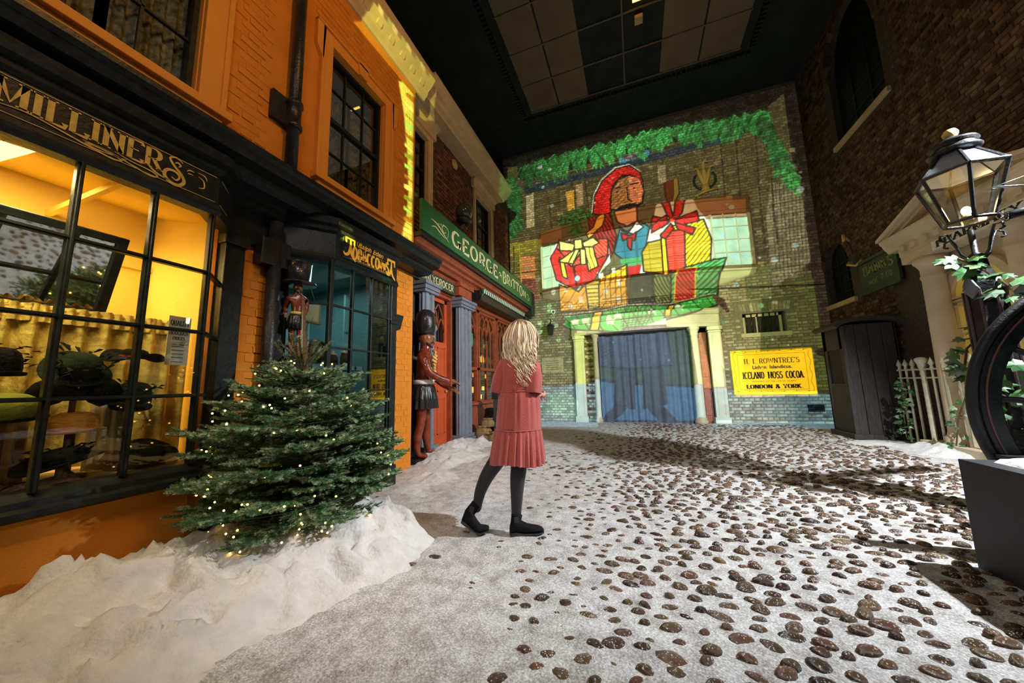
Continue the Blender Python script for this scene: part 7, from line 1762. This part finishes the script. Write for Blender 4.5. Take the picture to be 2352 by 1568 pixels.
# boots
def boot(heel, ball, toe, top, r_top, nm):
    heel, ball, toe, top = [np.array(q, float) for q in (heel, ball, toe, top)]
    b = thing('tmp', (0, 0, 0)); bpy.data.objects.remove(b)
    d = toe - heel; L_ = np.linalg.norm(d); d /= L_; y = np.cross(EZ, d); y /= np.linalg.norm(y); u = np.cross(d, y)
    def cen(s_):
        return heel + (ball - heel) * (s_ / .7) if s_ < .7 else ball + (toe - ball) * ((s_ - .7) / .3)
    rings = []
    for s_, w_, h in ((.0, .018, .05), (.03, .030, .075), (.12, .034, .10), (.25, .035, .105), (.40, .034, .080), (.55, .039, .062), (.70, .044, .052), (.85, .040, .042), (.95, .028, .032), (1.0, .012, .018)):
        c = cen(s_); rings.append([c + y * w_ * math.cos(a) + u * (h * .5 + h * .5 * math.sin(a) + .012) for a in np.arange(18) * 2 * PI / 18])
    g = G(); g.rings(rings)
    c1 = heel + d * L_ * .17 + u * .075; g.tube([c1 - u * .03, c1, c1 + (top - c1) * .5, top, top + (top - c1) * .02], [.036, .038, (r_top + .036) / 2, r_top, r_top * .9], 18)
    o = g.build('boot', M['boot'], vis, smooth=True)
    rings = []
    for s_, w_ in ((.0, .022), (.05, .034), (.2, .036), (.4, .034), (.6, .040), (.75, .046), (.9, .038), (1.0, .016)):
        c = cen(s_) ; hh = .022 if s_ < .32 else .013
        c = c - d * .0; rings.append([c + y * w_ - u * (.0 if s_ < .32 else -.004), c - y * w_ - u * (.0 if s_ < .32 else -.004), c - y * w_ + u * hh, c + y * w_ + u * hh])
    g = G(); g.rings(rings); g.build('sole', M['sole'], o)
    g = G(); m_ = c1 + (top - c1) * .35; 
    for s_ in (-1,):
        P = [m_ + y * s_ * .0385 + d * a + u * b_ for a, b_ in ((-.016, .04), (.018, .04), (.024, -.02), (.004, -.055), (-.014, -.02))]; P2 = [p + y * s_ * .003 for p in P]
        g.add(P + P2, [(0, 1, 2, 3, 4), (5, 6, 7, 8, 9)] + [(i, (i + 1) % 5, 5 + (i + 1) % 5, 5 + i) for i in range(5)])
    g.build('elastic_panel', M['elastic'], o)
def gp(px, py, z): return onz(px, py, z)
b0 = onz(1171, 1229, .003); boot(b0, b0 + (EX * .97 - EY * -.10) * .18, b0 + (EX * .97 + EY * .10) * .262, wp(1187, 1181, .0), .043, 'f')
b1 = wp(1060, 1197, .0); b2 = wp(1099, 1222, -.02); boot(b1, b2, b2 + EX * .075 + EZ * .012, wp(1094, 1160, .02), .041, 'r')
# hair
rh = random.Random(31)
g = G(); g.ball(hcent + EZ * .012 - fdir * .006, .105, 22, 16, (1.0, 1.0, 1.10)); g.build('hair_cap', M['hair_root'], vis, smooth=True)
gl = [G(), G()]
for i in range(760):
    th = rh.uniform(-2.55, 2.15); f_ = rh.random()
    # angle measured around the back of the head: -fdir is the centre
    bd = -fdir; sd = sidev; a = th; rad = np.array(math.cos(a) * bd + math.sin(a) * sd)
    start = hcent + EZ * (.118 - .05 * f_) + rad * (.030 + .055 * f_)
    lvl = 1.0 + .12 * rh.random(); zend = wp(1190, rh.uniform(850, 896))[2] if abs(a) < 1.5 else wp(1190, rh.uniform(825, 865))[2]
    side = .128 + rh.uniform(-.012, .024); amp = rh.uniform(.010, .030); fr = rh.uniform(36, 60); ph = rh.uniform(0, 6.28)
    pts = []; N_ = 22
    for k_ in range(N_):
        t = k_ / (N_ - 1)
        z = start[2] + (zend - start[2]) * t
        zz = (hcent[2] + .07 - z)
        spread = min(1.0, math.sqrt(max(0, t) * 3.2)); rr0 = (.030 + .055 * f_) * (1 - spread) + side * spread
        rr0 += .022 * sstep(.4, 1, t)
        flat = 1 - .45 * sstep(.35, .7, t) * abs(math.cos(a)) * .7
        c = hcent + (-EY * .0) * t + EX * (-.030) * sstep(.3, 1, t); c = np.array([c[0], c[1], 0])
        w_ = amp * sstep(.30, .75, t)
        p = c + rad * rr0 * flat + sd * w_ * math.sin(ph + fr * zz) + bd * w_ * .8 * math.cos(ph + fr * zz) + EZ * z
        pts.append(p)
    r0 = rh.uniform(.0024, .0046)
    gl[0 if rh.random() < .86 else 1].tube(pts, [r0 * (1 if k_ < N_ * .7 else 1 - .8 * (k_ / N_ - .7) / .3) for k_ in range(N_)], 5, cap=True)
gl[0].build('hair', M['hair'], vis, smooth=True); tag(gl[1].build('dark_hair_strands', M['hair_root'], vis, smooth=True), kind='stuff')

# ------------------------------------------------------------------ carved figures
def carved(name, base, lab, sc, hat_kind, coat, arms, facing=(EX, EY), kilt=True, legs_up=0.0):
    fx, fy = facing; B_ = np.array(base, float); t = thing(name, tuple(B_), lab, 'statue')
    P = lambda x, y, z: B_ + (fx * x + fy * y + EZ * z) * sc     # x forward, y to the figure's far side
    g = G(); g.lathe([(0, 0), (.21, 0), (.21, .05), (.19, .07), (0, .07)], tuple(B_), n=8); 
    g = G(); c = P(0.02, 0, 0); g.add([P(a, b, z) for z in (0, .05) for a, b in ((-.16, -.16), (.24, -.16), (.24, .16), (-.16, .16))], [(0, 1, 2, 3), (7, 6, 5, 4), (0, 4, 5, 1), (1, 5, 6, 2), (2, 6, 7, 3), (3, 7, 4, 0)]); g.build('plinth', M['lacquer_black'], t)
    vs = [P(0, 0, .95), P(-.01, 0, 1.12), P(.0, 0, 1.30), P(.0, 0, 1.43), P(.02, 0, 1.52), P(.03, 0, 1.62), P(.035, 0, 1.70)]; ed = [(i, i + 1) for i in range(6)]; rr = [.13, .12, .135, .10, .055, .085, .080]
    for k_, arm in enumerate(arms):
        b = len(vs); vs += [P(*q) for q in arm]; ed += [(3, b)] + [(b + i, b + i + 1) for i in range(len(arm) - 1)]; rr += [.075, .055, .048, .036, .034][:len(arm)]
    o = skin('coat_body', vs, ed, [r * sc for r in rr], M[coat], t)
    g = G(); 
    for k_, arm in enumerate(arms):
        e = P(*arm[-1]); pr = P(*arm[-2]); d = (e - pr) / np.linalg.norm(e - pr); x = np.cross(d, EZ); x /= np.linalg.norm(x) + 1e-9
        hv = [e, e + d * .05 * sc]; he = [(0, 1)]; hr = [.032 * sc, .034 * sc]
        for o_ in (-.024, -.008, .008, .024):
            b = len(hv); hv += [e + d * .075 * sc + x * o_ * sc, e + d * (.115 - abs(o_) * .5) * sc + x * o_ * sc - EZ * .01 * sc, e + d * .13 * sc + x * o_ * sc - EZ * .03 * sc]; he += [(1, b), (b, b + 1), (b + 1, b + 2)]; hr += [.011 * sc] * 3
        b = len(hv); hv += [e + d * .03 * sc + x * .04 * sc, e + d * .065 * sc + x * .05 * sc]; he += [(0, b), (b, b + 1)]; hr += [.013 * sc, .010 * sc]
        skin('hand', hv, he, hr, M['lacquer_skin'], t, sub=1)
    # head with face
    hcn = P(.035, 0, 1.67); g = G(); g.ball(hcn, .102 * sc, 18, 12, (1, 1, 1.2)); g.tube([hcn + fx * .085 * sc + EZ * .02 * sc, hcn + fx * .115 * sc - EZ * .015 * sc, hcn + fx * .09 * sc - EZ * .025 * sc], [.010 * sc, .018 * sc, .010 * sc], 8)
    g.ball(hcn + fx * .06 * sc - EZ * .085 * sc, .045 * sc, 10, 8)
    for s_ in (-1, 1): g.ball(hcn + fy * .085 * s_ * sc, .028 * sc, 8, 6, (.8, .8, 1.2))
    g.build('head', M['lacquer_skin'], t, smooth=True)
    for s_ in (-1, 1): g = G(); g.ball(hcn + fx * .080 * sc + fy * .032 * s_ * sc + EZ * .015 * sc, .013 * sc, 8, 6); g.build('eye', M['white'], t, smooth=True)
    g = G(); g.tube([hcn + fx * .095 * sc + fy * q * sc - EZ * (.048 + abs(q) * .5) * sc for q in (-.06, -.03, 0, .03, .06)], [.005 * sc, .012 * sc, .014 * sc, .012 * sc, .005 * sc], 6); g.tube([hcn + fy * .08 * sc - EZ * .01 * sc, hcn + fx * .04 * sc + fy * .06 * sc - EZ * .09 * sc, hcn + fx * .08 * sc - EZ * .12 * sc, hcn + fx * .04 * sc - fy * .06 * sc - EZ * .09 * sc, hcn - fy * .08 * sc - EZ * .01 * sc], .018 * sc, 8)
    g.build('whiskers', M['lacquer_black'], t, smooth=True)
    if hat_kind == 'bearskin':
        g = G(); rh_ = random.Random(3); rings = []
        for rr_h, h in ((.112, .0), (.135, .05), (.145, .13), (.145, .22), (.12, .31), (.07, .36), (.01, .375)):
            rings.append([hcn + EZ * (.05 + h) * sc + (fx * math.cos(a) + fy * math.sin(a)) * rr_h * sc * (1 + .05 * math.sin(9 * a + h * 30)) - fx * .01 * sc for a in np.arange(28) * 2 * PI / 28])
        g.rings(rings); g.build('bearskin_cap', M['lacquer_black'], t, smooth=True)
        g = G(); g.tube([hcn + fx * .10 * sc + EZ * .06 * sc, hcn + fx * .135 * sc + EZ * .14 * sc, hcn + fx * .12 * sc + EZ * .22 * sc], [.012, .03, .012], 8); g.build('plume', M['blue_col'], t, smooth=True)
        g = G(); g.tube([P(-.12, -.10, 1.40), P(.0, -.14, 1.36), P(.11, -.09, 1.25), P(.15, .04, 1.10)], [.020, .026, .026, .022], 8); g.build('white_sash', M['white'], t, smooth=True)
        g = G(); 
        for k_ in range(9): g.tube([P(.12 + .02 * math.sin(k_), .05 * math.cos(k_ * 1.3), 1.50 - .045 * k_), P(.17, .06 * math.sin(k_), 1.47 - .045 * k_), P(.14, .03, 1.44 - .045 * k_)], .02, 6)
        g.build('plaid', M['crest_gold'], t, smooth=True)
    else:
        g = G(); g.lathe([(.0, .0), (.15, .0), (.15, .012), (.098, .02), (.105, .20), (.11, .21), (0, .22)], tuple(hcn + EZ * .07 * sc), n=24); g.build('top_hat', M['lacquer_black'], t, smooth=True)
    # belt, kilt, stockings
    g = G(); rings = [[P(.135 * math.cos(a) * q, .135 * math.sin(a) * q, z) for a in np.arange(24) * 2 * PI / 24] for z, q in ((1.03, 1), (1.03, 1.06), (1.09, 1.06), (1.09, 1))]; g.rings(rings, cap=False); g.build('belt', M['white' if hat_kind == 'bearskin' else 'crest_gold'], t, smooth=True)
    g = G(); rings = []
    for z, q in ((1.05, .135), (.98, .16), (.85, .185), (.70, .20)): rings.append([P(q * (1 + .07 * (1.05 - z) * 3 * math.sin(16 * a)) * math.cos(a), q * (1 + .07 * (1.05 - z) * 3 * math.sin(16 * a)) * math.sin(a), z) for a in np.arange(96) * 2 * PI / 96])
    g.rings(rings, cap=True); g.build('kilt', M['lacquer_black'], t, smooth=True)
    for s_ in (-1, 1):
        x0 = .05 * s_
        o = skin('leg', [P(0, .08 * s_, .78), P(.01 + x0 * .4, .08 * s_, .50), P(-.02 + x0 * .8, .08 * s_, .32), P(.0 + x0, .08 * s_, .13), P(.02 + x0, .08 * s_, .09), P(.14 + x0, .09 * s_, .075)], [(i, i + 1) for i in range(5)], [q * sc for q in (.085, .06, .065, .042, .045, .032)], M['lacquer_red'], t)
    return t
sb = onplane(972, 1046, (-3.17, 4.5, .05), EY); sb = np.array([-3.07, 4.42, .02])
carved('wooden_soldier', sb, 'carved wooden highland soldier with black bearskin, white sash and kilt beside the red door', 1.10, 'bearskin', 'lacquer_red',
       [[(.03, -.17, 1.40), (.12, -.19, 1.18), (.26, -.14, 1.10), (.40, -.08, 1.06)], [(.03, .17, 1.40), (.08, .19, 1.16), (.24, .14, 1.02), (.38, .05, .96)]])
tbx = onx(682, 634, -2.92)
carved('wooden_figure', (tbx[0], tbx[1] + .02, tbx[2] - 1.95 * .40), 'small carved wooden figure in a top hat and red coat behind the fir tip', .40, 'top', 'lacquer_red',
       [[(.0, -.17, 1.40), (-.10, -.24, 1.20), (-.02, -.22, 1.08)], [(.02, .17, 1.40), (.08, .19, 1.18), (.16, .16, 1.02)]], facing=(EX * .5 - EY * .866, EX * .866 + EY * .5))
g = G(); g.lathe([(.0, 0), (.12, 0), (.12, .05), (.09, .08), (.09, tbx[2] - 1.95 * .40 - .08), (.11, tbx[2] - 1.95 * .40 - .03), (.11, tbx[2] - 1.95 * .40), (0, tbx[2] - 1.95 * .40)], (tbx[0] + .02, tbx[1] + .02, 0), n=20)
single('statue_stand', g, M['lacquer_black'], 'black round stand under the small carved wooden figure behind the fir', 'stand', origin=(tbx[0], tbx[1], 0))
